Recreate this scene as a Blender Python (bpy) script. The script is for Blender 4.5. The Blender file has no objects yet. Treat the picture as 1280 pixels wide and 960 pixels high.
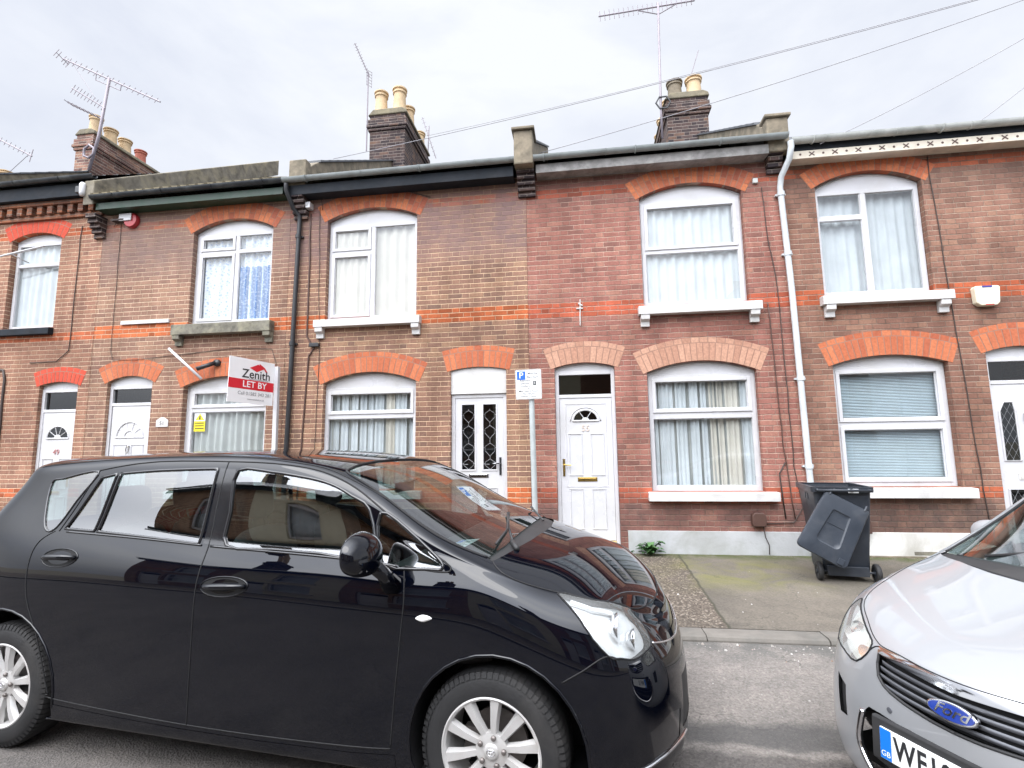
import bpy, math, random
from mathutils import Vector, Matrix, noise
from mathutils.geometry import delaunay_2d_cdt
from mathutils.bvhtree import BVHTree
random.seed(7)
R_ = math.radians
S = bpy.context.scene
COL = S.collection

# ------------------------------------------------------------------ camera
CAM_H = 1.60
cam_data = bpy.data.cameras.new('camera')
cam = bpy.data.objects.new('camera', cam_data); COL.objects.link(cam)
cam_data.sensor_width = 36.0
cam_data.lens = 631.66 / 1280 * 36.0
cam_data.clip_start = 0.05
cam_data.clip_end = 2000
YAW, PITCH, ROLL = 0.135907858, 0.125320389, -0.0127154685
_F = Vector((-math.sin(YAW) * math.cos(PITCH), math.cos(YAW) * math.cos(PITCH), math.sin(PITCH)))
_R0 = Vector((math.cos(YAW), math.sin(YAW), 0)); _U0 = _R0.cross(_F)
_c, _s = math.cos(ROLL), math.sin(ROLL)
_R = _R0 * _c + _U0 * _s; _U = _U0 * _c - _R0 * _s
cam.matrix_world = Matrix(((_R.x, _U.x, -_F.x, 0), (_R.y, _U.y, -_F.y, 0), (_R.z, _U.z, -_F.z, CAM_H), (0, 0, 0, 1)))
S.camera = cam

# ------------------------------------------------------------------ light: bright overcast, the sun behind thin cloud behind the camera
SUN_EL, SUN_AZ = R_(58), R_(205)          # azimuth clockwise from +Y (the houses' side)
w = bpy.data.worlds.new('World'); S.world = w; w.use_nodes = True
nt = w.node_tree; nt.nodes.clear()
def N(t, **k):
    n = nt.nodes.new(t)
    for a, b in k.items(): setattr(n, a, b)
    return n
L = lambda a, b: nt.links.new(a, b)
out = N('ShaderNodeOutputWorld'); bg = N('ShaderNodeBackground'); L(bg.outputs[0], out.inputs[0])
sky = N('ShaderNodeTexSky', sky_type='NISHITA'); sky.sun_disc = False
sky.sun_elevation = SUN_EL; sky.sun_rotation = SUN_AZ; sky.air_density = 1.0; sky.dust_density = 3.0
skm = N('ShaderNodeMix', data_type='RGBA', blend_type='MULTIPLY'); skm.inputs[0].default_value = 1
L(sky.outputs[0], skm.inputs[6]); skm.inputs[7].default_value = (1.0, 1.0, 1.0, 1)
tc = N('ShaderNodeTexCoord')
mp = N('ShaderNodeMapping'); mp.inputs['Scale'].default_value = (1.0, 1.0, 2.2); L(tc.outputs['Generated'], mp.inputs[0])
n1 = N('ShaderNodeTexNoise'); n1.inputs['Scale'].default_value = 2.1; n1.inputs['Detail'].default_value = 7; n1.inputs['Roughness'].default_value = .55
n1.inputs['Distortion'].default_value = .3
L(mp.outputs[0], n1.inputs['Vector'])
cr = N('ShaderNodeValToRGB'); L(n1.outputs[0], cr.inputs[0])
e = cr.color_ramp.elements; e[0].position = .36; e[0].color = (4.15, 4.38, 4.95, 1); e[1].position = .60; e[1].color = (5.2, 5.35, 5.65, 1)
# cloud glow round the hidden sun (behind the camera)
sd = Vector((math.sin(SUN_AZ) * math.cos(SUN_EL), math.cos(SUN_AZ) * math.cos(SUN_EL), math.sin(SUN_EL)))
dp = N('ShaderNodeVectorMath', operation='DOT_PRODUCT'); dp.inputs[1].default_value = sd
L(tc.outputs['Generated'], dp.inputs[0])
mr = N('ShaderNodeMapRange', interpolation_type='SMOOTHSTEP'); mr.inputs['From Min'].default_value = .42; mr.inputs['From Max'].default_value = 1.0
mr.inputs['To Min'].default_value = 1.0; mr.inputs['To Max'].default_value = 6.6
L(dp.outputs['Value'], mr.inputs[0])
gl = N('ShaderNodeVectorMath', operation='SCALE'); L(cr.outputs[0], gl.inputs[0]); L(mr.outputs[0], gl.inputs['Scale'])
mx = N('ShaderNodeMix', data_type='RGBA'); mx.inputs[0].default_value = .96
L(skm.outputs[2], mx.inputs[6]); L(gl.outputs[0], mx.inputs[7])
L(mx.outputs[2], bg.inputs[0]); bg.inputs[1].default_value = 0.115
sun_d = bpy.data.lights.new('sun', 'SUN'); sun_d.energy = 1.2; sun_d.angle = R_(45); sun_d.color = (1.0, .96, .91)
sun = bpy.data.objects.new('sun', sun_d); COL.objects.link(sun)
sun.rotation_euler = (-sd).to_track_quat('-Z', 'Y').to_euler(); sun.location = (0, -5, 20)
vs = S.view_settings; vs.view_transform = 'Standard'; vs.look = 'None'; vs.gamma = 1; vs.use_curve_mapping = False; vs.exposure = 0.74
S.cycles.max_bounces = 8; S.cycles.diffuse_bounces = 3; S.cycles.glossy_bounces = 4; S.cycles.transparent_max_bounces = 12; S.cycles.transmission_bounces = 4
S.cycles.caustics_reflective = False; S.cycles.caustics_refractive = False
S.cycles.use_adaptive_sampling = True; S.cycles.use_denoising = True

# ------------------------------------------------------------------ materials
class NT:
    def __init__(s, name):
        s.m = bpy.data.materials.new(name); s.m.use_nodes = True; s.t = s.m.node_tree; s.t.nodes.clear()
        s.out = s.n('ShaderNodeOutputMaterial')
    def n(s, t, **k):
        x = s.t.nodes.new(t)
        for a, b in k.items(): setattr(x, a, b)
        return x
    def l(s, a, b): s.t.links.new(a, b)
    def val(s, inp, v):
        if hasattr(v, 'is_output') or isinstance(v, bpy.types.NodeSocket): s.l(v, inp)
        else: inp.default_value = v
    def math(s, op, a, b=None, c=None, clamp=False):
        x = s.n('ShaderNodeMath', operation=op); x.use_clamp = clamp
        s.val(x.inputs[0], a)
        if b is not None: s.val(x.inputs[1], b)
        if c is not None: s.val(x.inputs[2], c)
        return x.outputs[0]
    def mix(s, f, a, b, mode='MIX'):
        x = s.n('ShaderNodeMix', data_type='RGBA', blend_type=mode)
        s.val(x.inputs[0], f); s.val(x.inputs[6], a); s.val(x.inputs[7], b)
        return x.outputs[2]
    def noise(s, vec, scale, detail=3, rough=.5, out=0, dist=0):
        x = s.n('ShaderNodeTexNoise'); x.inputs['Scale'].default_value = scale; x.inputs['Detail'].default_value = detail
        x.inputs['Roughness'].default_value = rough; x.inputs['Distortion'].default_value = dist
        if vec is not None: s.l(vec, x.inputs['Vector'])
        return x.outputs[out]
    def ramp(s, f, stops, interp='LINEAR'):
        x = s.n('ShaderNodeValToRGB'); s.l(f, x.inputs[0]); r = x.color_ramp; r.interpolation = interp
        while len(r.elements) < len(stops): r.elements.new(.5)
        for e_, (p_, c_) in zip(r.elements, stops): e_.position = p_; e_.color = c4(c_)
        return x.outputs[0]
    def rng(s, v, a, b, c=0., d=1.):
        x = s.n('ShaderNodeMapRange'); x.clamp = True
        s.val(x.inputs[0], v)
        for i_, q in zip((1, 2, 3, 4), (a, b, c, d)): x.inputs[i_].default_value = q
        return x.outputs[0]
    def bsdf(s, **k):
        x = s.n('ShaderNodeBsdfPrincipled')
        for a, b in k.items():
            a = {'color': 'Base Color', 'rough': 'Roughness', 'metal': 'Metallic', 'spec': 'Specular IOR Level', 'coat': 'Coat Weight', 'coat_rough': 'Coat Roughness'}.get(a, a)
            if isinstance(b, tuple) and len(b) == 3: b = c4(b)
            s.val(x.inputs[a], b)
        return x
    def bump(s, h, strength=.4, dist=.01):
        x = s.n('ShaderNodeBump'); x.inputs['Strength'].default_value = strength; x.inputs['Distance'].default_value = dist
        s.l(h, x.inputs['Height']); return x.outputs[0]
def c4(c): return (c[0], c[1], c[2], 1.0)
def scl(c, k): return tuple(min(1, x * k) for x in c)

def M_plain(name, col, rough=.5, metal=0., var=.12, scale=6., bump=0., spec=.5, dirt=None, dirt_amt=.35, coat=0., fine=60.):
    t = NT(name); co = t.n('ShaderNodeTexCoord').outputs['Object']
    f = t.noise(co, scale, 5, .6)
    c = t.ramp(f, [(.3, scl(col, 1 - var)), (.7, scl(col, 1 + var))])
    if dirt is not None:
        g = t.noise(co, scale * .45, 6, .65, dist=.5)
        c = t.mix(t.rng(g, .48, .72, 0, dirt_amt), c, c4(dirt))
    b = t.bsdf(color=c, rough=t.rng(f, .3, .7, max(0, rough - .06), min(1, rough + .06)), metal=metal, spec=spec, coat=coat, coat_rough=.05)
    if bump: t.l(t.bump(t.noise(co, fine, 4, .6), bump, .004), b.inputs['Normal'])
    t.l(b.outputs[0], t.out.inputs[0]); return t.m

def M_glass(name, tint=(.86, .93, .92), ior=1.55, wav=.0, haze=0.):
    t = NT(name); tr = t.n('ShaderNodeBsdfTransparent'); tr.inputs[0].default_value = c4(tint)
    gl = t.n('ShaderNodeBsdfGlossy'); gl.inputs['Roughness'].default_value = .0; gl.inputs[0].default_value = (.97, .98, 1, 1)
    ge = t.n('ShaderNodeNewGeometry'); dp_ = t.n('ShaderNodeVectorMath', operation='DOT_PRODUCT'); t.l(ge.outputs['Incoming'], dp_.inputs[0]); t.l(ge.outputs['Normal'], dp_.inputs[1])
    om = t.math('SUBTRACT', 1., t.math('ABSOLUTE', dp_.outputs['Value']), clamp=True); f0 = ((ior - 1) / (ior + 1)) ** 2 * 1.7
    if wav:
        co = t.n('ShaderNodeTexCoord').outputs['Object']
        b = t.bump(t.noise(co, 1.6, 1, .3), wav, .02); t.l(b, gl.inputs['Normal'])
    f = t.math('MULTIPLY_ADD', t.math('POWER', om, 4.6), 1 - f0, f0, clamp=True)
    base = tr.outputs[0]
    if haze:
        df = t.n('ShaderNodeBsdfDiffuse'); df.inputs[0].default_value = (.85, .86, .83, 1); mh = t.n('ShaderNodeMixShader'); mh.inputs[0].default_value = haze; t.l(base, mh.inputs[1]); t.l(df.outputs[0], mh.inputs[2]); base = mh.outputs[0]
    m = t.n('ShaderNodeMixShader'); t.l(f, m.inputs[0]); t.l(base, m.inputs[1]); t.l(gl.outputs[0], m.inputs[2])
    t.l(m.outputs[0], t.out.inputs[0]); return t.m

def M_brick(name, ramp, mortar, red, bands, dark=.5, seed=0., joint=.0055, mort_var=.25, warp=.004, topdark=None, soot_col=(.075, .06, .055)):
    """Flemish-like bond: stretcher, header, stretcher ... computed from the wall's own metres."""
    t = NT(name); co = t.n('ShaderNodeTexCoord').outputs['Object']
    wn = t.noise(co, 9., 2, .5, out=1)
    wv = t.n('ShaderNodeVectorMath', operation='MULTIPLY_ADD'); t.l(wn, wv.inputs[0]); wv.inputs[1].default_value = (warp * 2,) * 3; t.l(co, wv.inputs[2])
    sp = t.n('ShaderNodeSeparateXYZ'); t.l(wv.outputs[0], sp.inputs[0])
    u = t.math('ADD', sp.outputs[0], sp.outputs[1]); z = sp.outputs[2]
    h = .0762; P = .342
    zr = t.math('DIVIDE', z, h); row = t.math('FLOOR', zr); fz = t.math('SUBTRACT', zr, row)
    par = t.math('MODULO', t.math('ADD', row, 200), 2)
    rj = t.n('ShaderNodeTexWhiteNoise', noise_dimensions='1D'); t.l(row, rj.inputs['W'])
    sh = t.math('ADD', t.math('MULTIPLY', par, P * .5), t.math('MULTIPLY', rj.outputs[0], .03))
    q = t.math('DIVIDE', t.math('ADD', u, sh), P); cell = t.math('FLOOR', q); fx = t.math('MULTIPLY', t.math('SUBTRACT', q, cell), P)
    ish = t.math('GREATER_THAN', fx, .228)
    st = t.math('MULTIPLY', ish, .228); wd = t.math('SUBTRACT', .228, t.math('MULTIPLY', ish, .114))
    a = t.math('SUBTRACT', fx, st); b_ = t.math('SUBTRACT', wd, a); dx = t.math('MINIMUM', a, b_)
    dz = t.math('MULTIPLY', t.math('MINIMUM', fz, t.math('SUBTRACT', 1, fz)), h)
    d = t.math('MINIMUM', t.math('ADD', dx, joint * .45), dz)
    mask = t.rng(d, joint - .0022, joint + .0022)          # 0 mortar, 1 brick
    cid = t.n('ShaderNodeCombineXYZ'); t.l(t.math('MULTIPLY_ADD', cell, 2, ish), cid.inputs[0]); t.l(row, cid.inputs[1]); cid.inputs[2].default_value = seed
    wh = t.n('ShaderNodeTexWhiteNoise', noise_dimensions='3D'); t.l(cid.outputs[0], wh.inputs[0])
    big = t.noise(co, .9, 4, .6)
    pick = t.math('ADD', wh.outputs[0], t.rng(big, .3, .7, -.22, .22), clamp=True)
    bc = t.ramp(pick, ramp)
    # red bands
    sp0 = t.n('ShaderNodeSeparateXYZ'); t.l(co, sp0.inputs[0])
    inb = None
    for za, zb in bands:
        lo, hi = math.floor(za / h + .5) , math.floor(zb / h + .5)
        x = t.math('MULTIPLY', t.math('GREATER_THAN', row, lo - .5), t.math('LESS_THAN', row, hi - .5))
        inb = x if inb is None else t.math('MAXIMUM', inb, x)
    if inb is not None:
        rc = t.ramp(wh.outputs[0], [(0, scl(red, .62)), (.35, red), (.8, scl(red, 1.25)), (1, scl(red, .8))])
        bc = t.mix(inb, bc, rc)
    fn = t.noise(co, 38., 4, .65)
    bc = t.mix(1., bc, t.ramp(fn, [(.25, (.74, .74, .74)), (.7, (1.16, 1.15, 1.14))]), 'MULTIPLY')
    mc = t.ramp(t.noise(co, 14., 5, .7), [(.3, scl(mortar, 1.12 - mort_var)), (.7, scl(mortar, 1.12 + mort_var))])
    mm = t.noise(co, 1.7, 5, .6)
    mc = t.mix(t.rng(mm, .45, .62, 0, dark), mc, c4(scl(mortar, .34)))
    c = t.mix(mask, mc, bc)
    soot = t.noise(co, .55, 6, .62, dist=.4)
    c = t.mix(1., c, t.ramp(soot, [(.33, (.66, .63, .63)), (.62, (1.08, 1.08, 1.08))]), 'MULTIPLY')
    ms_ = t.n('ShaderNodeMapping'); ms_.inputs['Scale'].default_value = (5, 5, .45); t.l(co, ms_.inputs[0])
    c = t.mix(1., c, t.ramp(t.noise(ms_.outputs[0], 1., 5, .65), [(.3, (.80, .79, .78)), (.6, (1.07, 1.07, 1.07))]), 'MULTIPLY')
    if topdark:      # soot-stained courses at a height of the wall
        zz = sp0.outputs[2]
        k = None
        for (z0, z1, amt) in topdark:
            f = t.math('MULTIPLY', t.rng(zz, z0 - .25, z0 + .25), t.rng(zz, z1 - .2, z1 + .2, 1, 0))
            f = t.math('MULTIPLY', f, t.rng(t.noise(co, 2.3, 5, .7), .35, .6, .25, amt))
            k = f if k is None else t.math('MAXIMUM', k, f)
        c = t.mix(k, c, c4(soot_col))
    b = t.bsdf(color=c, rough=.88, spec=.25)
    hh = t.math('ADD', t.math('MULTIPLY', mask, .8), t.math('MULTIPLY', fn, .35))
    t.l(t.bump(hh, .85, .010), b.inputs['Normal'])
    t.l(b.outputs[0], t.out.inputs[0]); return t.m

def M_island(name, stops, rough=.85, bump=.3, scale=30.):
    t = NT(name); g = t.n('ShaderNodeNewGeometry'); co = t.n('ShaderNodeTexCoord').outputs['Object']
    c = t.ramp(g.outputs['Random Per Island'], stops)
    c = t.mix(1., c, t.ramp(t.noise(co, scale, 4, .6), [(.25, (.75, .75, .75)), (.7, (1.15, 1.15, 1.15))]), 'MULTIPLY')
    b = t.bsdf(color=c, rough=rough, spec=.3)
    t.l(t.bump(t.noise(co, scale * 2, 4, .6), bump, .004), b.inputs['Normal'])
    t.l(b.outputs[0], t.out.inputs[0]); return t.m

# ------------------------------------------------------------------ mesh building
class MB:
    def __init__(s): s.v = []; s.f = []
    def add(s, vs_, fs):
        o = len(s.v); s.v += [tuple(x) for x in vs_]; s.f += [tuple(i + o for i in f) for f in fs]; return s
    def box(s, x0, x1, y0, y1, z0, z1):
        return s.add([(x0, y0, z0), (x1, y0, z0), (x1, y1, z0), (x0, y1, z0), (x0, y0, z1), (x1, y0, z1), (x1, y1, z1), (x0, y1, z1)],
                     [(0, 3, 2, 1), (4, 5, 6, 7), (0, 1, 5, 4), (1, 2, 6, 5), (2, 3, 7, 6), (3, 0, 4, 7)])
    def prism(s, poly, a, b, axis='y'):
        """poly: ccw (x,z) for axis y, (y,z) for x, (x,y) for z; extruded from a to b"""
        n = len(poly)
        mk = {'y': lambda p, t: (p[0], t, p[1]), 'x': lambda p, t: (t, p[0], p[1]), 'z': lambda p, t: (p[0], p[1], t)}[axis]
        vs_ = [mk(p, a) for p in poly] + [mk(p, b) for p in poly]
        fs = [tuple(range(n)), tuple(range(2 * n - 1, n - 1, -1))] + [(i, i + n, (i + 1) % n + n, (i + 1) % n) for i in range(n)]
        return s.add(vs_, fs)
    def tube(s, pts, r, n=8, cap=True, closed=False, flat=None):
        pts = [Vector(p) for p in pts]; m = len(pts); rings = []
        rr = r if isinstance(r, (list, tuple)) else [r] * m
        prev = None
        for i, p in enumerate(pts):
            if closed: d = pts[(i + 1) % m] - pts[i - 1]
            else: d = (pts[min(i + 1, m - 1)] - pts[max(i - 1, 0)])
            if d.length < 1e-9: d = Vector((0, 0, 1))
            d.normalize()
            if prev is None:
                up = Vector((0, 0, 1)) if abs(d.z) < .9 else Vector((1, 0, 0))
                a = d.cross(up).normalized()
            else:
                a = (prev - d * prev.dot(d));
                a = a.normalized() if a.length > 1e-6 else d.cross(Vector((0, 0, 1))).normalized()
            prev = a; b = d.cross(a)
            rings.append([p + (a * math.cos(2 * math.pi * k / n) + b * math.sin(2 * math.pi * k / n)) * rr[i] for k in range(n)])
        vs_ = [q for rg in rings for q in rg]; fs = []
        for i in range(m if closed else m - 1):
            j = (i + 1) % m
            for k in range(n): fs.append((i * n + k, i * n + (k + 1) % n, j * n + (k + 1) % n, j * n + k))
        if cap and not closed: fs += [tuple(range(n - 1, -1, -1)), tuple((m - 1) * n + k for k in range(n))]
        return s.add(vs_, fs)
    def lathe(s, prof, c=(0, 0, 0), n=24, axis='z', cap=True):
        """prof: list of (r, h)"""
        vs_ = []; fs = []; c = Vector(c)
        for r, h in prof:
            for k in range(n):
                a = 2 * math.pi * k / n; x, y = r * math.cos(a), r * math.sin(a)
                vs_.append(c + (Vector((x, y, h)) if axis == 'z' else Vector((x, h, y)) if axis == 'y' else Vector((h, x, y))))
        m = len(prof)
        for i in range(m - 1):
            for k in range(n): fs.append((i * n + k, i * n + (k + 1) % n, (i + 1) * n + (k + 1) % n, (i + 1) * n + k))
        if cap:
            if prof[0][0] > 1e-5: fs.append(tuple(range(n - 1, -1, -1)))
            if prof[-1][0] > 1e-5: fs.append(tuple((m - 1) * n + k for k in range(n)))
        return s.add(vs_, fs)
    def grid(s, fn, nu, nv):
        vs_ = [fn(i / nu, j / nv) for i in range(nu + 1) for j in range(nv + 1)]
        fs = [(i * (nv + 1) + j, (i + 1) * (nv + 1) + j, (i + 1) * (nv + 1) + j + 1, i * (nv + 1) + j + 1) for i in range(nu) for j in range(nv)]
        return s.add(vs_, fs)
    def build(s, name, mat, parent=None, smooth=False, off=None, bevel=0, loc=None, recalc=True, angle=None):
        me = bpy.data.meshes.new(name)
        o3 = Vector(off) if off is not None else Vector((0, 0, 0))
        me.from_pydata([tuple(Vector(v) - o3) for v in s.v], [], s.f)
        me.validate()
        if recalc:
            import bmesh
            bm = bmesh.new(); bm.from_mesh(me); bmesh.ops.recalc_face_normals(bm, faces=bm.faces); bm.to_mesh(me); bm.free()
        me.materials.append(mat)
        if smooth: me.polygons.foreach_set('use_smooth', [True] * len(me.polygons))
        if smooth and angle: me.set_sharp_from_angle(angle=R_(angle))
        ob = bpy.data.objects.new(name, me); COL.objects.link(ob)
        if parent is not None: ob.parent = parent
        if loc is not None: ob.location = loc
        if bevel:
            b = ob.modifiers.new('bevel', 'BEVEL'); b.width = bevel; b.segments = 2; b.limit_method = 'ANGLE'; b.harden_normals = False
        return ob

def thing(name, label, cat, loc=(0, 0, 0), rz=0, group=None, rot=None):
    o = bpy.data.objects.new(name, None); COL.objects.link(o); o.empty_display_size = .2
    o.location = loc; o.rotation_euler = rot if rot else (0, 0, rz); o['label'] = label; o['category'] = cat
    if group: o['group'] = group
    return o
def tag(o, label, cat, group=None):
    o['label'] = label; o['category'] = cat
    if group: o['group'] = group
    return o
def structure(o): o['kind'] = 'structure'; return o
def part(name, parent, loc=(0, 0, 0)):
    o = bpy.data.objects.new(name, None); COL.objects.link(o); o.empty_display_size = .1; o.parent = parent; o.location = loc; return o
def text(body, size, mat, name, parent, mtx, ext=.001, align='CENTER', xs=1., bold=0., shear=0., space=1.):
    cu = bpy.data.curves.new(name, 'FONT'); cu.body = body; cu.size = size; cu.extrude = ext; cu.align_x = align; cu.align_y = 'CENTER'
    cu.offset = bold; cu.shear = shear; cu.space_character = space; cu.resolution_u = 3
    tmp = bpy.data.objects.new('lettering', cu); COL.objects.link(tmp)
    dg = bpy.context.evaluated_depsgraph_get(); me = bpy.data.meshes.new_from_object(tmp.evaluated_get(dg))
    bpy.data.objects.remove(tmp); bpy.data.curves.remove(cu)
    me.transform(mtx @ Matrix.Diagonal((xs, 1, 1, 1))); me.materials.clear(); me.materials.append(mat)
    o = bpy.data.objects.new(name, me); COL.objects.link(o); o.parent = parent; return o
def face_mtx(x, y, z): return Matrix.Translation((x, y, z)) @ Matrix.Rotation(R_(90), 4, 'X')   # text upright facing -Y
# ------------------------------------------------------------------ shared materials
WHITE = M_plain('white_upvc', (.60, .60, .62), .30, var=.03, scale=2.5, dirt=(.40, .38, .33), dirt_amt=.38)
WHITE_OLD = M_plain('white_paint_worn', (.62, .61, .59), .5, var=.06, scale=4, dirt=(.35, .32, .26), dirt_amt=.4, bump=.2)
WHITE_FRESH = M_plain('white_painted_stone', (.60, .59, .58), .5, var=.05, scale=5, dirt=(.30, .28, .24), dirt_amt=.42, bump=.25)
PLINTH = M_plain('painted_plinth', (.46, .47, .48), .7, var=.07, scale=3, dirt=(.24, .24, .20), dirt_amt=.7, bump=.6, fine=40)
CEMENT = M_plain('cement_render', (.22, .185, .135), .9, var=.4, scale=6, dirt=(.08, .075, .05), dirt_amt=.9, bump=.8, fine=30)
CEMENT_DK = M_plain('mossy_cement', (.17, .15, .11), .95, var=.35, scale=6, dirt=(.30, .26, .16), dirt_amt=.7, bump=.9, fine=30)
STONE_DK = M_plain('sooty_stone', (.16, .15, .12), .9, var=.5, scale=9, dirt=(.34, .32, .22), dirt_amt=.7, bump=.8, fine=40)
SLATE = M_plain('roof_slate', (.10, .105, .115), .6, var=.3, scale=8, bump=.5)
BLACK_PL = M_plain('black_plastic', (.022, .023, .026), .38, var=.2, scale=8)
BLACK_PAINT = M_plain('black_fascia_paint', (.016, .020, .026), .6, spec=.15, var=.35, scale=7, dirt=(.06, .06, .065), dirt_amt=.3)
GREEN_PAINT = M_plain('green_fascia_paint', (.012, .040, .022), .5, var=.3, scale=7, dirt=(.10, .11, .09), dirt_amt=.3)
GREY_FASCIA = M_plain('weathered_fascia', (.28, .27, .26), .7, var=.35, scale=7, dirt=(.08, .08, .08), dirt_amt=.7, bump=.3)
CREAM_BOARD = M_plain('cream_board', (.66, .60, .50), .55, var=.1, scale=5, dirt=(.3, .25, .18), dirt_amt=.5)
GUT_GREY = M_plain('grey_gutter', (.30, .33, .33), .42, var=.12, scale=6, dirt=(.12, .13, .12), dirt_amt=.55)
GUT_PALE = M_plain('pale_gutter', (.50, .52, .50), .42, var=.1, scale=6, dirt=(.16, .17, .15), dirt_amt=.6)
GUT_BLACK = M_plain('black_gutter', (.018, .022, .028), .4, var=.3, scale=6, dirt=(.16, .17, .16), dirt_amt=.45)
PIPE_GREY = M_plain('pale_pipe', (.58, .62, .64), .4, var=.08, scale=6, dirt=(.3, .3, .28), dirt_amt=.35)
CABLE = M_plain('cable', (.05, .035, .03), .6)
CABLE_GREY = M_plain('wire', (.30, .29, .31), .5)
BROWN_PL = M_plain('brown_plastic', (.085, .045, .035), .5, var=.15)
DARK_ROOM = M_plain('dim_room', (.16, .15, .14), .9, var=.1)
CLAY = M_plain('clay_pot', (.62, .46, .28), .75, var=.14, scale=7, dirt=(.32, .24, .15), dirt_amt=.5, bump=.3)
CLAY_RED = M_plain('red_clay_pot', (.42, .13, .09), .75, var=.15, scale=7, bump=.3)
LEAD = M_plain('lead_flashing', (.30, .31, .33), .5, var=.3, scale=7, bump=.6)
ALU = M_plain('aerial_aluminium', (.26, .23, .26), .5, metal=.2, var=.15)
CHROME = M_plain('chrome', (.78, .78, .80), .08, metal=1., var=.03)
BRASS = M_plain('brass', (.72, .50, .16), .22, metal=1., var=.08)
OCHRE = M_plain('ochre_threshold', (.62, .44, .16), .5, var=.1)
RED_PL = M_plain('red_plastic', (.42, .03, .04), .35)
GLASS = M_glass('window_glass', (.95, .98, .975), 1.52, .12)
GLASS_CAR = M_glass('car_glass', (.46, .55, .53), 2.1)
GLASS_DARK = M_glass('dark_glass', (.30, .33, .34), 1.5)
WALL_COLS = {
 '47': M_brick('brick_west', [(0, (0.260, 0.153, 0.107)), (.4, (0.309, 0.184, 0.122)), (.75, (0.347, 0.208, 0.134)), (1, (0.384, 0.239, 0.152))], (.60, .50, .38), (.46, .125, .05), [(3.45, 3.62)], seed=5.),
 '49': M_brick('brick_forty_nine', [(0, (0.254, 0.137, 0.100)), (.2, (0.298, 0.159, 0.111)), (.7, (0.335, 0.179, 0.123)), (1, (0.365, 0.203, 0.136))], (0.602, 0.449, 0.318), (.46, .13, .06), [(3.40, 3.58), (5.36, 5.50), (.80, .95)], seed=1., dark=.3),
 '51': M_brick('brick_fifty_one', [(0, (0.233, 0.135, 0.102)), (.2, (0.274, 0.160, 0.116)), (.7, (0.312, 0.183, 0.131)), (1, (0.341, 0.206, 0.141))], (0.596, 0.453, 0.327), (.50, .14, .055), [(3.46, 3.62), (5.36, 5.52)], seed=2., dark=.3, topdark=[(4.55, 5.7, .75)], soot_col=(.21, .145, .13)),
 '53': M_brick('brick_fifty_three', [(0, (0.208, 0.127, 0.096)), (.15, (0.257, 0.149, 0.109)), (.65, (0.306, 0.175, 0.124)), (.9, (0.331, 0.192, 0.129)), (1, (0.355, 0.217, 0.140))], (0.617, 0.444, 0.292), (.48, .13, .05), [(3.45, 3.62), (5.36, 5.50), (.72, .9)], seed=3., dark=.2, topdark=[(4.5, 5.7, .85)], soot_col=(.20, .13, .125)),
 '55': M_brick('brick_fifty_five', [(0, (0.232, 0.111, 0.090)), (.2, (0.293, 0.130, 0.103)), (.7, (0.343, 0.151, 0.119)), (1, (0.368, 0.182, 0.135))], (0.430, 0.304, 0.241), (.44, .11, .06), [(3.45, 3.62), (5.36, 5.50), (.72, .9)], seed=4., dark=.5, warp=.009, topdark=[(.2, .8, .75), (5.3, 5.7, .5)], soot_col=(.09, .06, .055)),
 '57': M_brick('brick_fifty_seven', [(0, (0.209, 0.114, 0.084)), (.25, (0.251, 0.133, 0.098)), (.7, (0.294, 0.156, 0.112)), (1, (0.324, 0.184, 0.128))], (0.343, 0.258, 0.199), (.46, .12, .055), [(3.45, 3.62), (5.36, 5.50), (.78, .9)], seed=6., dark=.7, topdark=[(.2, .8, .8), (5.0, 5.7, .35)]),
}
WALL_COLS['59'] = WALL_COLS['57']
CHIM_BRICK = M_brick('chimney_brick', [(0, (.04, .032, .036)), (.5, (.075, .055, .055)), (.85, (.12, .08, .07)), (1, (.18, .11, .08))], (.30, .26, .23), (.4, .1, .05), [], seed=9., dark=.5)
CHIM_BRICK_RED = M_brick('chimney_brick_red', [(0, (.10, .06, .055)), (.5, (.22, .12, .10)), (1, (.30, .17, .12))], (.40, .36, .30), (.4, .1, .05), [], seed=11., dark=.5)
ARCH_RED = M_island('red_voussoirs', [(0, (.38, .105, .055)), (.4, (.47, .14, .065)), (.8, (.54, .18, .085)), (1, (.42, .12, .06))])
ARCH_BUFF = M_island('buff_voussoirs', [(0, (.40, .21, .145)), (.4, (.47, .26, .18)), (.8, (.52, .30, .21)), (1, (.42, .22, .15))])
ARCH_PAINT = M_island('painted_voussoirs', [(0, (.50, .07, .04)), (.5, (.54, .08, .045)), (1, (.48, .07, .04))])
ARCH_OLD = M_island('old_red_voussoirs', [(0, (.34, .10, .06)), (.4, (.46, .14, .07)), (.8, (.55, .18, .08)), (1, (.40, .14, .08))])
JOINT = M_plain('arch_mortar', (.31, .18, .13), .9)
INK = M_plain('black_ink', (.02, .02, .022), .5)
RUBBER = M_plain('tyre_rubber', (.016, .016, .017), .7, var=.25, scale=9, dirt=(.06, .055, .05), dirt_amt=.4, bump=.3)
PAPER = M_plain('white_card', (.78, .80, .82), .5, var=.05)
BLUE_SIGN = M_plain('sign_blue', (.02, .13, .52), .35, var=.03)
PLATE_WHITE = M_plain('plate_white', (.80, .81, .80), .4, var=.03)
CEMENT_SLAB = M_plain('lichened_render', (.185, .165, .13), .95, var=.5, scale=5, dirt=(.36, .31, .20), dirt_amt=.85, bump=.9, fine=25)
LICHEN = M_plain('lichened_tile', (.20, .17, .11), .95, var=.4, scale=9, bump=.8)
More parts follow.
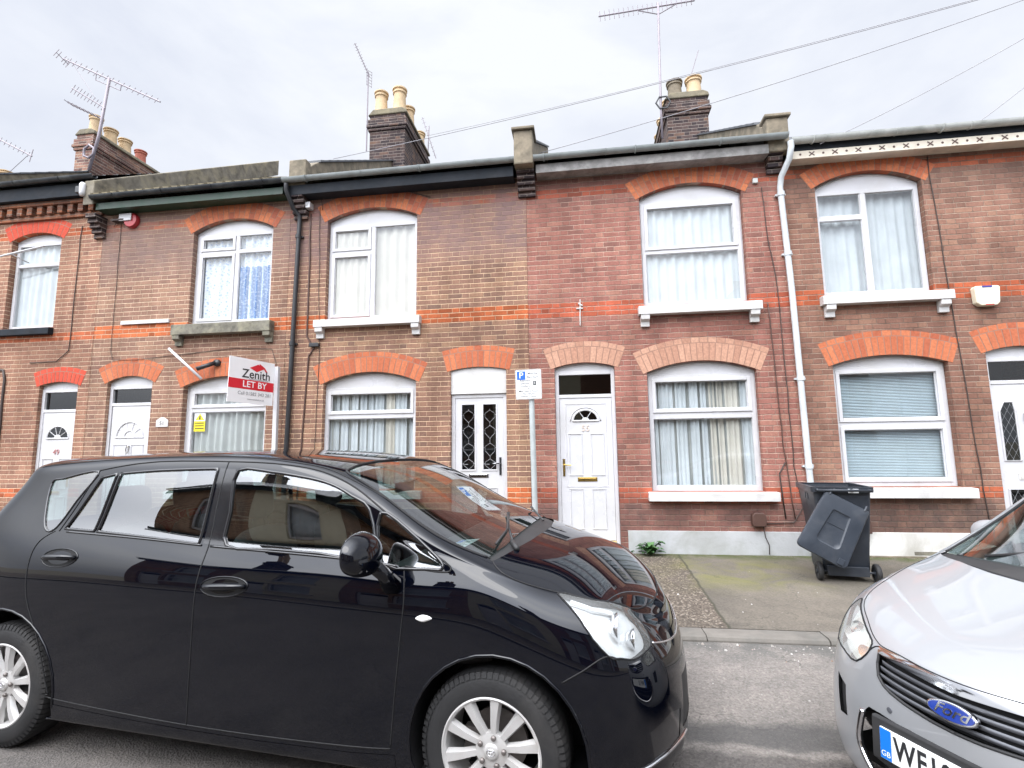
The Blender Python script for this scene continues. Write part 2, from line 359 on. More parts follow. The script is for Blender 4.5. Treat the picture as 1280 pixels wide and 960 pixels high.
DENTIL = M_brick('dentil_brick', [(0, (.14, .07, .05)), (.5, (.22, .10, .065)), (1, (.32, .13, .07))], (.25, .2, .16), (.3, .1, .05), [], seed=31.)
LEAD_LINE = M_plain('lead_lines', (.30, .31, .33), .5)
# ------------------------------------------------------------------ ground
WY = 7.47            # face of the terrace
PZ = .115            # pavement level at the wall
KY = 4.40            # kerb face
def M_road():
    t = NT('worn_asphalt'); co = t.n('ShaderNodeTexCoord').outputs['Object']
    ag = t.n('ShaderNodeTexVoronoi'); ag.inputs['Scale'].default_value = 95.; t.l(co, ag.inputs['Vector'])
    f = t.noise(co, 42., 6, .75)
    big = t.noise(co, .55, 5, .6, dist=.6); mid = t.noise(co, 2.6, 6, .65)
    base = t.ramp(f, [(.25, (.13, .122, .115)), (.5, (.19, .178, .168)), (.75, (.26, .245, .232))])
    stone = t.ramp(ag.outputs['Color'], [(.2, (.62, .6, .58)), (.8, (1.35, 1.3, 1.25))])
    c = t.mix(.45, base, stone, 'MULTIPLY')
    c = t.mix(1., c, t.ramp(mid, [(.3, (.82, .82, .82)), (.65, (1.2, 1.18, 1.15))]), 'MULTIPLY')
    c = t.mix(t.rng(big, .5, .6, 0, .35), c, (.27, .245, .23, 1))
    sp = t.n('ShaderNodeSeparateXYZ'); t.l(co, sp.inputs[0]); y = sp.outputs[1]; x = sp.outputs[0]
    # dark strip of a filled trench along the street, darker damp channel by the kerb
    wob = t.math('MULTIPLY_ADD', t.noise(co, 3.5, 4, .6), .22, -.11)
    yy = t.math('ADD', y, wob)
    tr = t.math('MULTIPLY', t.rng(yy, 3.02, 3.07), t.rng(yy, 3.22, 3.30, 1, 0))
    tr2 = t.rng(yy, 2.95, 3.0, 1, 0)
    c = t.mix(t.math('MULTIPLY', tr, .72), c, (.06, .06, .06, 1))
    c = t.mix(1., c, t.mix(tr2, (1, 1, 1, 1), (.55, .55, .56, 1)), 'MULTIPLY')
    ch = t.rng(yy, KY - .42, KY - .10); ch = t.math('MULTIPLY', ch, t.rng(t.noise(co, 3.2, 5, .65), .36, .56))
    c = t.mix(t.math('MULTIPLY', ch, .62), c, (.075, .078, .075, 1))
    # black thin cracks
    vo = t.n('ShaderNodeTexVoronoi', feature='DISTANCE_TO_EDGE'); vo.inputs['Scale'].default_value = 1.1
    wv = t.n('ShaderNodeVectorMath', operation='MULTIPLY_ADD'); t.l(t.noise(co, 3., 4, .6, out=1), wv.inputs[0]); wv.inputs[1].default_value = (.5, .5, .5); t.l(co, wv.inputs[2]); t.l(wv.outputs[0], vo.inputs['Vector'])
    ck = t.math('MULTIPLY', t.rng(vo.outputs[0], .0, .012, 1, 0), t.rng(t.noise(co, 1.3, 3, .5), .5, .6))
    c = t.mix(t.math('MULTIPLY', ck, .6), c, (.04, .04, .04, 1))
    b = t.bsdf(color=c, rough=.86, spec=.3)
    h = t.math('ADD', t.math('MULTIPLY', f, .7), t.math('MULTIPLY', ag.outputs['Distance'], .6))
    t.l(t.bump(h, .9, .008), b.inputs['Normal']); t.l(b.outputs[0], t.out.inputs[0]); return t.m
def M_pave():
    t = NT('asphalt_footway'); co = t.n('ShaderNodeTexCoord').outputs['Object']
    sp = t.n('ShaderNodeSeparateXYZ'); t.l(co, sp.inputs[0]); x, y = sp.outputs[0], sp.outputs[1]
    wob = t.math('MULTIPLY_ADD', t.noise(co, 5, 4, .6), .05, -.025)
    d = t.math('ADD', t.math('SUBTRACT', x, t.math('MULTIPLY_ADD', y, .037, .99)), wob)       # joint between the two surfaces
    left = t.math('LESS_THAN', d, 0)
    ag = t.n('ShaderNodeTexVoronoi'); ag.inputs['Scale'].default_value = 60.; t.l(co, ag.inputs['Vector'])
    agr = t.ramp(ag.outputs['Color'], [(.1, (.055, .045, .037)), (.45, (.11, .09, .072)), (.75, (.18, .15, .12)), (.95, (.34, .30, .25))])
    agr = t.mix(t.rng(ag.outputs['Distance'], .5, .8, 0, .6), agr, (.07, .06, .05, 1))
    agr = t.mix(t.rng(t.noise(co, 1.9, 5, .65), .52, .62, 0, .55), agr, (.10, .085, .07, 1))
    f = t.noise(co, 55., 5, .7); m2 = t.noise(co, 1.4, 6, .62, dist=.5)
    sm = t.ramp(f, [(.25, (.095, .084, .070)), (.75, (.19, .170, .145))])
    sm = t.mix(1., sm, t.ramp(m2, [(.3, (.72, .72, .72)), (.7, (1.18, 1.16, 1.12))]), 'MULTIPLY')
    c = t.mix(left, sm, agr)
    # green algae in patches, most of it near the wall and in a tongue towards the kerb
    al = t.noise(co, 2.1, 5, .7, dist=.8)
    gy = t.math('MULTIPLY', t.rng(y, 5.4, 6.3), t.rng(y, 6.9, 7.2, 1, .35)); gx = t.math('MULTIPLY', t.rng(x, 1.0, 1.4, .25, 1), t.rng(x, 2.1, 2.7, 1, .12))
    g = t.math('MULTIPLY', t.math('MULTIPLY', gy, gx), t.rng(al, .40, .66, 0, .62))
    c = t.mix(g, c, (.165, .165, .035, 1))
    ms = t.math('MULTIPLY', t.rng(t.math('ADD', y, t.math('MULTIPLY_ADD', al, .5, -.25)), 7.12, 7.38), t.rng(t.noise(co, 6., 5, .7), .36, .55, .15, .9))
    c = t.mix(ms, c, (.06, .072, .022, 1))
    jt = t.rng(t.math('ABSOLUTE', d), .006, .02, .8, 0)
    c = t.mix(jt, c, (.05, .05, .035, 1))
    vo = t.n('ShaderNodeTexVoronoi', feature='DISTANCE_TO_EDGE'); vo.inputs['Scale'].default_value = .8
    wv = t.n('ShaderNodeVectorMath', operation='MULTIPLY_ADD'); t.l(t.noise(co, 3., 4, .6, out=1), wv.inputs[0]); wv.inputs[1].default_value = (.6, .6, .6); t.l(co, wv.inputs[2]); t.l(wv.outputs[0], vo.inputs['Vector'])
    c = t.mix(t.rng(vo.outputs[0], .0, .007, .5, 0), c, (.05, .05, .04, 1))
    b = t.bsdf(color=c, rough=.88, spec=.25)
    t.l(t.bump(t.math('ADD', f, t.math('MULTIPLY', t.math('MULTIPLY', ag.outputs['Distance'], left), 1.5)), .7, .006), b.inputs['Normal'])
    t.l(b.outputs[0], t.out.inputs[0]); return t.m
ROAD_MAT, PAVE_MAT = M_road(), M_pave()
def sheet(name, x0, x1, y0, y1, z0, z1, mat, nx=1, ny=1):
    m = MB(); m.grid(lambda a, b: (x0 + (x1 - x0) * a, y0 + (y1 - y0) * b, z0 + (z1 - z0) * b), nx, ny); return m.build(name, mat)
structure(sheet('ground', -900, 900, -900, 900, -.05, -.05, M_plain('soil', (.16, .14, .10), .95, scale=2), 4, 4))
def road_z(y): return .05 * max(0, (y - 2.7) / (KY - 2.7)) if y > 0 else 0
m = MB(); ys = [-2.25, 0, 2.7, 3.4, KY + .02]
m.grid(lambda a, b: (-70 + 140 * a, ys[round(b * 4)], road_z(ys[round(b * 4)])), 2, 4)
structure(m.build('road', ROAD_MAT))
PAV = structure(sheet('pavement', -70, 70, 4.60, WY + .02, .095, PZ, PAVE_MAT))
structure(sheet('pavement_opposite', -70, 70, -6.4, -2.4, .12, .10, PAVE_MAT))
KERB = M_plain('kerb_stone', (.155, .142, .125), .85, var=.2, scale=7, dirt=(.10, .10, .09), dirt_amt=.6, bump=.6)
def kerb(y0, y1, ztop, zb, front, x0=-32, x1=32, seed=3):
    rnd = random.Random(seed); m = MB(); x = x0
    while x < x1:
        L_ = .915; g = .006; dz = rnd.uniform(-.004, .004); dy = rnd.uniform(-.005, .005)
        a, b = (y0 + dy, y1) if front < 0 else (y0, y1 + dy)
        if front < 0: sec = [(a, zb), (b, zb), (b, ztop + dz), (a + .05, ztop + dz), (a + .018, ztop - .008 + dz), (a + .004, ztop - .03 + dz)]
        else: sec = [(a, zb), (b, zb), (b - .004, ztop - .03 + dz), (b - .018, ztop - .008 + dz), (b - .05, ztop + dz), (a, ztop + dz)]
        m.prism(sec, x, x + L_ - g, 'x'); x += L_
    return structure(m.build('kerb', KERB, bevel=.003))
kerb(KY, 4.60, .094, -.05, -1); kerb(-2.4, -2.22, .10, -.05, 1, seed=8)
# bits of litter and grit lying in the channel and on the footway
rnd = random.Random(21); m = MB()
for k in range(230):
    if k < 120: x, y = rnd.uniform(.2, 3.2), KY - abs(rnd.gauss(.03, .09)) ; z = road_z(y)
    elif k < 185: x, y = rnd.uniform(-.2, 3.6), rnd.uniform(4.7, 7.3); z = .10
    else: x, y = rnd.uniform(.3, 2.2), rnd.uniform(3.2, 4.3); z = road_z(y)
    r = rnd.uniform(.003, .010) * (1.6 if rnd.random() < .12 else 1); a = rnd.uniform(0, 3); n = 5
    b = [(x + r * math.cos(a + 6.283 * i / n) * rnd.uniform(.6, 1.3), y + r * math.sin(a + 6.283 * i / n) * rnd.uniform(.6, 1.3)) for i in range(n)]
    m.add([(p[0], p[1], z - .002) for p in b] + [(p[0] * .4 + x * .6, p[1] * .4 + y * .6, z + r * .7) for p in b], [(i, (i + 1) % n, n + (i + 1) % n, n + i) for i in range(n)] + [tuple(n + i for i in range(n))])
lit = m.build('gravel', M_island('grit', [(0, (.30, .27, .24)), (.5, (.36, .34, .31)), (.85, (.52, .50, .48)), (1, (.25, .14, .09))], .9)); lit['kind'] = 'stuff'; lit['label'] = 'loose grit and chippings scattered along the kerb and footway'
# ------------------------------------------------------------------ the terrace
def arc_pts(x0, x1, zs, zc, n=14):
    """soffit from (x0, zs) over the crown to (x1, zs)"""
    w_ = (x1 - x0) / 2; s_ = zc - zs; R = (w_ * w_ + s_ * s_) / (2 * s_); cx = (x0 + x1) / 2; cz = zc - R; a = math.asin(w_ / R)
    return [(cx + R * math.sin(-a + 2 * a * k / n), cz + R * math.cos(-a + 2 * a * k / n)) for k in range(n + 1)], cx, cz, R, a
class Open:
    def __init__(s, x0, x1, z0, zs, zc): s.x0, s.x1, s.z0, s.zs, s.zc = x0, x1, z0, zs, zc
    def poly(s):
        a = arc_pts(s.x0, s.x1, s.zs, s.zc)[0]
        return [(s.x0, s.z0)] + a + [(s.x1, s.z0)]
def wall_with_openings(x0, x1, z0, z1, opens, y, depth=.16, back=None, flip=1):
    """front face with arched holes and reveals; y = face; reveals run towards y + flip*depth"""
    vs_ = [(x0, z0), (x1, z0), (x1, z1), (x0, z1)]; es = [(0, 1), (1, 2), (2, 3), (3, 0)]
    polys = []
    for o in opens:
        q = o.poly(); k = len(vs_); vs_ += q; es += [(k + i, k + (i + 1) % len(q)) for i in range(len(q))]; polys.append(q)
    V, E, F, *_ = delaunay_2d_cdt([Vector(v) for v in vs_], es, [], 1, 1e-5)
    m = MB(); keep = []
    for f in F:
        c = sum((V[i] for i in f), Vector((0, 0))) / len(f)
        if not any(_in(c, q) for q in polys): keep.append(f)
    m.add([(p.x, y, p.y) for p in V], keep)
    for q in polys:
        n = len(q)
        m.add([(a, y, b) for a, b in q] + [(a, y + flip * depth, b) for a, b in q], [(i, (i + 1) % n, n + (i + 1) % n, n + i) for i in range(n)])
    return m
def _in(c, q):
    r = False
    for i in range(len(q)):
        x0, y0 = q[i - 1]; x1, y1 = q[i]
        if (y0 > c[1]) != (y1 > c[1]) and c[0] < (x1 - x0) * (c[1] - y0) / (y1 - y0) + x0: r = not r
    return r
def voussoirs(parent, org, x0, x1, zs, zc, mat, ring=.30, n=17, header=False, y=WY, flip=1, name='brick_arch'):
    _, cx, cz, R, a = arc_pts(x0, x1, zs, zc); m = MB(); rnd = random.Random(int((x0 + zs) * 977))
    def wedge(r0, r1, a0, a1, pr):
        q = [(cx + r * math.sin(t), cz + r * math.cos(t)) for r, t in ((r0, a0), (r0, (a0 + a1) / 2), (r0, a1), (r1, a1), (r1, (a0 + a1) / 2), (r1, a0))]
        m.prism(q, y - flip * pr, y + flip * .11)
    sk_ = .06                                             # skewback beyond the opening
    aw = a + sk_ / R
    r1 = R + (ring if not header else ring - .085)
    g = .006 / R
    for k in range(n):
        a0, a1 = -aw + 2 * aw * k / n, -aw + 2 * aw * (k + 1) / n
        # two-brick voussoirs alternate their break joint
        pr = .004 + rnd.uniform(0, .002)
        if not header and ring > .24:
            mid = R + (r1 - R) * (.62 if k % 2 else .38)
            wedge(R + .001, mid - .004, a0 + g, a1 - g, pr); wedge(mid + .004, r1, a0 + g, a1 - g, pr)
        else: wedge(R + .001, r1, a0 + g, a1 - g, pr)
    if header:
        nh = int(2 * aw * (r1 + .04) / .118)
        for k in range(nh): wedge(r1 + .012, R + ring, -aw + 2 * aw * k / nh + g, -aw + 2 * aw * (k + 1) / nh - g, .003)
    ob = m.build(name, mat, parent, off=org)
    j = MB(); N_ = 18; q = [(cx + (R + .004) * math.sin(-aw + 2 * aw * k / N_), cz + (R + .004) * math.cos(-aw + 2 * aw * k / N_)) for k in range(N_ + 1)] + [(cx + (R + ring - .003) * math.sin(aw - 2 * aw * k / N_), cz + (R + ring - .003) * math.cos(aw - 2 * aw * k / N_)) for k in range(N_ + 1)]
    j.prism(q, y - flip * .0015, y + flip * .05); jo = j.build('arch_joints', JOINT, parent, off=org)
    return ob
def bar(m, x0, x1, z0, z1, y0, y1): m.box(x0, x1, min(y0, y1), max(y0, y1), z0, z1)
def frame_rect(m, x0, x1, z0, z1, w, y0, y1, wb=None):
    wb = wb or w
    bar(m, x0, x0 + w, z0, z1, y0, y1); bar(m, x1 - w, x1, z0, z1, y0, y1); bar(m, x0 + w, x1 - w, z1 - w, z1, y0, y1); bar(m, x0 + w, x1 - w, z0, z0 + wb, y0, y1)
def M_net(name, col, stripe=26., lo=.72, alpha=None, pattern=None, col2=None):
    t = NT(name); co = t.n('ShaderNodeTexCoord').outputs['Object']
    sp = t.n('ShaderNodeSeparateXYZ'); t.l(co, sp.inputs[0])
    c = t.ramp(t.noise(co, 3., 3, .5), [(.3, scl(col, .88)), (.7, scl(col, 1.06))])
    if pattern:
        vo = t.n('ShaderNodeTexVoronoi'); vo.inputs['Scale'].default_value = pattern; t.l(co, vo.inputs['Vector'])
        g = t.rng(vo.outputs['Distance'], .25, .45, .8, 0)
        c = t.mix(g, c, c4(col2))
    d = t.n('ShaderNodeBsdfDiffuse'); t.l(c, d.inputs[0]); tl = t.n('ShaderNodeBsdfTranslucent'); t.l(c, tl.inputs[0])
    m1 = t.n('ShaderNodeMixShader'); m1.inputs[0].default_value = .12; t.l(d.outputs[0], m1.inputs[1]); t.l(tl.outputs[0], m1.inputs[2]); sh = m1.outputs[0]
    if alpha:
        tr = t.n('ShaderNodeBsdfTransparent'); m2 = t.n('ShaderNodeMixShader'); m2.inputs[0].default_value = alpha; t.l(sh, m2.inputs[1]); t.l(tr.outputs[0], m2.inputs[2]); sh = m2.outputs[0]
    t.l(sh, t.out.inputs[0]); return t.m
NET_WHITE = M_net('white_net', (.63, .66, .69))
NET_CREAM = M_net('cream_curtain', (.64, .60, .54))
NET_BACK = M_net('shaded_net', (.46, .47, .46))
NET_GREY = M_net('sheer_net', (.62, .64, .63), alpha=.12)
NET_LACE = M_net('lace_net', (.80, .84, .90), pattern=22., col2=(.35, .48, .75), alpha=.1)
BLUE_CLOTH = M_net('blue_curtain', (.18, .28, .50), pattern=26., col2=(.50, .58, .70))
BLIND = M_plain('venetian_slat', (.68, .78, .84), .5, var=.05)
ROOM = M_plain('room_wall', (.30, .28, .26), .9)
def curtain(parent, org, x0, x1, z0, z1, y, mat, folds=.075, amp=.022, seed=1, gather=None, name='curtain', flip=1):
    rnd = random.Random(seed); ph = [rnd.uniform(0, 6.28) for _ in range(5)]; n = max(8, int((x1 - x0) / .012))
    def fn(a, b):
        x = x0 + (x1 - x0) * a; z = z0 + (z1 - z0) * b
        f = amp * (math.sin(6.283 * x / folds + ph[0] + .9 * math.sin(3.1 * x + ph[1])) + .5 * math.sin(6.283 * x / (folds * 2.3) + ph[2]) + .3 * math.sin(z * 4 + ph[3] + x * 9))
        if gather: x = x + gather * (1 - b) ** 1.5 * (x - (x0 if gather > 0 else x1)) * -1 if gather else x
        return (x, y + flip * f, z)
    m = MB(); m.grid(fn, n, 10); return m.build(name, mat, parent, smooth=True, off=org)
def window(house, org, x0, x1, z0, zs, zc, lights, kind='net', infill=True, sill=None, brackets=False, y=WY, frame_w=.055, sub=None, fx=None, mat=WHITE, seed=1, frame_top=None, sill_mat=None, flip=1, room=True, simple=False, label=None):
    """lights: list of (x0, x1, z0, z1, opening) glazed areas (outer edge of each sash)"""
    W = part('window', house, Vector((0, 0, 0)))
    F = flip; yf = y + F * .085; m = MB()
    zt = frame_top or zs
    a, b = fx or (x0, x1)
    def B(xa, xb, za, zb, ya, yb): bar(m, xa, xb, za, zb, y + F * ya, y + F * yb)
    frame_rect(m, a, b, z0, zt, frame_w, y + F * .085, y + F * .15)
    edges_x = sorted({l[0] for l in lights} | {l[1] for l in lights}); 
    # mullions and transoms fill whatever the lights leave free
    gl = MB()
    for i, (xa, xb, za, zb, op) in enumerate(lights):
        fw = .048 if op else .0
        if op: frame_rect(m, xa, xb, za, zb, fw, y + F * .070, y + F * .125)
        ga, gb, gc, gd = xa + fw - .004, xb - fw + .004, za + fw - .004, zb - fw + .004
        gl.add([(ga, y + F * .112, gc), (gb, y + F * .112, gc), (gb, y + F * .112, gd), (ga, y + F * .112, gd)], [(0, 1, 2, 3)])
        # glazing bead
        frame_rect(m, xa + fw - .001, xb - fw + .001, za + fw - .001, zb - fw + .001, .012, y + F * .098, y + F * .118)
    # solid members between lights: difference on a small grid
    gx = sorted({a + frame_w, b - frame_w} | {l[0] for l in lights} | {l[1] for l in lights}); gz = sorted({z0 + frame_w, zt - frame_w} | {l[2] for l in lights} | {l[3] for l in lights})
    for i in range(len(gx) - 1):
        for j in range(len(gz) - 1):
            cx, cz = (gx[i] + gx[i + 1]) / 2, (gz[j] + gz[j + 1]) / 2
            if gx[i + 1] - gx[i] < .002 or gz[j + 1] - gz[j] < .002: continue
            if not any(l[0] < cx < l[1] and l[2] < cz < l[3] for l in lights): B(gx[i] - .0005, gx[i + 1] + .0005, gz[j] - .0005, gz[j + 1] + .0005, .087, .149)
    fr = m.build('frame', mat, W, off=org, bevel=.004)
    gl.build('pane', GLASS, W, off=org, recalc=False)
    if infill:
        q = arc_pts(x0, x1, zs - .002, zc - .001)[0]
        m = MB(); m.prism([(x0, zt + .002)] + q + [(x1, zt + .002)], y + F * .095, y + F * .14)
        sup = arc_pts(x0 + .02, x1 - .02, zs - .014, zc - .026)[0]
        pts = [(p[0], y + F * .094, p[1]) for p in sup]; m.tube(pts, .010, 4)
        m.build('arched_head', mat, W, off=org)
    if x0 < a - .004 or x1 > b + .004 :
        m = MB()
        if x0 < a - .004: bar(m, x0, a - .001, z0, zt, y + F * .10, y + F * .14)
        if m.v: m.build('frame_packer', mat, W, off=org)
        m = MB()
        if x1 > b + .004: bar(m, b + .001, x1, z0, zt, y + F * .10, y + F * .14)
        if m.v: m.build('frame_packer', mat, W, off=org)
    if sill:
        sx0, sx1, sz0, sz1, proj = sill; m = MB()
        m.prism([(y - F * proj, sz0), (y - F * proj, sz1 - .012), (y - F * (proj - .012), sz1 - .004), (y + F * .155, sz1 + .008), (y + F * .155, sz0)], sx0, sx1, 'x')
        sl = m.build('sill', sill_mat or WHITE_FRESH, W, off=org, bevel=.005)
        if brackets:
            for bx in brackets:
                m = MB(); m.prism([(y, sz0 - .002), (y - F * (proj - .01), sz0 - .002), (y - F * (proj - .015), sz0 - .07), (y - F * .05, sz0 - .10), (y - F * .045, sz0 - .17), (y, sz0 - .17)], bx, bx + .125, 'x')
                m.build('sill_bracket', sill_mat or WHITE_FRESH, W, off=org, bevel=.006)
    if simple:
        m = MB(); bar(m, x0 + .0, x1 - .0, z0, zc, y + F * .3, y + F * .32); m.build('curtain', NET_WHITE if kind == 'net' else ROOM, W, off=org); return W
    cz0, cz1 = z0 + .02, zt + .02
    yc = y + F * .165
    if kind == 'net': curtain(W, org, a, b, cz0, cz1, yc, NET_WHITE, .13, .015, seed)
    elif kind == 'two':
        curtain(W, org, a, b, cz0, cz1, yc + F * .05, NET_WHITE, .14, .012, seed)
    elif kind == 'cream':
        curtain(W, org, a, b, cz0, cz1, yc, NET_CREAM, .16, .014, seed); curtain(W, org, a, a + (b - a) * .42, cz0, cz1, yc - F * .03, NET_CREAM, .11, .012, seed + 2)
    elif kind == 'sheer':
        curtain(W, org, a, b, cz0, cz1, yc, NET_GREY, .13, .028, seed)
        rnd = random.Random(seed)
    elif kind == 'gaps':
        curtain(W, org, a, b, cz0, cz1, yc + F * .05, NET_BACK, .10, .015, seed + 9)
        rnd = random.Random(seed); x = a
        while x < b - .03:
            w_ = rnd.uniform(.07, .20); curtain(W, org, x, min(b, x + w_), cz0, cz1, yc + F * rnd.uniform(0, .03), NET_WHITE if rnd.random() < .8 else NET_CREAM, .07, .014, rnd.randint(1, 999)); x += w_ + rnd.uniform(.0, .05)
    elif kind == 'lace':
        curtain(W, org, a, b, cz0, cz1, yc, NET_LACE, .12, .016, seed); curtain(W, org, a + (b - a) * .55, b - .02, cz0, z0 + (zt - z0) * .62, yc - F * .03, BLUE_CLOTH, .10, .02, seed + 4)
    elif kind == 'blind':
        m = MB(); z = cz0
        while z < cz1:
            m.prism([(y + F * .17, z + .004), (y + F * .172, z + .0055), (y + F * .193, z + .0185), (y + F * .192, z + .017)], a + .02, b - .02, 'x'); z += .021
        m.build('venetian_blind', BLIND, W, off=org)
    if room:
        m = MB(); bar(m, a - .3, b + .3, z0 - .3, zt + .3, y + F * 1.6, y + F * 1.62); bar(m, a - .32, a - .3, z0 - .3, zt + .3, y + F * .3, y + F * 1.6); bar(m, b + .3, b + .32, z0 - .3, zt + .3, y + F * .3, y + F * 1.6)
        m.build('room', ROOM, W, off=org)
    return W

# --- doors
def door_base(house, org, x0, x1, z0, zs, zc, ztl, leaf_top, y=WY, infill_top=None, transom=True, glass_mat=None, solid_head=False):
    """frame with a transom light between leaf_top and ztl; returns the door part"""
    D = part('door', house); m = MB(); fw = .055
    frame_rect(m, x0 + .002, x1 - .002, z0, ztl, fw, y + .06, y + .13, wb=.03)
    bar(m, x0 + fw, x1 - fw, leaf_top, leaf_top + .05, y + .061, y + .129)
    fr = m.build('door_frame', WHITE, D, off=org, bevel=.005)
    m = MB(); q = arc_pts(x0, x1, zs - .002, zc - .001)[0]
    m.prism([(x0, ztl + .002)] + q + [(x1, ztl + .002)], y + (.03 if solid_head else .07), y + .12); m.build('arched_head', WHITE if not solid_head else WHITE_FRESH, D, off=org)
    if transom:
        m = MB(); m.add([(x0 + fw, y + .10, leaf_top + .05), (x1 - fw, y + .10, leaf_top + .05), (x1 - fw, y + .10, ztl - fw), (x0 + fw, y + .10, ztl - fw)], [(0, 1, 2, 3)]); m.build('fanlight', glass_mat or GLASS_DARK, D, off=org, recalc=False)
        m = MB(); bar(m, x0, x1, z0, zc, y + .9, y + .92); m.build('hallway', DARK_ROOM, D, off=org)
    return D
def moulded(m, x0, x1, z0, z1, y, w_=.022, d=.012, inset=True):
    """raised picture-frame moulding round a sunk panel"""
    for (a, b, c, d_) in ((x0, x1, z1 - w_, z1), (x0, x1, z0, z0 + w_)): m.prism([(c, 0), (d_, 0)] if False else [(y, c), (y - d, c + w_ * .3), (y - d, d_ - w_ * .3), (y, d_)], a, b, 'x')
    for (a, b) in ((x0, x0 + w_), (x1 - w_, x1)): m.prism([(a, y), (b, y), (b - w_ * .3, y - d), (a + w_ * .3, y - d)], z0 + w_, z1 - w_, 'z')
def semicircle(cx, cz, r, n=14, k=1.0): return [(cx + r * math.cos(math.pi * i / n), cz + r * k * math.sin(math.pi * i / n)) for i in range(n + 1)]
def slab(D, org, x0, x1, z0, z1, y=WY, mat=None, name='door_leaf'):
    m = MB(); bar(m, x0, x1, z0, z1, y + .072, y + .115); return m.build(name, mat or WHITE, D, off=org, bevel=.003)
def letterbox(D, org, xc, z, mat, w_=.26, h=.055, y=WY + .072):
    m = MB(); bar(m, xc - w_ / 2, xc + w_ / 2, z - h / 2, z + h / 2, y - .008, y); bar(m, xc - w_ / 2 + .022, xc + w_ / 2 - .022, z - h / 2 + .012, z + h / 2 - .012, y - .013, y - .008)
    return m.build('letterbox', mat, D, off=org, bevel=.003)
def lever(D, org, x, z, mat, dirn=1, y=WY + .072, h=.22):
    m = MB(); bar(m, x - .016, x + .016, z - h / 2, z + h / 2, y - .010, y); m.tube([(x, y - .008, z + .04), (x, y - .045, z + .04), (x + dirn * .02, y - .052, z + .04), (x + dirn * .11, y - .050, z + .036)], .009, 8); m.lathe([(.012, 0), (.010, -.012), (0, -.012)], c=(x, y - .008, z - .05), n=12, axis='y')
    return m.build('handle', mat, D, off=org, smooth=True, angle=40)
def fan_glass(D, org, xc, zc, r, bars=4, y=WY + .072, k=.95, num=None):
    m = MB(); m.prism(semicircle(xc, zc, r, 16, k), y - .001, y - .003); g = m.build('fan_pane', GLASS_DARK, D, off=org)
    m = MB(); m.prism(semicircle(xc, zc, r, 16, k), y - .0002, y - .0008); m.build('fan_backing', DARK_ROOM, D, off=org)
    m = MB(); out_ = semicircle(xc, zc, r + .012, 18, k); m.tube([(p[0], y - .004, p[1]) for p in out_], .014, 6); m.tube([(xc - r - .02, y - .004, zc - .006), (xc + r + .02, y - .004, zc - .006)], .014, 6)
    m.prism(semicircle(xc, zc, r * .32, 10, k), y - .012, y)
    for i in range(1, bars): a = math.pi * i / bars; m.tube([(xc + r * .3 * math.cos(a), y - .005, zc + r * .3 * k * math.sin(a)), (xc + r * math.cos(a), y - .005, zc + r * k * math.sin(a))], .0055, 6)
    m.build('fan_moulding', WHITE, D, off=org, smooth=True, angle=40)

def gutter(house, org, x0, x1, ztop, mat, y=WY - .30, r=.062, name='gutter', joins=()):
    m = MB(); n = 10; V = []
    for x in (x0, x1):
        for k in range(n + 1):
            a = math.pi + math.pi * k / n; V.append((x, y + r * math.cos(a), ztop + r * math.sin(a)))
        for k in range(n + 1):
            a = 2 * math.pi - math.pi * k / n; V.append((x, y + (r - .006) * math.cos(a), ztop + (r - .006) * math.sin(a)))
    q = 2 * (n + 1); m.add(V, [(k, (k + 1) % q, q + (k + 1) % q, q + k) for k in range(q)] + [tuple(range(q - 1, -1, -1)), tuple(range(q, 2 * q))])
    for x in joins:
        m.tube([(x, y + (r + .008) * math.cos(a), ztop + (r + .008) * math.sin(a)) for a in [math.pi + math.pi * k / 8 for k in range(9)]], .012, 5)
    k = x0 + .45
    while k < x1 - .1:
        m.tube([(k, y + (r + .004) * math.cos(a), ztop + (r + .004) * math.sin(a)) for a in [math.pi + math.pi * t / 8 for t in range(9)]], .006, 5); k += .92
    return m.build(name, mat, house, off=org, smooth=True, angle=50)
def fascia(house, org, x0, x1, z0, z1, mat, y=WY - .235, soffit=None):
    m = MB(); bar(m, x0, x1, z0, z1, y, y + .022); f = m.build('fascia', mat, house, off=org, bevel=.003)
    m = MB(); bar(m, x0, x1, z0 + .006, z0 + .020, y + .024, WY - .001); m.build('soffit', soffit or mat, house, off=org); return f
SLOPE = .60; EY = WY - .27; RIDGE = WY + 4.35
def roof(house, org, x0, x1, zt, mat=None, tiles=False):
    """slates from the eaves to the ridge and down the back"""
    m = MB(); rz = zt + (RIDGE - EY) * SLOPE; rows = 20; rnd = random.Random(int(x0 * 31))
    for i in range(rows):
        a, b = i / rows, (i + 1) / rows + .006; y0, y1 = EY + (RIDGE - EY) * a, EY + (RIDGE - EY) * min(b, 1); z0, z1 = zt + (y0 - EY) * SLOPE, zt + (y1 - EY) * SLOPE
        m.add([(x0, y0, z0 + .014), (x1, y0, z0 + .014), (x1, y1, z1 + .002), (x0, y1, z1 + .002), (x0, y0, z0 - .004), (x1, y0, z0 - .004)], [(0, 1, 2, 3), (4, 5, 1, 0)])
    by = RIDGE + (RIDGE - EY); m.add([(x0, RIDGE, rz), (x1, RIDGE, rz), (x1, by, zt), (x0, by, zt)], [(0, 1, 2, 3)])
    n = 8; m.tube([(x0, RIDGE, rz - .03), (x1, RIDGE, rz - .03)], .11, n)
    # pantile-like eaves edge
    rf = m.build('roof', mat or SLATE, house, off=org)
    if tiles:
        m = MB(); x = x0 + .08
        while x < x1 - .06: m.tube([(x, EY - .06, zt + .02), (x, EY + .45, zt + .45 * SLOPE + .035)], .045, 6); x += .165
        m.build('eaves_tiles', LICHEN, rf)
        rf.children[-1].location = -Vector(org)
    return rf
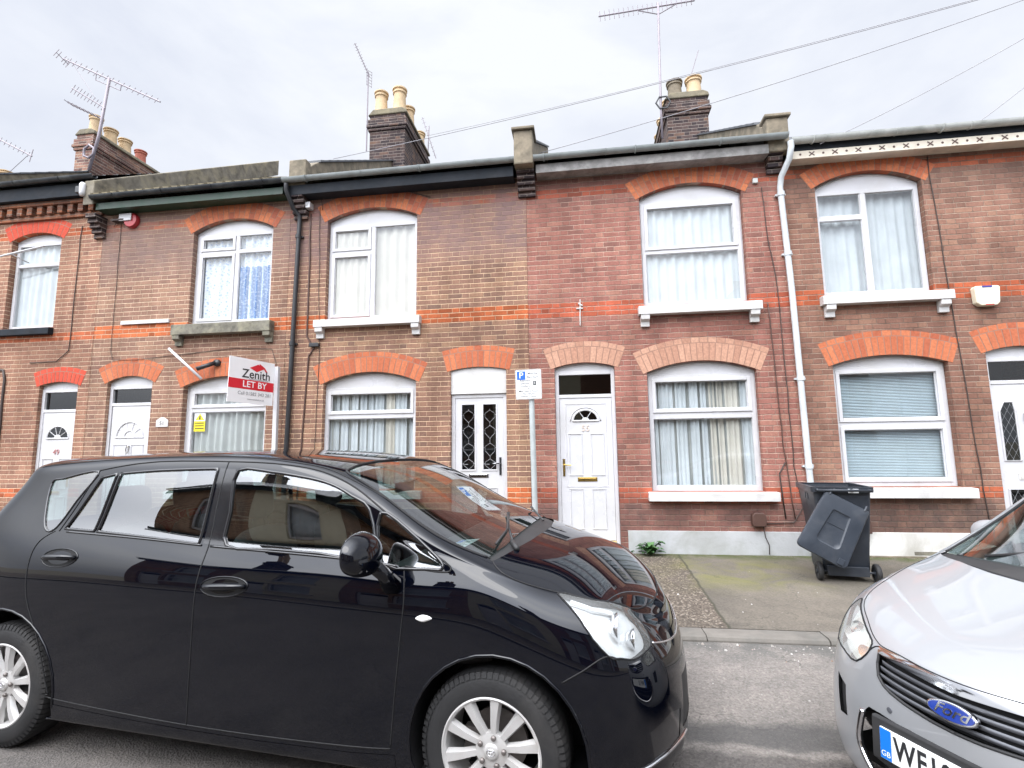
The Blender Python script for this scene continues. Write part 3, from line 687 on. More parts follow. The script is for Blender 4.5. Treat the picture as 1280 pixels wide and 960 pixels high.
def house_body(house, org, x0, x1, zt, wallmat, opens, base=PZ - .1):
    m = wall_with_openings(x0, x1, base, zt, opens, WY)
    by = WY + 8.6
    m.add([(x0, by, base), (x1, by, base), (x1, by, zt), (x0, by, zt)], [(0, 1, 2, 3)])
    for x in (x0 + .003, x1 - .003): m.add([(x, WY, base), (x, by, base), (x, by, zt), (x, RIDGE, zt + 2.5), (x, WY, zt)], [(0, 1, 2, 3, 4)])
    m.add([(x0, WY, 3.1), (x1, WY, 3.1), (x1, by, 3.1), (x0, by, 3.1)], [(0, 1, 2, 3)])
    return m.build('wall', wallmat, house, off=org, recalc=False)
def corbel(house, org, x0, x1, z_top, mat, n=5):
    m = MB()
    for k in range(n):
        m.box(x0, x1, WY - .05 - .045 * k, WY - .001, z_top - .0765 * (n - k) + .006, z_top - .0765 * (n - k - 1))
    return m.build('corbel', mat, house, off=org, bevel=.004)
def party_upstand(house, org, x0, x1, zt, mat=CEMENT, hi=.46, cap=True, slates=True, end=None, capmat=None, slope=None, up=.30, front=.22, block=True):
    SL = slope or SLOPE
    """cement-rendered end block over the corbel, then the parapet climbing with the roof"""
    z0 = zt - .12; m = MB(); y0 = WY - front; y1 = WY - .06
    m.box(x0, x1, y0, y1, z0, zt + hi)
    if block: ob = m.build('parapet_end', mat, house, off=org, bevel=.02)
    else: y1 = WY - .30
    if cap:
        m = MB(); m.box(x0 - .03, x1 + .03, y0 - .04, y1 + .05, zt + hi, zt + hi + .045); m.build('parapet_coping', capmat or CEMENT, house, off=org, bevel=.01)
    ye = end or RIDGE; m = MB()
    a = (y1 + .002, zt + (y1 - EY) * SL - .1); b = (ye, zt + (ye - EY) * SL - .1)
    m.prism([a, b, (ye, b[1] + up + .1), (y1 + .25, zt + (y1 + .25 - EY) * SL + up), (y1 + .002, zt + hi - .04)], x0 + .02, x1 - .02, 'x')
    m.build('parapet', mat, house, off=org, bevel=.015)
    m = MB(); k = y1 + .28
    while k < ye - .1:
        z = zt + (k - EY) * SL + up; L_ = .30
        m.prism([(k, z + .002), (k + L_, z + L_ * SL + .002), (k + L_, z + L_ * SL + .03), (k, z + .042)], x0 - .01, x1 + .01, 'x'); k += L_ - .01
    if slates is not None: m.build('parapet_tiles', SLATE if slates else CEMENT_DK, house, off=org)
def chimney(house, org, x0, x1, y0, y1, z0, z1, pots, mat=None, capmat=None):
    """pots: list of (x, y, r, h, material)"""
    mat = mat or CHIM_BRICK; C_ = part('chimney', house)
    m = MB(); m.box(x0, x1, y0, y1, z0, z1 - .42)
    for (e, za, zb) in ((.035, -.42, -.345), (.065, -.345, -.27), (.04, -.27, -.12), (.0, -.12, 0)): m.box(x0 - e, x1 + e, y0 - e, y1 + e, z1 + za + .0005, z1 + zb)
    m.build('stack', mat, C_, off=org, bevel=.006)
    m = MB(); m.prism([(x0 - .05, z1 + .001), (x1 + .05, z1 + .001), (x1 + .03, z1 + .09), (x1 - .08, z1 + .15), (x0 + .08, z1 + .15), (x0 + .03, z1 + .09)], y0 - .03, y1 + .03); m.build('flaunching', capmat or CEMENT_DK, C_, off=org, bevel=.02)
    for (x, y, r, h, pm) in pots:
        m = MB(); r *= 1.12; h *= 1.08; m.lathe([(r * 1.05, 0), (r * 1.0, h * .1), (r * .86, h * .78), (r * .88, h * .80), (r * 1.02, h * .82), (r * 1.02, h * .87), (r * .90, h * .885), (r * .92, h * .93), (r * 1.10, h * .95), (r * 1.10, h), (r * .85, h), (r * .8, h * .6)], c=(x, y, z1 + .08), n=24, cap=False)
        m.build('chimney_pot', pm, C_, off=org, smooth=True, angle=35)
    return C_
def downpipe(house, org, pts, r, mat, collars=(), name='downpipe'):
    m = MB(); m.tube(pts, r, 12)
    for c in collars: m.lathe([(r + .010, -.03), (r + .010, .03)], c=c, n=14)
    for c in collars: m.box(c[0] - .07, c[0] + .07, c[1] + .02, WY - .001, c[2] - .012, c[2] + .012)
    return m.build(name, mat, house, off=org, smooth=True, angle=45)
def cable(house, org, pts, r=.0045, mat=CABLE, y=WY - .012, jig=.006, seed=1, name='cable'):
    rnd = random.Random(seed); P = []
    for i in range(len(pts) - 1):
        a, b = pts[i], pts[i + 1]; k = max(1, int(math.dist(a, b) / .25))
        for t in range(k): P.append((a[0] + (b[0] - a[0]) * t / k + rnd.uniform(-jig, jig), y + rnd.uniform(-.003, .003), a[1] + (b[1] - a[1]) * t / k))
    P.append((pts[-1][0], y, pts[-1][1]))
    m = MB(); m.tube(P, r, 6); return m.build(name, mat, house, off=org, smooth=True)

def grid_lights(x0, x1, z0, z1, fw, cols, rows):
    """cols/rows: breakpoints (centre, half width) of mullions/transoms"""
    xs = [x0 + fw] + [v for c, h in cols for v in (c - h, c + h)] + [x1 - fw]; zs = [z0 + fw] + [v for c, h in rows for v in (c - h, c + h)] + [z1 - fw]
    return [(xs[i], xs[i + 1], zs[j], zs[j + 1]) for i in range(0, len(xs), 2) for j in range(0, len(zs), 2)]

def new_house(number, x0, x1, label):
    org = Vector((x0, WY, PZ))
    H = thing('terraced_house', label, 'house', org, group='brick terraced houses along the street'); return H, org

ZE = 5.84
POTC = CLAY
# ---- house 47 (only its chimney and eaves come into view)
H, o = new_house('47', -12.10, -8.30, 'brick terraced house with dark painted sill, dentil eaves and numbered door 49 at far left')
ops = [Open(-10.15, -9.12, 3.80, 5.44, 5.56), Open(-9.26, -8.50, .115, 2.76, 2.82), Open(-11.75, -10.35, 1.0, 2.66, 2.80)]
house_body(H, o, -12.10, -8.285, 6.16, WALL_COLS['49'], ops)
for q, hd in ((ops[0], .29), (ops[1], .26), (ops[2], .30)): voussoirs(H, o, q.x0, q.x1, q.zs, q.zc, ARCH_PAINT if hd < .3 else ARCH_RED, hd, 12, header=True)
fw = .05
L1 = grid_lights(-10.13, -9.14, 3.80, 5.40, fw, [], [(4.98, .025)])
window(H, o, -10.15, -9.12, 3.80, 5.44, 5.56, [(*l, False) for l in L1], 'net', fx=(-10.13, -9.14), frame_top=5.40, sill=(-10.5, -9.10, 3.66, 3.78, .09), sill_mat=BLACK_PAINT, seed=4)
L1 = grid_lights(-11.75, -10.35, 1.0, 2.62, fw, [], [(2.1, .03)])
window(H, o, -11.75, -10.35, 1.0, 2.66, 2.80, [(*l, False) for l in L1], 'net', frame_top=2.62, sill=(-11.9, -10.25, .87, .98, .09), seed=9)
D = door_base(H, o, -9.26, -8.50, .17, 2.76, 2.82, 2.70, 2.30)
lf = slab(D, o, -9.20, -8.56, .20, 2.298); xc = -8.88
fan_glass(D, o, xc, 1.86, .20, 5)
text('49', .13, RED_NUM := M_plain('number_red', (.40, .17, .16), .4), 'door_number', lf, Matrix.Translation(-o) @ face_mtx(xc, WY + .066, 1.62), ext=.003)
m = MB()
for (a, b, c, d) in ((-9.14, -8.94, 1.0, 1.52), (-8.82, -8.62, 1.0, 1.52), (-9.14, -8.94, .30, .88), (-8.82, -8.62, .30, .88)): moulded(m, a, b, c, d, WY + .072)
m.build('door_panels', WHITE, D, off=o); letterbox(D, o, xc, .94, BRASS); lever(D, o, -8.61, 1.15, BRASS, -1)
# dentil cornice, gutter
m = MB(); x = -12.1
m.box(-12.10, -8.29, WY - .05, WY - .001, 5.78, 5.855); m.box(-12.10, -8.29, WY - .12, WY - .001, 6.01, 6.085)
while x < -8.35: m.box(x, x + .105, WY - .10, WY - .001, 5.858, 6.008); x += .21
m.build('dentil_cornice', DENTIL, H, off=o, bevel=.004)
fascia(H, o, -12.10, -8.29, 6.09, 6.32, BLACK_PAINT, WY - .20); gutter(H, o, -12.15, -8.26, 6.40, GUT_BLACK, WY - .27); roof(H, o, -12.10, -8.30, 6.38)
party_upstand(H, o, -12.30, -12.05, 6.40)
POTS = [(-12.27, 10.60, .13, .52, POTC), (-12.27, 11.02, .14, .44, POTC), (-12.27, 11.45, .14, .42, POTC), (-12.27, 11.95, .13, .40, CLAY_RED)]
chimney(H, o, -12.50, -12.02, 10.35, 12.35, 6.6, 9.62, POTS, CHIM_BRICK_RED)
cable(H, o, [(-8.72, 5.62), (-8.74, 3.36), (-8.95, 3.18), (-9.5, 3.17)], .007, CABLE, seed=2)
cable(H, o, [(-10.3, 3.08), (-10.02, 3.06), (-9.97, 2.9), (-9.95, .15)], .022, CABLE, seed=3)
m = MB(); m.tube([(-10.6, WY - .30, 4.93), (-9.14, WY - .28, 5.16)], .016, 8); m.tube([(-10.4, WY - .1, 5.1), (-9.3, WY - .26, 5.12)], .010, 6); m.tube([(-9.75, WY - .001, 5.0), (-9.75, WY - .28, 5.05)], .010, 6); m.build('washing_pole', WHITE, H, off=o, smooth=True)
m = MB(); m.box(-8.55, -8.40, WY - .34, WY - .10, 6.06, 6.18); m.build('cable_clip_block', BLACK_PL, H, off=o, bevel=.01)
m = MB(); m.lathe([(.035, 0), (.045, .05), (.05, .20), (.03, .24)], c=(-8.42, WY - .32, 6.00), n=16); m.build('security_lamp', WHITE, H, off=o, smooth=True)

# ---- further house to the left: only its chimney shows over the eaves
H, o = new_house('45', -16.0, -12.12, 'brick terraced house beyond the left edge, only chimney pots showing')
ops = [Open(-13.9, -12.9, 3.80, 5.44, 5.56), Open(-13.0, -12.3, .115, 2.76, 2.82), Open(-15.6, -14.2, 1.0, 2.66, 2.80)]
house_body(H, o, -16.0, -12.12, 6.16, WALL_COLS['47'], ops)
for q in ops[::2]: window(H, o, q.x0, q.x1, q.z0, q.zs, q.zc, [(*l, False) for l in grid_lights(q.x0, q.x1, q.z0, q.zs - .03, .05, [], [(q.z0 + 1.1, .03)])], 'net', frame_top=q.zs - .03, simple=True)
q = ops[1]; D = door_base(H, o, q.x0, q.x1, .17, q.zs, q.zc, 2.70, 2.30); slab(D, o, q.x0 + .06, q.x1 - .06, .20, 2.298)
for q in ops: voussoirs(H, o, q.x0, q.x1, q.zs, q.zc, ARCH_RED, .29, 12, header=True)
fascia(H, o, -16.0, -12.12, 6.09, 6.32, BLACK_PAINT, WY - .20); gutter(H, o, -16.0, -12.18, 6.40, GUT_BLACK, WY - .27); roof(H, o, -16.0, -12.12, 6.38)
chimney(H, o, -17.35, -16.6, 11.2, 12.9, 6.6, 9.50, [(-17.1, 11.45, .14, .45, POTC), (-16.8, 11.45, .14, .45, POTC), (-16.95, 12.1, .14, .42, POTC), (-16.85, 12.6, .13, .40, POTC)])

# ---- house 51
H, o = new_house('51', -8.28, -4.72, 'brick terraced house with sooty stone sill, green fascia and red alarm box')
ops = [Open(-6.50, -5.03, 3.70, 5.34, 5.53), Open(-6.50, -5.01, 1.0, 2.67, 2.82), Open(-7.93, -7.08, .115, 2.78, 2.88)]
house_body(H, o, -8.28, -4.725, ZE, WALL_COLS['51'], ops)
voussoirs(H, o, -6.50, -5.03, 5.34, 5.53, ARCH_OLD, .30, 18); voussoirs(H, o, -6.50, -5.01, 2.67, 2.82, ARCH_RED, .31, 18, header=True); voussoirs(H, o, -7.93, -7.08, 2.78, 2.88, ARCH_RED, .30, 11, header=True)
L1 = grid_lights(-6.46, -5.05, 3.73, 5.31, .05, [(-5.73, .035)], [(4.98, .03)])
window(H, o, -6.50, -5.03, 3.73, 5.34, 5.53, [(*L1[0], True), (*L1[1], True), (*L1[2], False), (*L1[3], False)], 'lace', fx=(-6.46, -5.05), frame_top=5.31, sill=(-6.70, -4.93, 3.52, 3.70, .13), brackets=(-6.68, -5.06), sill_mat=STONE_DK, seed=5)
L1 = grid_lights(-6.44, -5.03, 1.0, 2.65, .05, [], [(2.28, .035)])
window(H, o, -6.50, -5.01, 1.0, 2.67, 2.82, [(*L1[0], False), (*L1[1], True)], 'sheer', fx=(-6.44, -5.03), frame_top=2.65, sill=(-6.65, -4.9, .86, .98, .10), seed=6)
D = door_base(H, o, -7.93, -7.08, .17, 2.78, 2.88, 2.72, 2.38)
lf = slab(D, o, -7.86, -7.15, .20, 2.378); xc = -7.50; m = MB(); y = WY + .072
m.tube([(p[0], y - .003, p[1]) for p in semicircle(xc, 1.86, .25, 16)], .013, 6); m.tube([(p[0], y - .003, p[1]) for p in semicircle(xc, 1.86, .10, 12)], .010, 6); m.tube([(xc - .27, y - .003, 1.85), (xc + .27, y - .003, 1.85)], .012, 6)
for k in range(1, 5): a = math.pi * k / 5; m.tube([(xc + .1 * math.cos(a), y - .003, 1.86 + .1 * math.sin(a)), (xc + .245 * math.cos(a), y - .003, 1.86 + .245 * math.sin(a))], .006, 6)
for (a, b, c, d) in ((-7.79, -7.54, 1.05, 1.74), (-7.46, -7.22, 1.05, 1.74), (-7.79, -7.54, .30, .86), (-7.46, -7.22, .30, .86)): moulded(m, a, b, c, d, y)
m.build('door_mouldings', WHITE, D, off=o); letterbox(D, o, xc, .96, CHROME)
m = MB(); m.tube([(xc, y, 1.70), (xc, y - .03, 1.70)], .018, 10); m.tube([(xc + .028 * math.sin(a), y - .03, 1.645 + .05 * math.cos(a)) for a in [6.283 * k / 16 for k in range(16)]], .007, 6, closed=True); m.tube([(xc, y, 1.52), (xc, y - .02, 1.52)], .012, 8); m.build('door_knocker', M_plain('aged_steel', (.35, .33, .30), .35, metal=.8), D, off=o, smooth=True)
lever(D, o, -7.80, 1.45, BRASS, 1)
m = MB(); m.prism([(-6.95, 2.01), (-6.73, 2.01), (-6.73, 2.12), (-6.78, 2.15), (-6.82, 2.17), (-6.86, 2.17), (-6.90, 2.15), (-6.95, 2.12)], WY - .012, WY - .001); np_ = m.build('number_plaque', WHITE_FRESH, H, off=o, bevel=.004)
text('51', .09, INK, 'plaque_number', np_, Matrix.Translation(-o) @ face_mtx(-6.84, WY - .0135, 2.068), ext=.0006)
m = MB(); m.box(-7.75, -6.84, WY - .035, WY - .001, 3.765, 3.825); m.build('white_batten', WHITE, H, off=o, bevel=.004)
ab = part('alarm_box', H)
m = MB(); m.lathe([(.135, 0), (.135, -.04), (.12, -.07), (0, -.075)], c=(-7.70, WY - .001, 5.63), n=28, axis='y', cap=False); m.build('alarm_housing', RED_PL, ab, off=o, smooth=True, angle=40)
m = MB(); m.box(-7.90, -7.66, WY - .098, WY - .076, 5.61, 5.74); m.build('alarm_panel', WHITE, ab, off=o, bevel=.008)
# yellow sticker in the ground-floor window
st_ = part('window_sticker', H); m = MB(); m.box(-6.35, -6.15, WY + .1045, WY + .1075, 2.10, 2.24); m.build('sticker_card', PAPER, st_, off=o)
m = MB(); m.box(-6.35, -6.15, WY + .1035, WY + .1045, 1.93, 2.10); m.prism([(-6.335, 2.115), (-6.165, 2.115), (-6.25, 2.225)], WY + .1032, WY + .1044); m.build('sticker_yellow', M_plain('warning_yellow', (.80, .66, .03), .5, var=.03), st_, off=o)
m = MB(); m.prism([(-6.265, 2.125), (-6.235, 2.125), (-6.24, 2.19), (-6.26, 2.19)], WY + .1022, WY + .1031)
for k in range(3): m.box(-6.33, -6.17, WY + .1022, WY + .1034, 2.06 - k * .045, 2.075 - k * .045)
m.build('sticker_print', INK, st_, off=o)
# white arm lamp over the window
lp = part('arm_lamp', H); m = MB(); m.tube([(-6.62, WY - .22, 3.27), (-6.02, WY - .20, 2.76)], .022, 8); m.build('lamp_tube', WHITE, lp, off=o, smooth=True)
m = MB(); m.tube([(-6.12, WY - .20, 2.92), (-5.92, WY - .04, 3.04)], .035, 10); m.lathe([(.06, 0), (.055, -.05), (0, -.055)], c=(-5.90, WY - .001, 3.04), n=16, axis='y'); m.build('lamp_mount', BLACK_PL, lp, off=o, smooth=True)
fascia(H, o, -8.22, -4.74, 5.77, 5.89, GREEN_PAINT); gutter(H, o, -8.25, -4.70, 5.985, GUT_BLACK); roof(H, o, -8.28, -4.72, 5.965, tiles=True)
party_upstand(H, o, -8.44, -8.20, 5.96, CEMENT_SLAB, hi=.36, cap=False, slates=None, slope=.665, up=.34, block=False, end=RIDGE + .5); corbel(H, o, -8.42, -8.22, 5.72, CHIM_BRICK)
cable(H, o, [(-7.93, 5.60), (-7.91, 3.30), (-7.86, 3.16), (-7.4, 3.15), (-5.6, 3.28), (-4.95, 3.24), (-4.86, 3.0), (-4.86, 2.6)], .0045, seed=5)
m = MB(); m.box(-8.05, -7.8, WY - .10, WY - .02, 5.62, 5.65); m.tube([(-8.05, WY - .02, 5.55), (-7.98, WY - .04, 5.66), (-7.85, WY - .03, 5.6)], .006); m.build('cable_loop', CABLE, H, off=o)

# ---- house 53
H, o = new_house('53', -4.72, -.76, 'brick terraced house with leaded glass white door and black drainpipe')
ops = [Open(-4.06, -2.53, 3.68, 5.36, 5.53), Open(-4.04, -2.52, 1.0, 2.65, 2.81), Open(-1.97, -1.11, .115, 2.78, 2.83)]
house_body(H, o, -4.72, -.762, ZE, WALL_COLS['53'], ops)
voussoirs(H, o, -4.06, -2.53, 5.36, 5.53, ARCH_OLD, .30, 19); voussoirs(H, o, -4.04, -2.52, 2.65, 2.81, ARCH_RED, .32, 19, header=True); voussoirs(H, o, -1.97, -1.11, 2.78, 2.83, ARCH_RED, .33, 12, header=True)
L1 = grid_lights(-4.05, -2.54, 3.68, 5.29, .05, [(-3.30, .035)], [(4.82, .03)])
window(H, o, -4.06, -2.53, 3.68, 5.36, 5.53, [(*L1[0], True), (*L1[1], True), (L1[2][0], L1[2][1], L1[2][2], L1[3][3], False)], 'cream', fx=(-4.05, -2.54), frame_top=5.29, sill=(-4.19, -2.44, 3.54, 3.66, .12), brackets=(-4.17, -2.58), seed=7)
L1 = grid_lights(-4.04, -2.53, 1.0, 2.57, .05, [], [(2.12, .035)])
window(H, o, -4.04, -2.52, 1.0, 2.65, 2.81, [(*L1[0], False), (*L1[1], True)], 'gaps', frame_top=2.57, sill=(-4.2, -2.4, .86, .98, .10), seed=8)
D = door_base(H, o, -1.97, -1.11, .17, 2.78, 2.83, 2.42, 2.36, transom=False, solid_head=True)
x0, x1, y = -1.91, -1.17, WY + .072
gxa, gxb = ((x0 + .10, x0 + .30), (x1 - .31, x1 - .11)); gz0, gz1 = 1.28, 2.26
m = MB(); 
for a, b, c, d in ((x0, gxa[0], .20, 2.358), (gxa[1], gxb[0], .20, 2.358), (gxb[1], x1, .20, 2.358), (gxa[0], gxa[1], gz1, 2.358), (gxb[0], gxb[1], gz1, 2.358), (gxa[0], gxa[1], .20, gz0), (gxb[0], gxb[1], .20, gz0)): bar(m, a, b, c, d, y, y + .043)
m.build('door_leaf', WHITE, D, off=o)
for ga, gb in (gxa, gxb):
    m = MB(); m.add([(ga, y + .02, gz0), (gb, y + .02, gz0), (gb, y + .02, gz1), (ga, y + .02, gz1)], [(0, 1, 2, 3)]); gp = m.build('door_pane', GLASS_DARK, D, off=o, recalc=False)
    m = MB(); w_ = gb - ga; c = (ga + gb) / 2
    def seg(*p): m.tube([(c + a * w_ / 2, y + .017, gz0 + b * (gz1 - gz0)) for a, b in p], .0022, 4)
    seg((-1, .08), (-.1, .08)); 
    zz = [.0, .09, .20, .33, .47, .60, .72, .84, .93, 1.]
    for k in range(1, 9, 2):
        seg((0, zz[k - 1]), (-.75, (zz[k - 1] + zz[k]) / 2 + .02), (-.75, zz[k] + .02), (0, zz[k] + .07)); seg((0, zz[k - 1]), (.75, (zz[k - 1] + zz[k]) / 2 + .02), (.75, zz[k] + .02), (0, zz[k] + .07)); seg((0, zz[k] + .07), (0, zz[k + 1]))
        seg((-1, zz[k] + .0), (-.75, zz[k])); seg((1, zz[k]), (.75, zz[k]))
    m.build('leading', M_plain('lead_came', (.55, .56, .58), .35, metal=.5), gp, off=(0, 0, 0)).location = -o
    m = MB(); frame_rect(m, ga - .02, gb + .02, gz0 - .02, gz1 + .02, .022, y - .010, y + .002); m.build('glazing_bead', WHITE, D, off=o, bevel=.003)
m = MB(); bar(m, x0, x1, .2, 2.3, y + .35, y + .36); m.build('hallway', DARK_ROOM, D, off=o)
m = MB(); moulded(m, x0 + .10, x1 - .10, .34, 1.02, y); m.build('door_panels', WHITE, D, off=o)
letterbox(D, o, -1.55, 1.19, CHROME, .30, .06); lever(D, o, -1.22, 1.33, BLACK_PL, -1, h=.26); m = MB(); m.tube([(-1.22, y - .045, 1.37), (-1.33, y - .050, 1.37)], .010); m.build('handle', CHROME, D, off=o, smooth=True)
fascia(H, o, -4.68, -.93, 5.735, 5.90, BLACK_PAINT); gutter(H, o, -4.72, -.90, 5.985, GUT_GREY, joins=(-4.3, -2.4)); roof(H, o, -4.72, -.76, 5.965)
party_upstand(H, o, -4.66, -4.36, 5.96, CEMENT, hi=.40, cap=False); corbel(H, o, -4.64, -4.40, 5.78, CHIM_BRICK)
chimney(H, o, -4.96, -4.06, 11.0, 12.9, 6.9, 9.78, [(-4.76, 11.2, .145, .60, POTC), (-4.28, 11.2, .15, .64, POTC), (-4.72, 11.8, .14, .5, POTC), (-4.25, 11.75, .145, .52, POTC), (-4.25, 12.65, .14, .42, POTC)])
downpipe(H, o, [(-4.64, WY - .30, 5.90), (-4.64, WY - .30, 5.80), (-4.60, WY - .14, 5.55), (-4.53, WY - .055, 5.45), (-4.53, WY - .055, 5.3), (-4.62, WY - .055, .15)], .036, BLACK_PL, [(-4.54, WY - .055, 5.1), (-4.57, WY - .055, 3.3), (-4.60, WY - .055, 1.6)])
cable(H, o, [(-4.36, 5.50), (-4.34, 3.42), (-4.22, 3.22), (-4.30, 3.1), (-4.42, .6)], .013, BROWN_PL, seed=8); cable(H, o, [(-4.20, 5.60), (-4.16, 3.9), (-4.12, 3.3), (-4.16, .6)], .0045, seed=9)
m = MB(); m.box(-4.28, -4.12, WY - .06, WY - .001, 3.24, 3.30); m.build('junction_box', BLACK_PL, H, off=o, bevel=.005)
m = MB(); m.box(-4.44, -4.32, WY - .12, WY - .001, 5.56, 5.66); m.lathe([(.025, 0), (.025, -.01)], c=(-4.38, WY - .12, 5.62), n=12, axis='y'); m.build('security_camera', WHITE, H, off=o, bevel=.01)
m = MB(); m.tube([(-4.15, WY - .02, 5.55), (-4.17, WY - .03, 5.72), (-3.9, WY - .03, 5.86), (-3.3, WY - .035, 5.90), (-2.6, WY - .02, 5.72), (-2.3, WY - .02, 5.62)], .006, 6); m.build('cable', CABLE, H, off=o, smooth=True)

# ---- house 55
H, o = new_house('55', -.76, 3.02, 'brick terraced house with white door 55, buff arches and pale drainpipe')
ops = [Open(.96, 2.44, 3.66, 5.34, 5.52), Open(.96, 2.47, .96, 2.66, 2.81), Open(-.38, .50, .115, 2.77, 2.84)]
house_body(H, o, -.758, 3.018, ZE, WALL_COLS['55'], ops)
voussoirs(H, o, .96, 2.44, 5.34, 5.52, ARCH_OLD, .30, 21); voussoirs(H, o, .96, 2.47, 2.66, 2.81, ARCH_BUFF, .34, 21, header=True); voussoirs(H, o, -.38, .50, 2.77, 2.84, ARCH_BUFF, .32, 12, header=True)
L1 = grid_lights(.98, 2.42, 3.66, 5.28, .05, [], [(4.50, .03)])
window(H, o, .96, 2.44, 3.66, 5.34, 5.52, [(*L1[0], False), (*L1[1], True)], 'net', fx=(.98, 2.42), frame_top=5.28, sill=(.87, 2.58, 3.50, 3.63, .12), brackets=(.90, 2.42), seed=11)
L1 = grid_lights(.98, 2.45, .98, 2.62, .05, [], [(2.03, .045)])
window(H, o, .96, 2.47, .96, 2.66, 2.81, [(*L1[0], False), (*L1[1], True)], 'gaps', fx=(.98, 2.45), frame_top=2.62, sill=(.90, 2.62, .835, .955, .12), seed=12)
D = door_base(H, o, -.38, .50, .20, 2.77, 2.84, 2.72, 2.32)
x0, x1, y = -.32, .44, WY + .072; xc = .055
slab(D, o, x0, x1, .27, 2.318); lf = [c for c in D.children if c.name.startswith('door_leaf')][0]
m = MB(); moulded(m, x0 + .08, x1 - .08, 1.02 + .0, 2.24, y, .018, .007)
for (a, b, c, d) in ((-.20, .0, 1.18, 1.80), (.12, .32, 1.18, 1.80), (-.20, .0, .42, 1.0), (.12, .32, .42, 1.0)): moulded(m, a, b, c, d, y, .020, .010)
m.build('door_panels', WHITE, D, off=o)
fan_glass(D, o, xc, 1.985, .17, 3, k=.85)
m = MB(); q = [(xc + .22 * math.cos(math.pi * k / 18), 1.98 + .20 * math.sin(math.pi * k / 18)) for k in range(19)]; m.tube([(p[0], y - .002, p[1]) for p in q], .010, 6); m.build('fan_arch', WHITE, D, off=o, smooth=True)
text('55', .125, NUM55 := M_plain('number_beige', (.62, .52, .44), .45), 'door_number', lf, Matrix.Translation(-o) @ face_mtx(xc, y - .004, 1.865), ext=.004)
letterbox(D, o, .06, 1.13, BRASS, .28, .06); lever(D, o, -.275, 1.30, BRASS, 1, h=.25)
m = MB(); bar(m, -.32, .44, .225, .262, y - .06, y + .03); m.build('threshold', OCHRE, D, off=o, bevel=.004)
m = MB(); bar(m, -.40, .52, .13, .195, WY - .045, WY + .13); m.build('doorstep', WHITE_OLD, D, off=o, bevel=.008)
fascia(H, o, -.58, 2.78, 5.75, 5.89, GREY_FASCIA); gutter(H, o, -.90, 3.02, 5.975, GUT_GREY, y=WY - .305, joins=(-.45, .9, 2.1)); roof(H, o, -.76, 3.02, 5.95)
party_upstand(H, o, -.90, -.61, 5.96, CEMENT, hi=.42, front=.38); corbel(H, o, -.88, -.61, 5.86, CHIM_BRICK, 5)
party_upstand(H, o, 2.78, 3.08, 5.90, CEMENT, hi=.40); corbel(H, o, 2.80, 3.00, 5.84, CHIM_BRICK, 4)
m = MB(); m.prism([(WY - .05, 5.98), (WY + .75, 5.98 + .80 * SLOPE), (WY + .75, 6.08 + .80 * SLOPE), (WY - .05, 6.12)], 2.55, 2.79, 'x'); m.build('lead_flashing', LEAD, H, off=o)
chimney(H, o, 2.14, 3.04, 11.1, 13.6, 6.9, 9.48, [(2.40, 11.4, .155, .50, CEMENT), (2.82, 11.35, .16, .50, POTC), (2.36, 12.0, .14, .45, POTC), (2.34, 12.7, .14, .45, POTC), (2.36, 13.3, .14, .40, POTC)])
downpipe(H, o, [(3.045, WY - .31, 5.86), (3.05, WY - .31, 5.78), (3.03, WY - .27, 5.62), (2.97, WY - .10, 5.45), (2.955, WY - .065, 5.3), (3.0, WY - .06, 3.8), (3.04, WY - .06, .14)], .042, PIPE_GREY, [(2.96, WY - .065, 5.2), (2.99, WY - .06, 4.3), (3.02, WY - .06, 2.5), (3.03, WY - .06, 1.3), (3.03, WY - .06, 1.0)])
m = MB(); m.box(.60, 3.018, WY - .018, WY - .001, .02, .425); m.box(-.758, -.40, WY - .018, WY - .001, .02, .42); m.build('plinth', PLINTH, H, off=o, bevel=.006)
cable(H, o, [(2.72, 5.35), (2.76, 4.5), (2.82, 4.0), (2.84, 3.6), (2.86, 1.3), (2.93, .75), (2.80, .55), (2.45, .53)], .006, seed=12); cable(H, o, [(2.69, 3.6), (2.74, 1.6), (2.82, .6)], .007, BROWN_PL, seed=14); cable(H, o, [(2.74, 1.35), (2.66, 1.2), (2.67, .95), (2.70, .6)], .009, seed=15); cable(H, o, [(2.40, .50), (2.42, .35), (2.46, .25), (2.45, .13)], .006, seed=16, y=WY - .03)
m = MB(); m.prism([(2.26, .50), (2.42, .50), (2.43, .54), (2.43, .64), (2.40, .68), (2.28, .68), (2.25, .64), (2.25, .54)], WY - .09, WY - .001); m.build('meter_cover', BROWN_PL, H, off=o, bevel=.01)
m = MB(); m.box(2.60, 2.67, WY - .04, WY - .001, 5.42, 5.49); m.build('junction_box', GUT_PALE, H, off=o, bevel=.004)
m = MB(); m.tube([(.02, WY - .012, 3.40), (.03, WY - .012, 3.80)], .008); m.tube([(-.03, WY - .012, 3.66), (.07, WY - .012, 3.66)], .012); m.tube([(.0, WY - .012, 3.74), (.06, WY - .012, 3.70)], .012); m.build('wall_hook', WHITE_OLD, H, off=o)

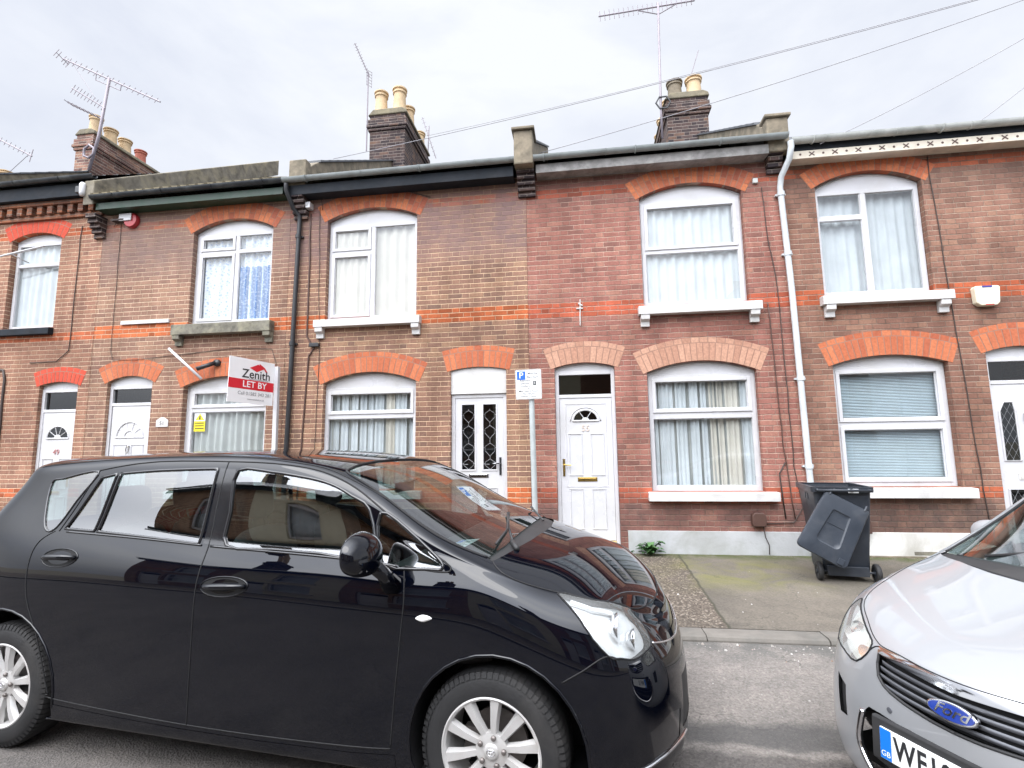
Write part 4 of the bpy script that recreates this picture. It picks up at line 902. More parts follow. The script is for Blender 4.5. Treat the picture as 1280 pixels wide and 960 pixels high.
# ---- house 57
H, o = new_house('57', 3.02, 6.80, 'brick terraced house with cream patterned eaves board and venetian blind window')
ops = [Open(3.45, 4.86, 3.68, 5.30, 5.49), Open(3.47, 4.92, 1.02, 2.68, 2.80), Open(5.38, 6.22, .115, 2.79, 2.86)]
house_body(H, o, 3.022, 6.80, 5.74, WALL_COLS['57'], ops)
voussoirs(H, o, 3.45, 4.86, 5.30, 5.49, ARCH_RED, .27, 21); voussoirs(H, o, 3.47, 4.92, 2.68, 2.80, ARCH_RED, .34, 21, header=True); voussoirs(H, o, 5.38, 6.22, 2.79, 2.86, ARCH_RED, .32, 12, header=True)
L1 = grid_lights(3.46, 4.85, 3.68, 5.25, .05, [(4.12, .035)], [(4.84, .035)])
window(H, o, 3.45, 4.86, 3.68, 5.30, 5.49, [(*L1[0], False), (*L1[1], False), (L1[2][0], L1[2][1], L1[2][2], L1[3][3], False)], 'two', fx=(3.46, 4.85), frame_top=5.25, sill=(3.38, 5.03, 3.52, 3.65, .12), brackets=(3.42, 4.86), seed=21)
L1 = grid_lights(3.48, 4.90, 1.03, 2.66, .05, [], [(1.86, .03)])
window(H, o, 3.47, 4.92, 1.02, 2.68, 2.80, [(*L1[0], True), (*L1[1], True)], 'blind', fx=(3.48, 4.90), frame_top=2.66, sill=(3.38, 5.02, .88, 1.01, .12), seed=22)
D = door_base(H, o, 5.38, 6.22, .19, 2.79, 2.86, 2.72, 2.36, glass_mat=GLASS)
x0, x1, y = 5.44, 6.16, WY + .072; xc = 5.80
slab(D, o, x0, x1, .24, 2.358)
for gi, (ga, gb) in enumerate(((5.50, 5.69), (5.91, 6.10))):
    s_ = 1 if gi == 0 else -1
    q = [(ga, 1.35), (gb, 1.35), (gb, 2.0), (gb - .02 if s_ > 0 else gb - .06, 2.12), (ga + .06 if s_ > 0 else ga + .02, 2.12), (ga, 2.0)]
    for zz0, qq in ((1, q), (2, [(ga, .45), (gb, .45), (gb, .98), (ga, .98)])):
        m = MB(); m.prism(qq, y - .004, y - .0015); pn = m.build('door_pane', GLASS_DARK, D, off=o); m = MB(); m.prism(qq, y - .001, y - .0004); m.build('pane_backing', DARK_ROOM, D, off=o)
        m = MB(); m.tube([(a, y - .006, b) for a, b in qq], .013, 6, closed=True); m.build('glazing_bead', WHITE, D, off=o)
        m = MB()
        for k in range(-8, 10):
            za = (1.35 if zz0 == 1 else .45) + k * .16; zb_ = 2.10 if zz0 == 1 else .98; zlo = 1.35 if zz0 == 1 else .45
            for sg in (1, -1):
                p0 = [ga, za] if sg > 0 else [ga, za + .19 * 1.9]; p1 = [gb, za + .19 * 1.9] if sg > 0 else [gb, za]
                t0, t1 = 0., 1.
                dz = p1[1] - p0[1]
                ta, tb = (zlo - p0[1]) / dz, (zb_ - p0[1]) / dz
                t0, t1 = max(0, min(ta, tb)), min(1, max(ta, tb))
                if t1 - t0 > .05: m.tube([(p0[0] + (p1[0] - p0[0]) * t, y - .0055, p0[1] + dz * t) for t in (t0, t1)], .0014, 4)
        m.build('leading', LEAD_LINE, pn, off=(0, 0, 0)).location = -o
m = MB(); m.tube([(xc + .018 * math.sin(a), y - .02, 1.90 + .05 * math.cos(a)) for a in [6.283 * k / 16 for k in range(16)]], .008, 6, closed=True); m.tube([(xc, y, 1.96), (xc, y - .03, 1.95)], .016); m.build('door_knocker', CHROME, D, off=o, smooth=True)
letterbox(D, o, xc, 1.14, WHITE_OLD, .34, .08); lever(D, o, 6.12, 1.2, CHROME, -1)
m = MB(); bar(m, 5.36, 6.24, .12, .185, WY - .05, WY + .13); m.build('doorstep', WHITE_OLD, D, off=o, bevel=.008)
cb = part('eaves_board', H); m = MB(); m.box(3.06, 6.80, WY - .22, WY - .19, 5.635, 5.75); m.build('board', CREAM_BOARD, cb, off=o, bevel=.003)
m = MB(); x = 3.20; k = 0
while x < 6.7:
    if k % 2: m.prism([(x - .042, 5.67), (x - .03, 5.66), (x + .042, 5.72), (x + .03, 5.73)], WY - .2235, WY - .219); m.prism([(x - .042, 5.72), (x + .03, 5.66), (x + .042, 5.67), (x - .03, 5.73)], WY - .2250, WY - .2236)
    else: m.prism([(x + .016 * math.cos(6.283 * i / 10), 5.695 + .016 * math.sin(6.283 * i / 10)) for i in range(10)], WY - .2235, WY - .219)
    x += .153; k += 1
m.build('cross_and_dot_pattern', BROWN_PL, cb, off=o)
m = MB(); m.box(3.06, 6.8, WY - .19, WY - .001, 5.65, 5.665); m.build('soffit', CREAM_BOARD, H, off=o)
gutter(H, o, 3.06, 6.80, 5.90, GUT_PALE, y=WY - .275, r=.068, joins=(3.35, 5.0)); fascia(H, o, 3.08, 6.80, 5.76, 5.88, BLACK_PAINT, y=WY - .205); roof(H, o, 3.02, 6.80, 5.87)
m = MB(); m.box(3.022, 5.36, WY - .018, WY - .001, .02, .43); m.build('plinth', PLINTH_W := M_plain('white_plinth', (.74, .73, .70), .7, var=.06, scale=3, dirt=(.30, .28, .23), dirt_amt=.65, bump=.6), H, off=o, bevel=.006)
m = MB(); m.box(3.022, 5.30, WY - .05, WY - .0185, .10, .135); m.build('footing', CEMENT, H, off=o, bevel=.008)
cable(H, o, [(4.96, 5.62), (5.03, 3.6), (5.17, .45)], .0065, seed=22); cable(H, o, [(3.30, .50), (3.33, .40), (3.28, .28)], .005, seed=24, y=WY - .03)
m = MB(); m.prism([(3.58, .42), (3.73, .42), (3.73, .57), (3.71, .60), (3.60, .60), (3.58, .57)], WY - .09, WY - .001); m.build('meter_cover', BROWN_PL, H, off=o, bevel=.01)
ab = part('alarm_box', H); m = MB(); m.prism([(5.30, 3.45), (5.35, 3.41), (5.54, 3.41), (5.58, 3.45), (5.60, 3.66), (5.58, 3.68), (5.31, 3.68), (5.29, 3.66)], WY - .09, WY - .001); m.build('alarm_housing', CREAM_PL := M_plain('cream_plastic', (.78, .74, .58), .4, var=.04), ab, off=o, bevel=.012)
m = MB(); m.box(5.38, 5.50, WY - .094, WY - .0905, 3.655, 3.677); m.build('alarm_strip', BLUE_STRIP := M_plain('blue_strip', (.04, .05, .28), .4), ab, off=o); m = MB(); m.box(5.40, 5.50, WY - .094, WY - .0905, 3.412, 3.425); m.build('alarm_light', RED_PL, ab, off=o)
m = MB()
for k in range(9): m.box(4.26 + k * .028, 4.275 + k * .028, WY - .0225, WY - .0185, .15, .185)
m.box(4.24, 4.52, WY - .0205, WY - .0183, .145, .19); m.build('air_brick', STONE_DK, H, off=o)

# ---- the next house, past the right edge of the picture
H, o = new_house('59', 6.80, 10.6, 'brick terraced house beyond the right edge of the row')
ops = [Open(8.1, 9.5, 3.68, 5.30, 5.49), Open(8.1, 9.5, 1.02, 2.68, 2.80), Open(7.0, 7.8, .115, 2.79, 2.86)]
house_body(H, o, 6.80, 10.6, 5.66, WALL_COLS['47'], ops)
for q in ops[:2]: window(H, o, q.x0, q.x1, q.z0, q.zs, q.zc, [(*l, False) for l in grid_lights(q.x0, q.x1, q.z0, q.zs - .03, .05, [], [(q.z0 + 1.1, .03)])], 'net', frame_top=q.zs - .03, simple=True, sill=(q.x0 - .1, q.x1 + .1, q.z0 - .14, q.z0 - .01, .11))
q = ops[2]; D = door_base(H, o, q.x0, q.x1, .17, q.zs, q.zc, 2.70, 2.30); slab(D, o, q.x0 + .06, q.x1 - .06, .20, 2.298)
for q in ops: voussoirs(H, o, q.x0, q.x1, q.zs, q.zc, ARCH_RED, .30, 16, header=True)
fascia(H, o, 6.82, 10.6, 5.60, 5.80, BLACK_PAINT); gutter(H, o, 6.82, 10.6, 5.875, GUT_PALE, y=WY - .275); roof(H, o, 6.80, 10.6, 5.86)
# ------------------------------------------------------------------ car skins: one smooth spline sheet per half, cut into panels
import numpy as np
class Skin:
    """Bicubic B-spline through a net of stations (rear to nose, both ends on the centre plane) and rows (sill to roof centre)."""
    def __init__(s, stations, iters=2):
        D = np.array(stations, float)                    # nu, nv, 3
        s.nu, s.nv = D.shape[0] - 1, D.shape[1] - 1
        C = D.copy(); M = np.array([1, -1, 1.])
        for _ in range(iters):
            E = s._pad(C)
            A = (E[:-2] + 4 * E[1:-1] + E[2:]) / 6
            B = (A[:, :-2] + 4 * A[:, 1:-1] + A[:, 2:]) / 6
            C = C + (D - B) * .9
            C[0, :, 1] = 0; C[-1, :, 1] = 0; C[:, -1, 1] = 0
        s.E = s._pad(C)
    def _pad(s, C):
        M = np.array([1, -1, 1.])
        E = np.concatenate([C[1:2] * M, C, C[-2:-1] * M], 0)
        return np.concatenate([2 * E[:, :1] - E[:, 1:2], E, E[:, -2:-1] * M], 1)
    def ev(s, u, v):
        u = np.clip(np.asarray(u, float), 0, s.nu - 1e-9); v = np.clip(np.asarray(v, float), 0, s.nv - 1e-9)
        i = np.floor(u).astype(int); j = np.floor(v).astype(int); a = u - i; b = v - j
        def w(t): return np.stack([(1 - t) ** 3, 3 * t ** 3 - 6 * t ** 2 + 4, -3 * t ** 3 + 3 * t ** 2 + 3 * t + 1, t ** 3], -1) / 6
        def dw(t): return np.stack([-(1 - t) ** 2, 3 * t ** 2 - 4 * t, -3 * t ** 2 + 2 * t + 1, t ** 2], -1) / 2
        wa, wb, da, db = w(a), w(b), dw(a), dw(b)
        G = s.E[i[:, None, None] + np.arange(4)[None, :, None], j[:, None, None] + np.arange(4)[None, None, :]]
        P = np.einsum('ni,nj,nijk->nk', wa, wb, G); U = np.einsum('ni,nj,nijk->nk', da, wb, G); V = np.einsum('ni,nj,nijk->nk', wa, db, G)
        n = np.cross(U, V); l = np.linalg.norm(n, axis=1, keepdims=True); n = n / np.maximum(l, 1e-9)
        # for nu increasing forward, nv increasing upward on the +y side the outward normal is -(U x V)
        n = -n
        return P, n
    def at(s, u, v):
        P, n = s.ev([u], [v]); return P[0], n[0]
def inpoly(P, poly):
    x, y = P[:, 0], P[:, 1]; r = np.zeros(len(P), bool); q = np.array(poly); m = len(q)
    for i in range(m):
        x0, y0 = q[i - 1]; x1, y1 = q[i]
        c = ((y0 > y) != (y1 > y))
        with np.errstate(divide='ignore', invalid='ignore'):
            r ^= c & (x < (x1 - x0) * (y - y0) / (y1 - y0 + 1e-15) + x0)
    return r
def dense(poly, step=.06, closed=True):
    o = []; m = len(poly)
    for i in range(m if closed else m - 1):
        a, b = poly[i], poly[(i + 1) % m]; k = max(1, int(math.dist(a, b) / step))
        o += [(a[0] + (b[0] - a[0]) * t / k, a[1] + (b[1] - a[1]) * t / k) for t in range(k)]
    if not closed: o.append(poly[-1])
    return o
def smooth_poly(poly, k=4, closed=True):
    """Catmull-Rom through the points"""
    m = len(poly); o = []
    for i in range(m if closed else m - 1):
        p0, p1, p2, p3 = [poly[(i + d) % m] if closed else poly[min(max(i + d, 0), m - 1)] for d in (-1, 0, 1, 2)]
        for t in range(k):
            t = t / k
            o.append(tuple(.5 * (2 * b + (c - a) * t + (2 * a - 5 * b + 4 * c - d) * t * t + (3 * b - a - 3 * c + d) * t ** 3) for a, b, c, d in zip(p0, p1, p2, p3)))
    if not closed: o.append(poly[-1])
    return o
def cut_skin(sk, regions, nu=150, nv=96):
    """regions: ordered {name: polygon in (u, v)}; first match wins; the rest is 'body'. Returns {name: (uv array, tris)}"""
    vs_ = []; es = []
    for name, poly in regions.items():
        q = dense([(min(max(a, 0), sk.nu), min(max(b, 0), sk.nv)) for a, b in poly]); o = len(vs_)
        vs_ += q; es += [(o + i, o + (i + 1) % len(q)) for i in range(len(q))]
    cur = np.array(vs_) if vs_ else np.zeros((0, 2))
    for i in range(nu + 1):
        for j in range(nv + 1):
            p = (sk.nu * i / nu, sk.nv * j / nv)
            edge = i in (0, nu) or j in (0, nv)
            if edge or not len(cur) or np.min(np.abs(cur[:, 0] - p[0]) + np.abs(cur[:, 1] - p[1])) > .035: vs_.append(p)
    V, E, F, *_ = delaunay_2d_cdt([Vector(p) for p in vs_], es, [], 0, 1e-5)
    V = np.array([(p.x, p.y) for p in V]); F = np.array([f for f in F if len(f) == 3])
    cen = V[F].mean(1); lab = np.full(len(F), -1)
    names = list(regions)
    for k, n in enumerate(names):
        lab[(lab < 0) & inpoly(cen, regions[n])] = k
    out = {n: (V, F[lab == k]) for k, n in enumerate(names)}; out['body'] = (V, F[lab < 0])
    return out
def skin_mesh(sk, name, cuts, mat, parent, sides=(1, -1), off=0.):
    VV = []; NN = []; FF = []; o = 0
    for V, F in cuts:
        if not len(F): continue
        used = np.unique(F); mp_ = -np.ones(len(V), int); mp_[used] = np.arange(len(used))
        P, n = sk.ev(V[used, 0], V[used, 1]); P = P + n * off
        for sd_ in sides:
            q = P * [1, sd_, 1]; m = n * [1, sd_, 1]
            f = mp_[F] + o
            # orientation: make the face normal agree with n
            a = q[mp_[F[:, 0]]]; b = q[mp_[F[:, 1]]]; c = q[mp_[F[:, 2]]]
            g = np.einsum('ij,ij->i', np.cross(b - a, c - a), m[mp_[F[:, 0]]])
            f = np.where((g < 0)[:, None], f[:, ::-1], f)
            VV.append(q); NN.append(m); FF.append(f); o += len(q)
    if not VV: return None
    VV = np.concatenate(VV); NN = np.concatenate(NN); FF = np.concatenate(FF)
    me = bpy.data.meshes.new(name); me.from_pydata(VV.tolist(), [], FF.tolist())
    me.polygons.foreach_set('use_smooth', [True] * len(me.polygons))
    me.normals_split_custom_set_from_vertices(NN.tolist())
    me.materials.append(mat)
    ob = bpy.data.objects.new(name, me); COL.objects.link(ob); ob.parent = parent; return ob
def on_skin(sk, uv, side, off=0.):
    uv = np.array(uv); P, n = sk.ev(uv[:, 0], uv[:, 1]); P = (P + n * off) * [1, side, 1]
    return [Vector(p) for p in P]
def skin_line(mb, sk, uv, side, r, off=0., closed=True, n=6):
    mb.tube(on_skin(sk, dense(uv, .05, closed), side, off), r, n, closed=closed)
def black_net():
    def st(x, y, z, xo=None):
        xo = xo or [0] * 11
        return [(x + xo[k], y[k], z[k]) for k in range(11)]
    s = []
    zc = [.30, .40, .55, .75, .95, 1.12, 1.28, 1.44, 1.50, 1.53, 1.55]
    s.append([(a, 0, b) for a, b in zip([-3.50, -3.60, -3.63, -3.62, -3.58, -3.52, -3.45, -3.38, -3.36, -3.35, -3.34], zc)])
    s.append(st(-3.5, [.40, .42, .43, .44, .44, .42, .38, .36, .34, .20, 0], [.29, .38, .55, .75, .95, 1.12, 1.28, 1.44, 1.50, 1.54, 1.555], [.03, -.05, -.08, -.07, -.04, 0, .08, .15, .17, .17, .17]))
    s.append(st(-3.42, [.66, .70, .72, .74, .74, .70, .65, .60, .56, .32, 0], [.27, .34, .52, .75, .96, 1.14, 1.29, 1.43, 1.50, 1.56, 1.57], [.05, -.0, -.02, 0, .02, .08, .17, .27, .32, .26, .24]))
    s.append(st(-3.15, [.78, .83, .855, .865, .85, .80, .74, .685, .64, .40, 0], [.23, .27, .48, .72, .96, 1.17, 1.31, 1.45, 1.525, 1.565, 1.57], [0, 0, 0, 0, 0, .02, .06, .10, .12, .1, .1]))
    s.append(st(-2.80, [.84, .865, .88, .888, .88, .815, .768, .722, .662, .42, 0], [.20, .23, .46, .72, .97, 1.18, 1.32, 1.46, 1.545, 1.58, 1.585]))
    s.append(st(-2.35, [.84, .865, .88, .888, .885, .82, .775, .73, .668, .42, 0], [.19, .22, .45, .70, .97, 1.165, 1.33, 1.495, 1.565, 1.595, 1.60]))
    s.append(st(-1.90, [.84, .865, .88, .888, .885, .82, .775, .73, .668, .42, 0], [.19, .22, .45, .70, .96, 1.145, 1.33, 1.50, 1.575, 1.602, 1.607]))
    s.append(st(-1.45, [.84, .865, .88, .888, .885, .822, .778, .732, .668, .42, 0], [.19, .22, .45, .70, .955, 1.12, 1.31, 1.495, 1.57, 1.595, 1.60]))
    s.append(st(-1.02, [.84, .865, .88, .888, .885, .824, .78, .736, .672, .42, 0], [.19, .22, .45, .70, .94, 1.105, 1.28, 1.445, 1.52, 1.547, 1.553]))
    s.append(st(-.66, [.84, .865, .88, .888, .883, .824, .79, .755, .705, .43, 0], [.19, .22, .45, .70, .93, 1.085, 1.20, 1.31, 1.385, 1.445, 1.46]))
    s.append(st(-.33, [.84, .865, .88, .888, .882, .828, .812, .79, .752, .46, 0], [.19, .22, .45, .70, .92, 1.05, 1.105, 1.155, 1.19, 1.275, 1.30], [0] * 8 + [0, -.02, -.03]))
    s.append(st(-.04, [.84, .865, .885, .89, .877, .848, .828, .80, .757, .46, 0], [.19, .22, .45, .70, .90, .995, 1.03, 1.055, 1.075, 1.13, 1.155], [0] * 8 + [0, .03, .06]))
    s.append(st(.25, [.84, .86, .885, .888, .865, .83, .80, .765, .71, .43, 0], [.19, .22, .45, .68, .84, .905, .935, .955, .973, 1.04, 1.065], [0] * 9 + [.04, .07]))
    s.append(st(.48, [.79, .835, .86, .855, .825, .79, .755, .72, .665, .40, 0], [.19, .22, .43, .64, .775, .845, .88, .905, .925, .95, .955], [0] * 9 + [.04, .06]))
    s.append(st(.64, [.67, .71, .73, .73, .705, .675, .65, .62, .575, .34, 0], [.19, .225, .40, .60, .705, .765, .80, .83, .85, .858, .86], [0, .02, .03, .02, 0, -.01, -.02, -.03, -.04, .02, .04]))
    s.append(st(.77, [.42, .45, .47, .465, .45, .43, .415, .40, .38, .22, 0], [.18, .22, .38, .55, .64, .69, .725, .755, .78, .793, .795], [-.02, .02, .03, .02, 0, -.02, -.035, -.05, -.07, -.04, -.03]))
    s.append(st(.80, [.20, .22, .23, .23, .22, .21, .20, .19, .18, .11, 0], [.17, .21, .38, .53, .61, .665, .70, .725, .745, .758, .762], [-.01, .03, .045, .035, .015, -.005, -.02, -.035, -.05, -.04, -.035]))
    s.append([(a, 0, b) for a, b in zip([.80, .84, .855, .845, .825, .805, .79, .775, .762, .757, .755], [.17, .21, .38, .525, .605, .655, .69, .715, .733, .745, .75])])
    return s
BLACK_TH = R_(-6.22)
BLACK_M = Matrix.Translation((-.418 - .86 * math.sin(BLACK_TH), 2.266 + .86 * math.cos(BLACK_TH), 0)) @ Matrix.Rotation(BLACK_TH, 4, 'Z')

def silver_net():
    def st(x, y, z, xo=None):
        xo = xo or [0] * 11
        return [(x + xo[k], y[k], z[k]) for k in range(11)]
    s = []
    s.append([(a, 0, b) for a, b in zip([-4.26, -4.32, -4.34, -4.32, -4.29, -4.24, -4.12, -3.98, -3.92, -3.90, -3.89], [.28, .36, .50, .68, .86, 1.0, 1.12, 1.25, 1.32, 1.36, 1.37])])
    s.append(st(-4.2, [.44, .46, .48, .48, .48, .46, .44, .40, .37, .22, 0], [.27, .34, .50, .68, .86, 1.0, 1.12, 1.25, 1.32, 1.37, 1.38], [.0, -.06, -.08, -.07, -.04, 0, .12, .25, .30, .31, .31]))
    s.append(st(-4.05, [.72, .76, .78, .78, .78, .74, .69, .63, .58, .34, 0], [.25, .32, .48, .68, .86, 1.0, 1.12, 1.25, 1.33, 1.39, 1.40], [0, 0, 0, 0, 0, .03, .12, .24, .30, .26, .25]))
    s.append(st(-3.6, [.82, .87, .89, .90, .88, .84, .78, .71, .655, .40, 0], [.22, .27, .46, .68, .86, 1.0, 1.14, 1.28, 1.37, 1.43, 1.45]))
    s.append(st(-3.1, [.83, .88, .90, .91, .89, .85, .79, .72, .66, .41, 0], [.20, .25, .45, .67, .86, .99, 1.16, 1.32, 1.41, 1.46, 1.48]))
    s.append(st(-2.5, [.83, .88, .90, .91, .89, .85, .79, .72, .66, .41, 0], [.20, .25, .45, .67, .86, .98, 1.17, 1.34, 1.42, 1.475, 1.49]))
    s.append(st(-2.0, [.83, .88, .90, .91, .89, .85, .79, .73, .67, .42, 0], [.20, .25, .45, .67, .85, .97, 1.14, 1.29, 1.36, 1.42, 1.44]))
    s.append(st(-1.6, [.83, .88, .90, .91, .89, .855, .80, .75, .70, .44, 0], [.20, .25, .45, .67, .84, .955, 1.06, 1.14, 1.19, 1.26, 1.285]))
    s.append(st(-1.16, [.83, .88, .90, .91, .885, .855, .82, .785, .74, .46, 0], [.20, .25, .45, .67, .83, .93, .965, .99, 1.01, 1.07, 1.09], [0] * 9 + [.08, .12]))
    s.append(st(-.90, [.83, .88, .905, .91, .88, .84, .80, .755, .70, .44, 0], [.20, .25, .45, .66, .80, .88, .92, .95, .97, 1.0, 1.01], [0] * 9 + [.05, .08]))
    s.append(st(-.60, [.84, .86, .885, .88, .85, .81, .765, .715, .655, .41, 0], [.20, .25, .43, .63, .75, .82, .86, .89, .91, .945, .955]))
    s.append(st(-.38, [.72, .765, .785, .775, .745, .705, .665, .625, .575, .36, 0], [.19, .245, .41, .59, .695, .76, .805, .84, .865, .895, .90]))
    s.append(st(-.20, [.59, .63, .65, .635, .61, .575, .545, .51, .47, .29, 0], [.19, .24, .38, .545, .64, .70, .75, .79, .825, .85, .86], [0, .02, .02, .01, 0, -.01, -.02, -.03, -.04, -.02, -.02]))
    s.append(st(-.09, [.38, .41, .43, .425, .41, .40, .385, .37, .35, .21, 0], [.18, .235, .36, .51, .59, .65, .70, .74, .78, .81, .82], [0, .03, .035, .03, .02, .01, 0, -.01, -.025, -.02, -.02]))
    s.append(st(-.03, [.18, .2, .21, .21, .2, .195, .19, .185, .18, .11, 0], [.18, .235, .35, .49, .575, .635, .685, .73, .77, .79, .80], [0, .02, .03, .025, .02, .01, .0, -.01, -.02, -.025, -.03]))
    s.append([(a, 0, b) for a, b in zip([-.02, .0, .01, .005, 0, -.005, -.012, -.02, -.03, -.04, -.05], [.18, .235, .35, .485, .57, .632, .68, .725, .765, .785, .795])])
    return s
SILVER_TH = 0.435
SILVER_M = Matrix.Translation((1.265, 2.11, -.03)) @ Matrix.Rotation(SILVER_TH + math.pi, 4, 'Z')
BLK = {
 'rear_quarter_glass': [(4.019, 6.726), (4.235, 6.865), (4.822, 7.041), (4.622, 5.975), (4.455, 5.015), (4.284, 4.97), (4.145, 5.544)],
 'rear_fixed': [(4.912, 6.764), (5.139, 6.877), (5.082, 5.013), (4.617, 5.013)],
 'rear_glass': [(5.202, 6.887), (5.802, 6.988), (6.684, 7.066), (6.682, 6.008), (6.675, 4.947), (5.862, 4.985), (5.134, 5.009)],
 'front_glass': [(6.981, 7.031), (7.463, 7.084), (7.875, 7.114), (8.389, 7.24), (8.72, 7.168), (9.031, 7.008), (9.187, 5.099), (8.389, 4.997), (7.692, 4.979), (7.06, 4.978), (7.002, 5.849)],
 'tri_glass': [(9.215, 7.217), (9.681, 7.331), (10.216, 6.253), (10.318, 5.429), (10.152, 5.124), (9.349, 4.956)],
 'seam_rf': [(6.805, 7.27), (6.797, 6.023), (6.821, 4.864), (6.808, 3.99), (6.797, 2.986), (6.76, 1.267)],
 'seam_r': [(4.466, 4.919), (4.285, 4.628), (4.232, 4.2), (4.313, 3.359), (4.534, 2.596), (4.755, 1.508)],
 'seam_bottom': [(4.769, 1.439), (5.719, 1.336), (6.62, 1.269), (7.676, 1.263), (9.035, 1.326), (9.6, 1.39)],
 'seam_f': [(9.702, 4.968), (9.76, 4.305), (9.78, 3.845), (9.735, 3.09), (9.676, 2.408), (9.6, 1.436)],
 'doortop': [(4.532, 4.928), (4.841, 7.098), (5.739, 7.491), (6.784, 7.462), (7.531, 7.564), (8.186, 7.732), (8.741, 7.688), (9.23, 7.469), (9.614, 7.243)],
 'roofseam': [(3.402, 7.717), (4.708, 7.848), (6.082, 7.892), (6.882, 7.899), (7.604, 7.835), (8.149, 8.014), (8.622, 7.987), (9.231, 8.08), (10.143, 8.156), (10.975, 8.197)],
 'wind': [(8.463, 8.218), (9.206, 8.16), (10.143, 8.192), (10.965, 8.236)],
 'hoodseam': [(11.029, 8.186), (11.439, 7.63), (12.111, 7.642), (12.749, 7.504), (13.752, 8.103)],
 'lamp': [(12.12, 7.504), (12.618, 4.637), (13.091, 3.733), (13.353, 3.748), (13.705, 3.814), (14.028, 4.19), (14.268, 4.81), (14.173, 6.542), (13.782, 8.007), (12.747, 7.595)],
 'bseam': [(13.056, 3.682), (12.625, 3.213), (12.239, 2.86)],
 'arch': [(10.002, 2.214), (10.301, 2.713), (10.677, 2.985), (11.123, 3.151), (11.51, 3.143), (11.935, 2.963), (12.314, 2.582), (12.582, 2.127), (12.622, 1.609)],
 'rarch': [(3.836, 3.179), (4.154, 3.053), (4.459, 2.541), (4.685, 1.79), (4.757, 1.034)],
 'marker': [(9.973, 3.657), (10.095, 3.744), (10.236, 3.688), (10.099, 3.601)],
 'handR': [(4.467, 4.23), (4.97, 4.289)],
 'handF': [(6.895, 3.899), (7.469, 3.985)],
 'sill': [(4.75, 0.965), (6.604, 0.682), (9.027, 0.932)],
 'foglow': [(13.594, 1.588), (14.022, 1.776), (14.64, 1.712), (15.2, 1.738)],
 'grille': [(14.268, 4.81), (15.345, 7.656)],
}
# ------------------------------------------------------------------ cars
def M_paint(name, col, metal=.0, flake=0., coat=1., rough=.35, dust=(.2, .19, .17), dust_amt=.05, spec=.5, coat_ior=1.5):
    t = NT(name); co = t.n('ShaderNodeTexCoord').outputs['Object']
    c = c4(col)
    if dust_amt:
        sp = t.n('ShaderNodeSeparateXYZ'); t.l(co, sp.inputs[0])
        low = t.rng(sp.outputs[2], .18, .55, 1, .15)
        g = t.math('MULTIPLY', t.rng(t.noise(co, 5., 6, .65), .42, .7, 0, dust_amt * 2), low)
        c = t.mix(g, c, c4(dust))
    b = t.bsdf(color=c, rough=rough, metal=metal, spec=spec, coat=coat, coat_rough=.012)
    b.inputs['Coat IOR'].default_value = coat_ior
    t.l(t.bump(t.noise(co, 2.2, 2, .4), .035, .02), b.inputs['Coat Normal'])
    t.l(b.outputs[0], t.out.inputs[0]); return t.m
PAINT_BLACK = M_paint('black_blue_paint', (.0006, .0012, .004), rough=.4, spec=.0, dust=(.14, .13, .12), dust_amt=.02, coat_ior=1.55)
PAINT_SILVER = M_paint('silver_paint', (.325, .333, .345), metal=.2, rough=.42, dust_amt=.03)
GAP = M_plain('shut_line', (.006, .006, .007), .7)
TRIM = M_plain('black_gloss_trim', (.012, .012, .014), .12, var=.1, coat=.5)
TRIM_M = M_plain('black_matt_trim', (.022, .022, .023), .6, var=.2, dirt=(.08, .075, .07), dirt_amt=.3)
ALLOY = M_plain('wheel_alloy', (.60, .59, .58), .34, metal=.35, var=.06, scale=9, dirt=(.30, .24, .18), dirt_amt=.3)
DISC = M_plain('brake_steel', (.20, .18, .17), .5, metal=.7, var=.3, scale=12)
LAMP_LENS = M_glass('lamp_lens', (.95, .97, .97), 1.45, haze=.10)
LENS_HAZY = M_glass('hazed_lens', (.9, .92, .9), 1.4, haze=.30)
LAMP_IN = M_plain('lamp_reflector', (.82, .83, .84), .22, metal=.35, var=.12, scale=14, bump=.5, fine=25)
LAMP_HAZY = M_plain('hazed_lamp_reflector', (.80, .80, .76), .35, metal=.15, var=.10, scale=12, bump=.4, fine=18)
AMBER = M_plain('amber_lens', (.75, .33, .10), .25)
SEAT = M_plain('seat_fabric', (.11, .11, .115), .9, var=.15)
SEAT_PALE = M_plain('pale_seat_fabric', (.34, .34, .33), .9, var=.12)
DASH = M_plain('dashboard_plastic', (.035, .035, .037), .6)
DASH_GREY = M_plain('grey_dashboard_plastic', (.10, .105, .11), .6)
BLUE_BADGE = M_plain('badge_blue', (.015, .04, .25), .15, var=.05, coat=1.)
WHITE_LENS = M_plain('white_lens', (.85, .85, .83), .15)

def side_uv(sk, x, z, side_guess=None):
    """(u, v) of the skin point whose side view is (x, z): coarse search, then Newton-like refinement"""
    if not hasattr(sk, 'tab'):
        uu, vv = np.meshgrid(np.linspace(0, sk.nu, sk.nu * 8 + 1), np.linspace(0, 7.5, 121), indexing='ij')
        P, _ = sk.ev(uu.ravel(), vv.ravel()); sk.tab = (np.stack([uu.ravel(), vv.ravel()], 1), P)
    q, P = sk.tab; d = (P[:, 0] - x) ** 2 + (P[:, 2] - z) ** 2; k = d.argmin(); u, v = q[k]
    for _ in range(8):
        p = sk.ev([u, u + .01, u], [v, v, v + .01])[0][:, [0, 2]]
        J = np.stack([(p[1] - p[0]) / .01, (p[2] - p[0]) / .01], 1)
        try: s_ = np.linalg.solve(J, np.array([x, z]) - p[0])
        except Exception: break
        u += float(np.clip(s_[0], -.3, .3)); v += float(np.clip(s_[1], -.3, .3))
    return (float(u), float(max(v, -.02)))
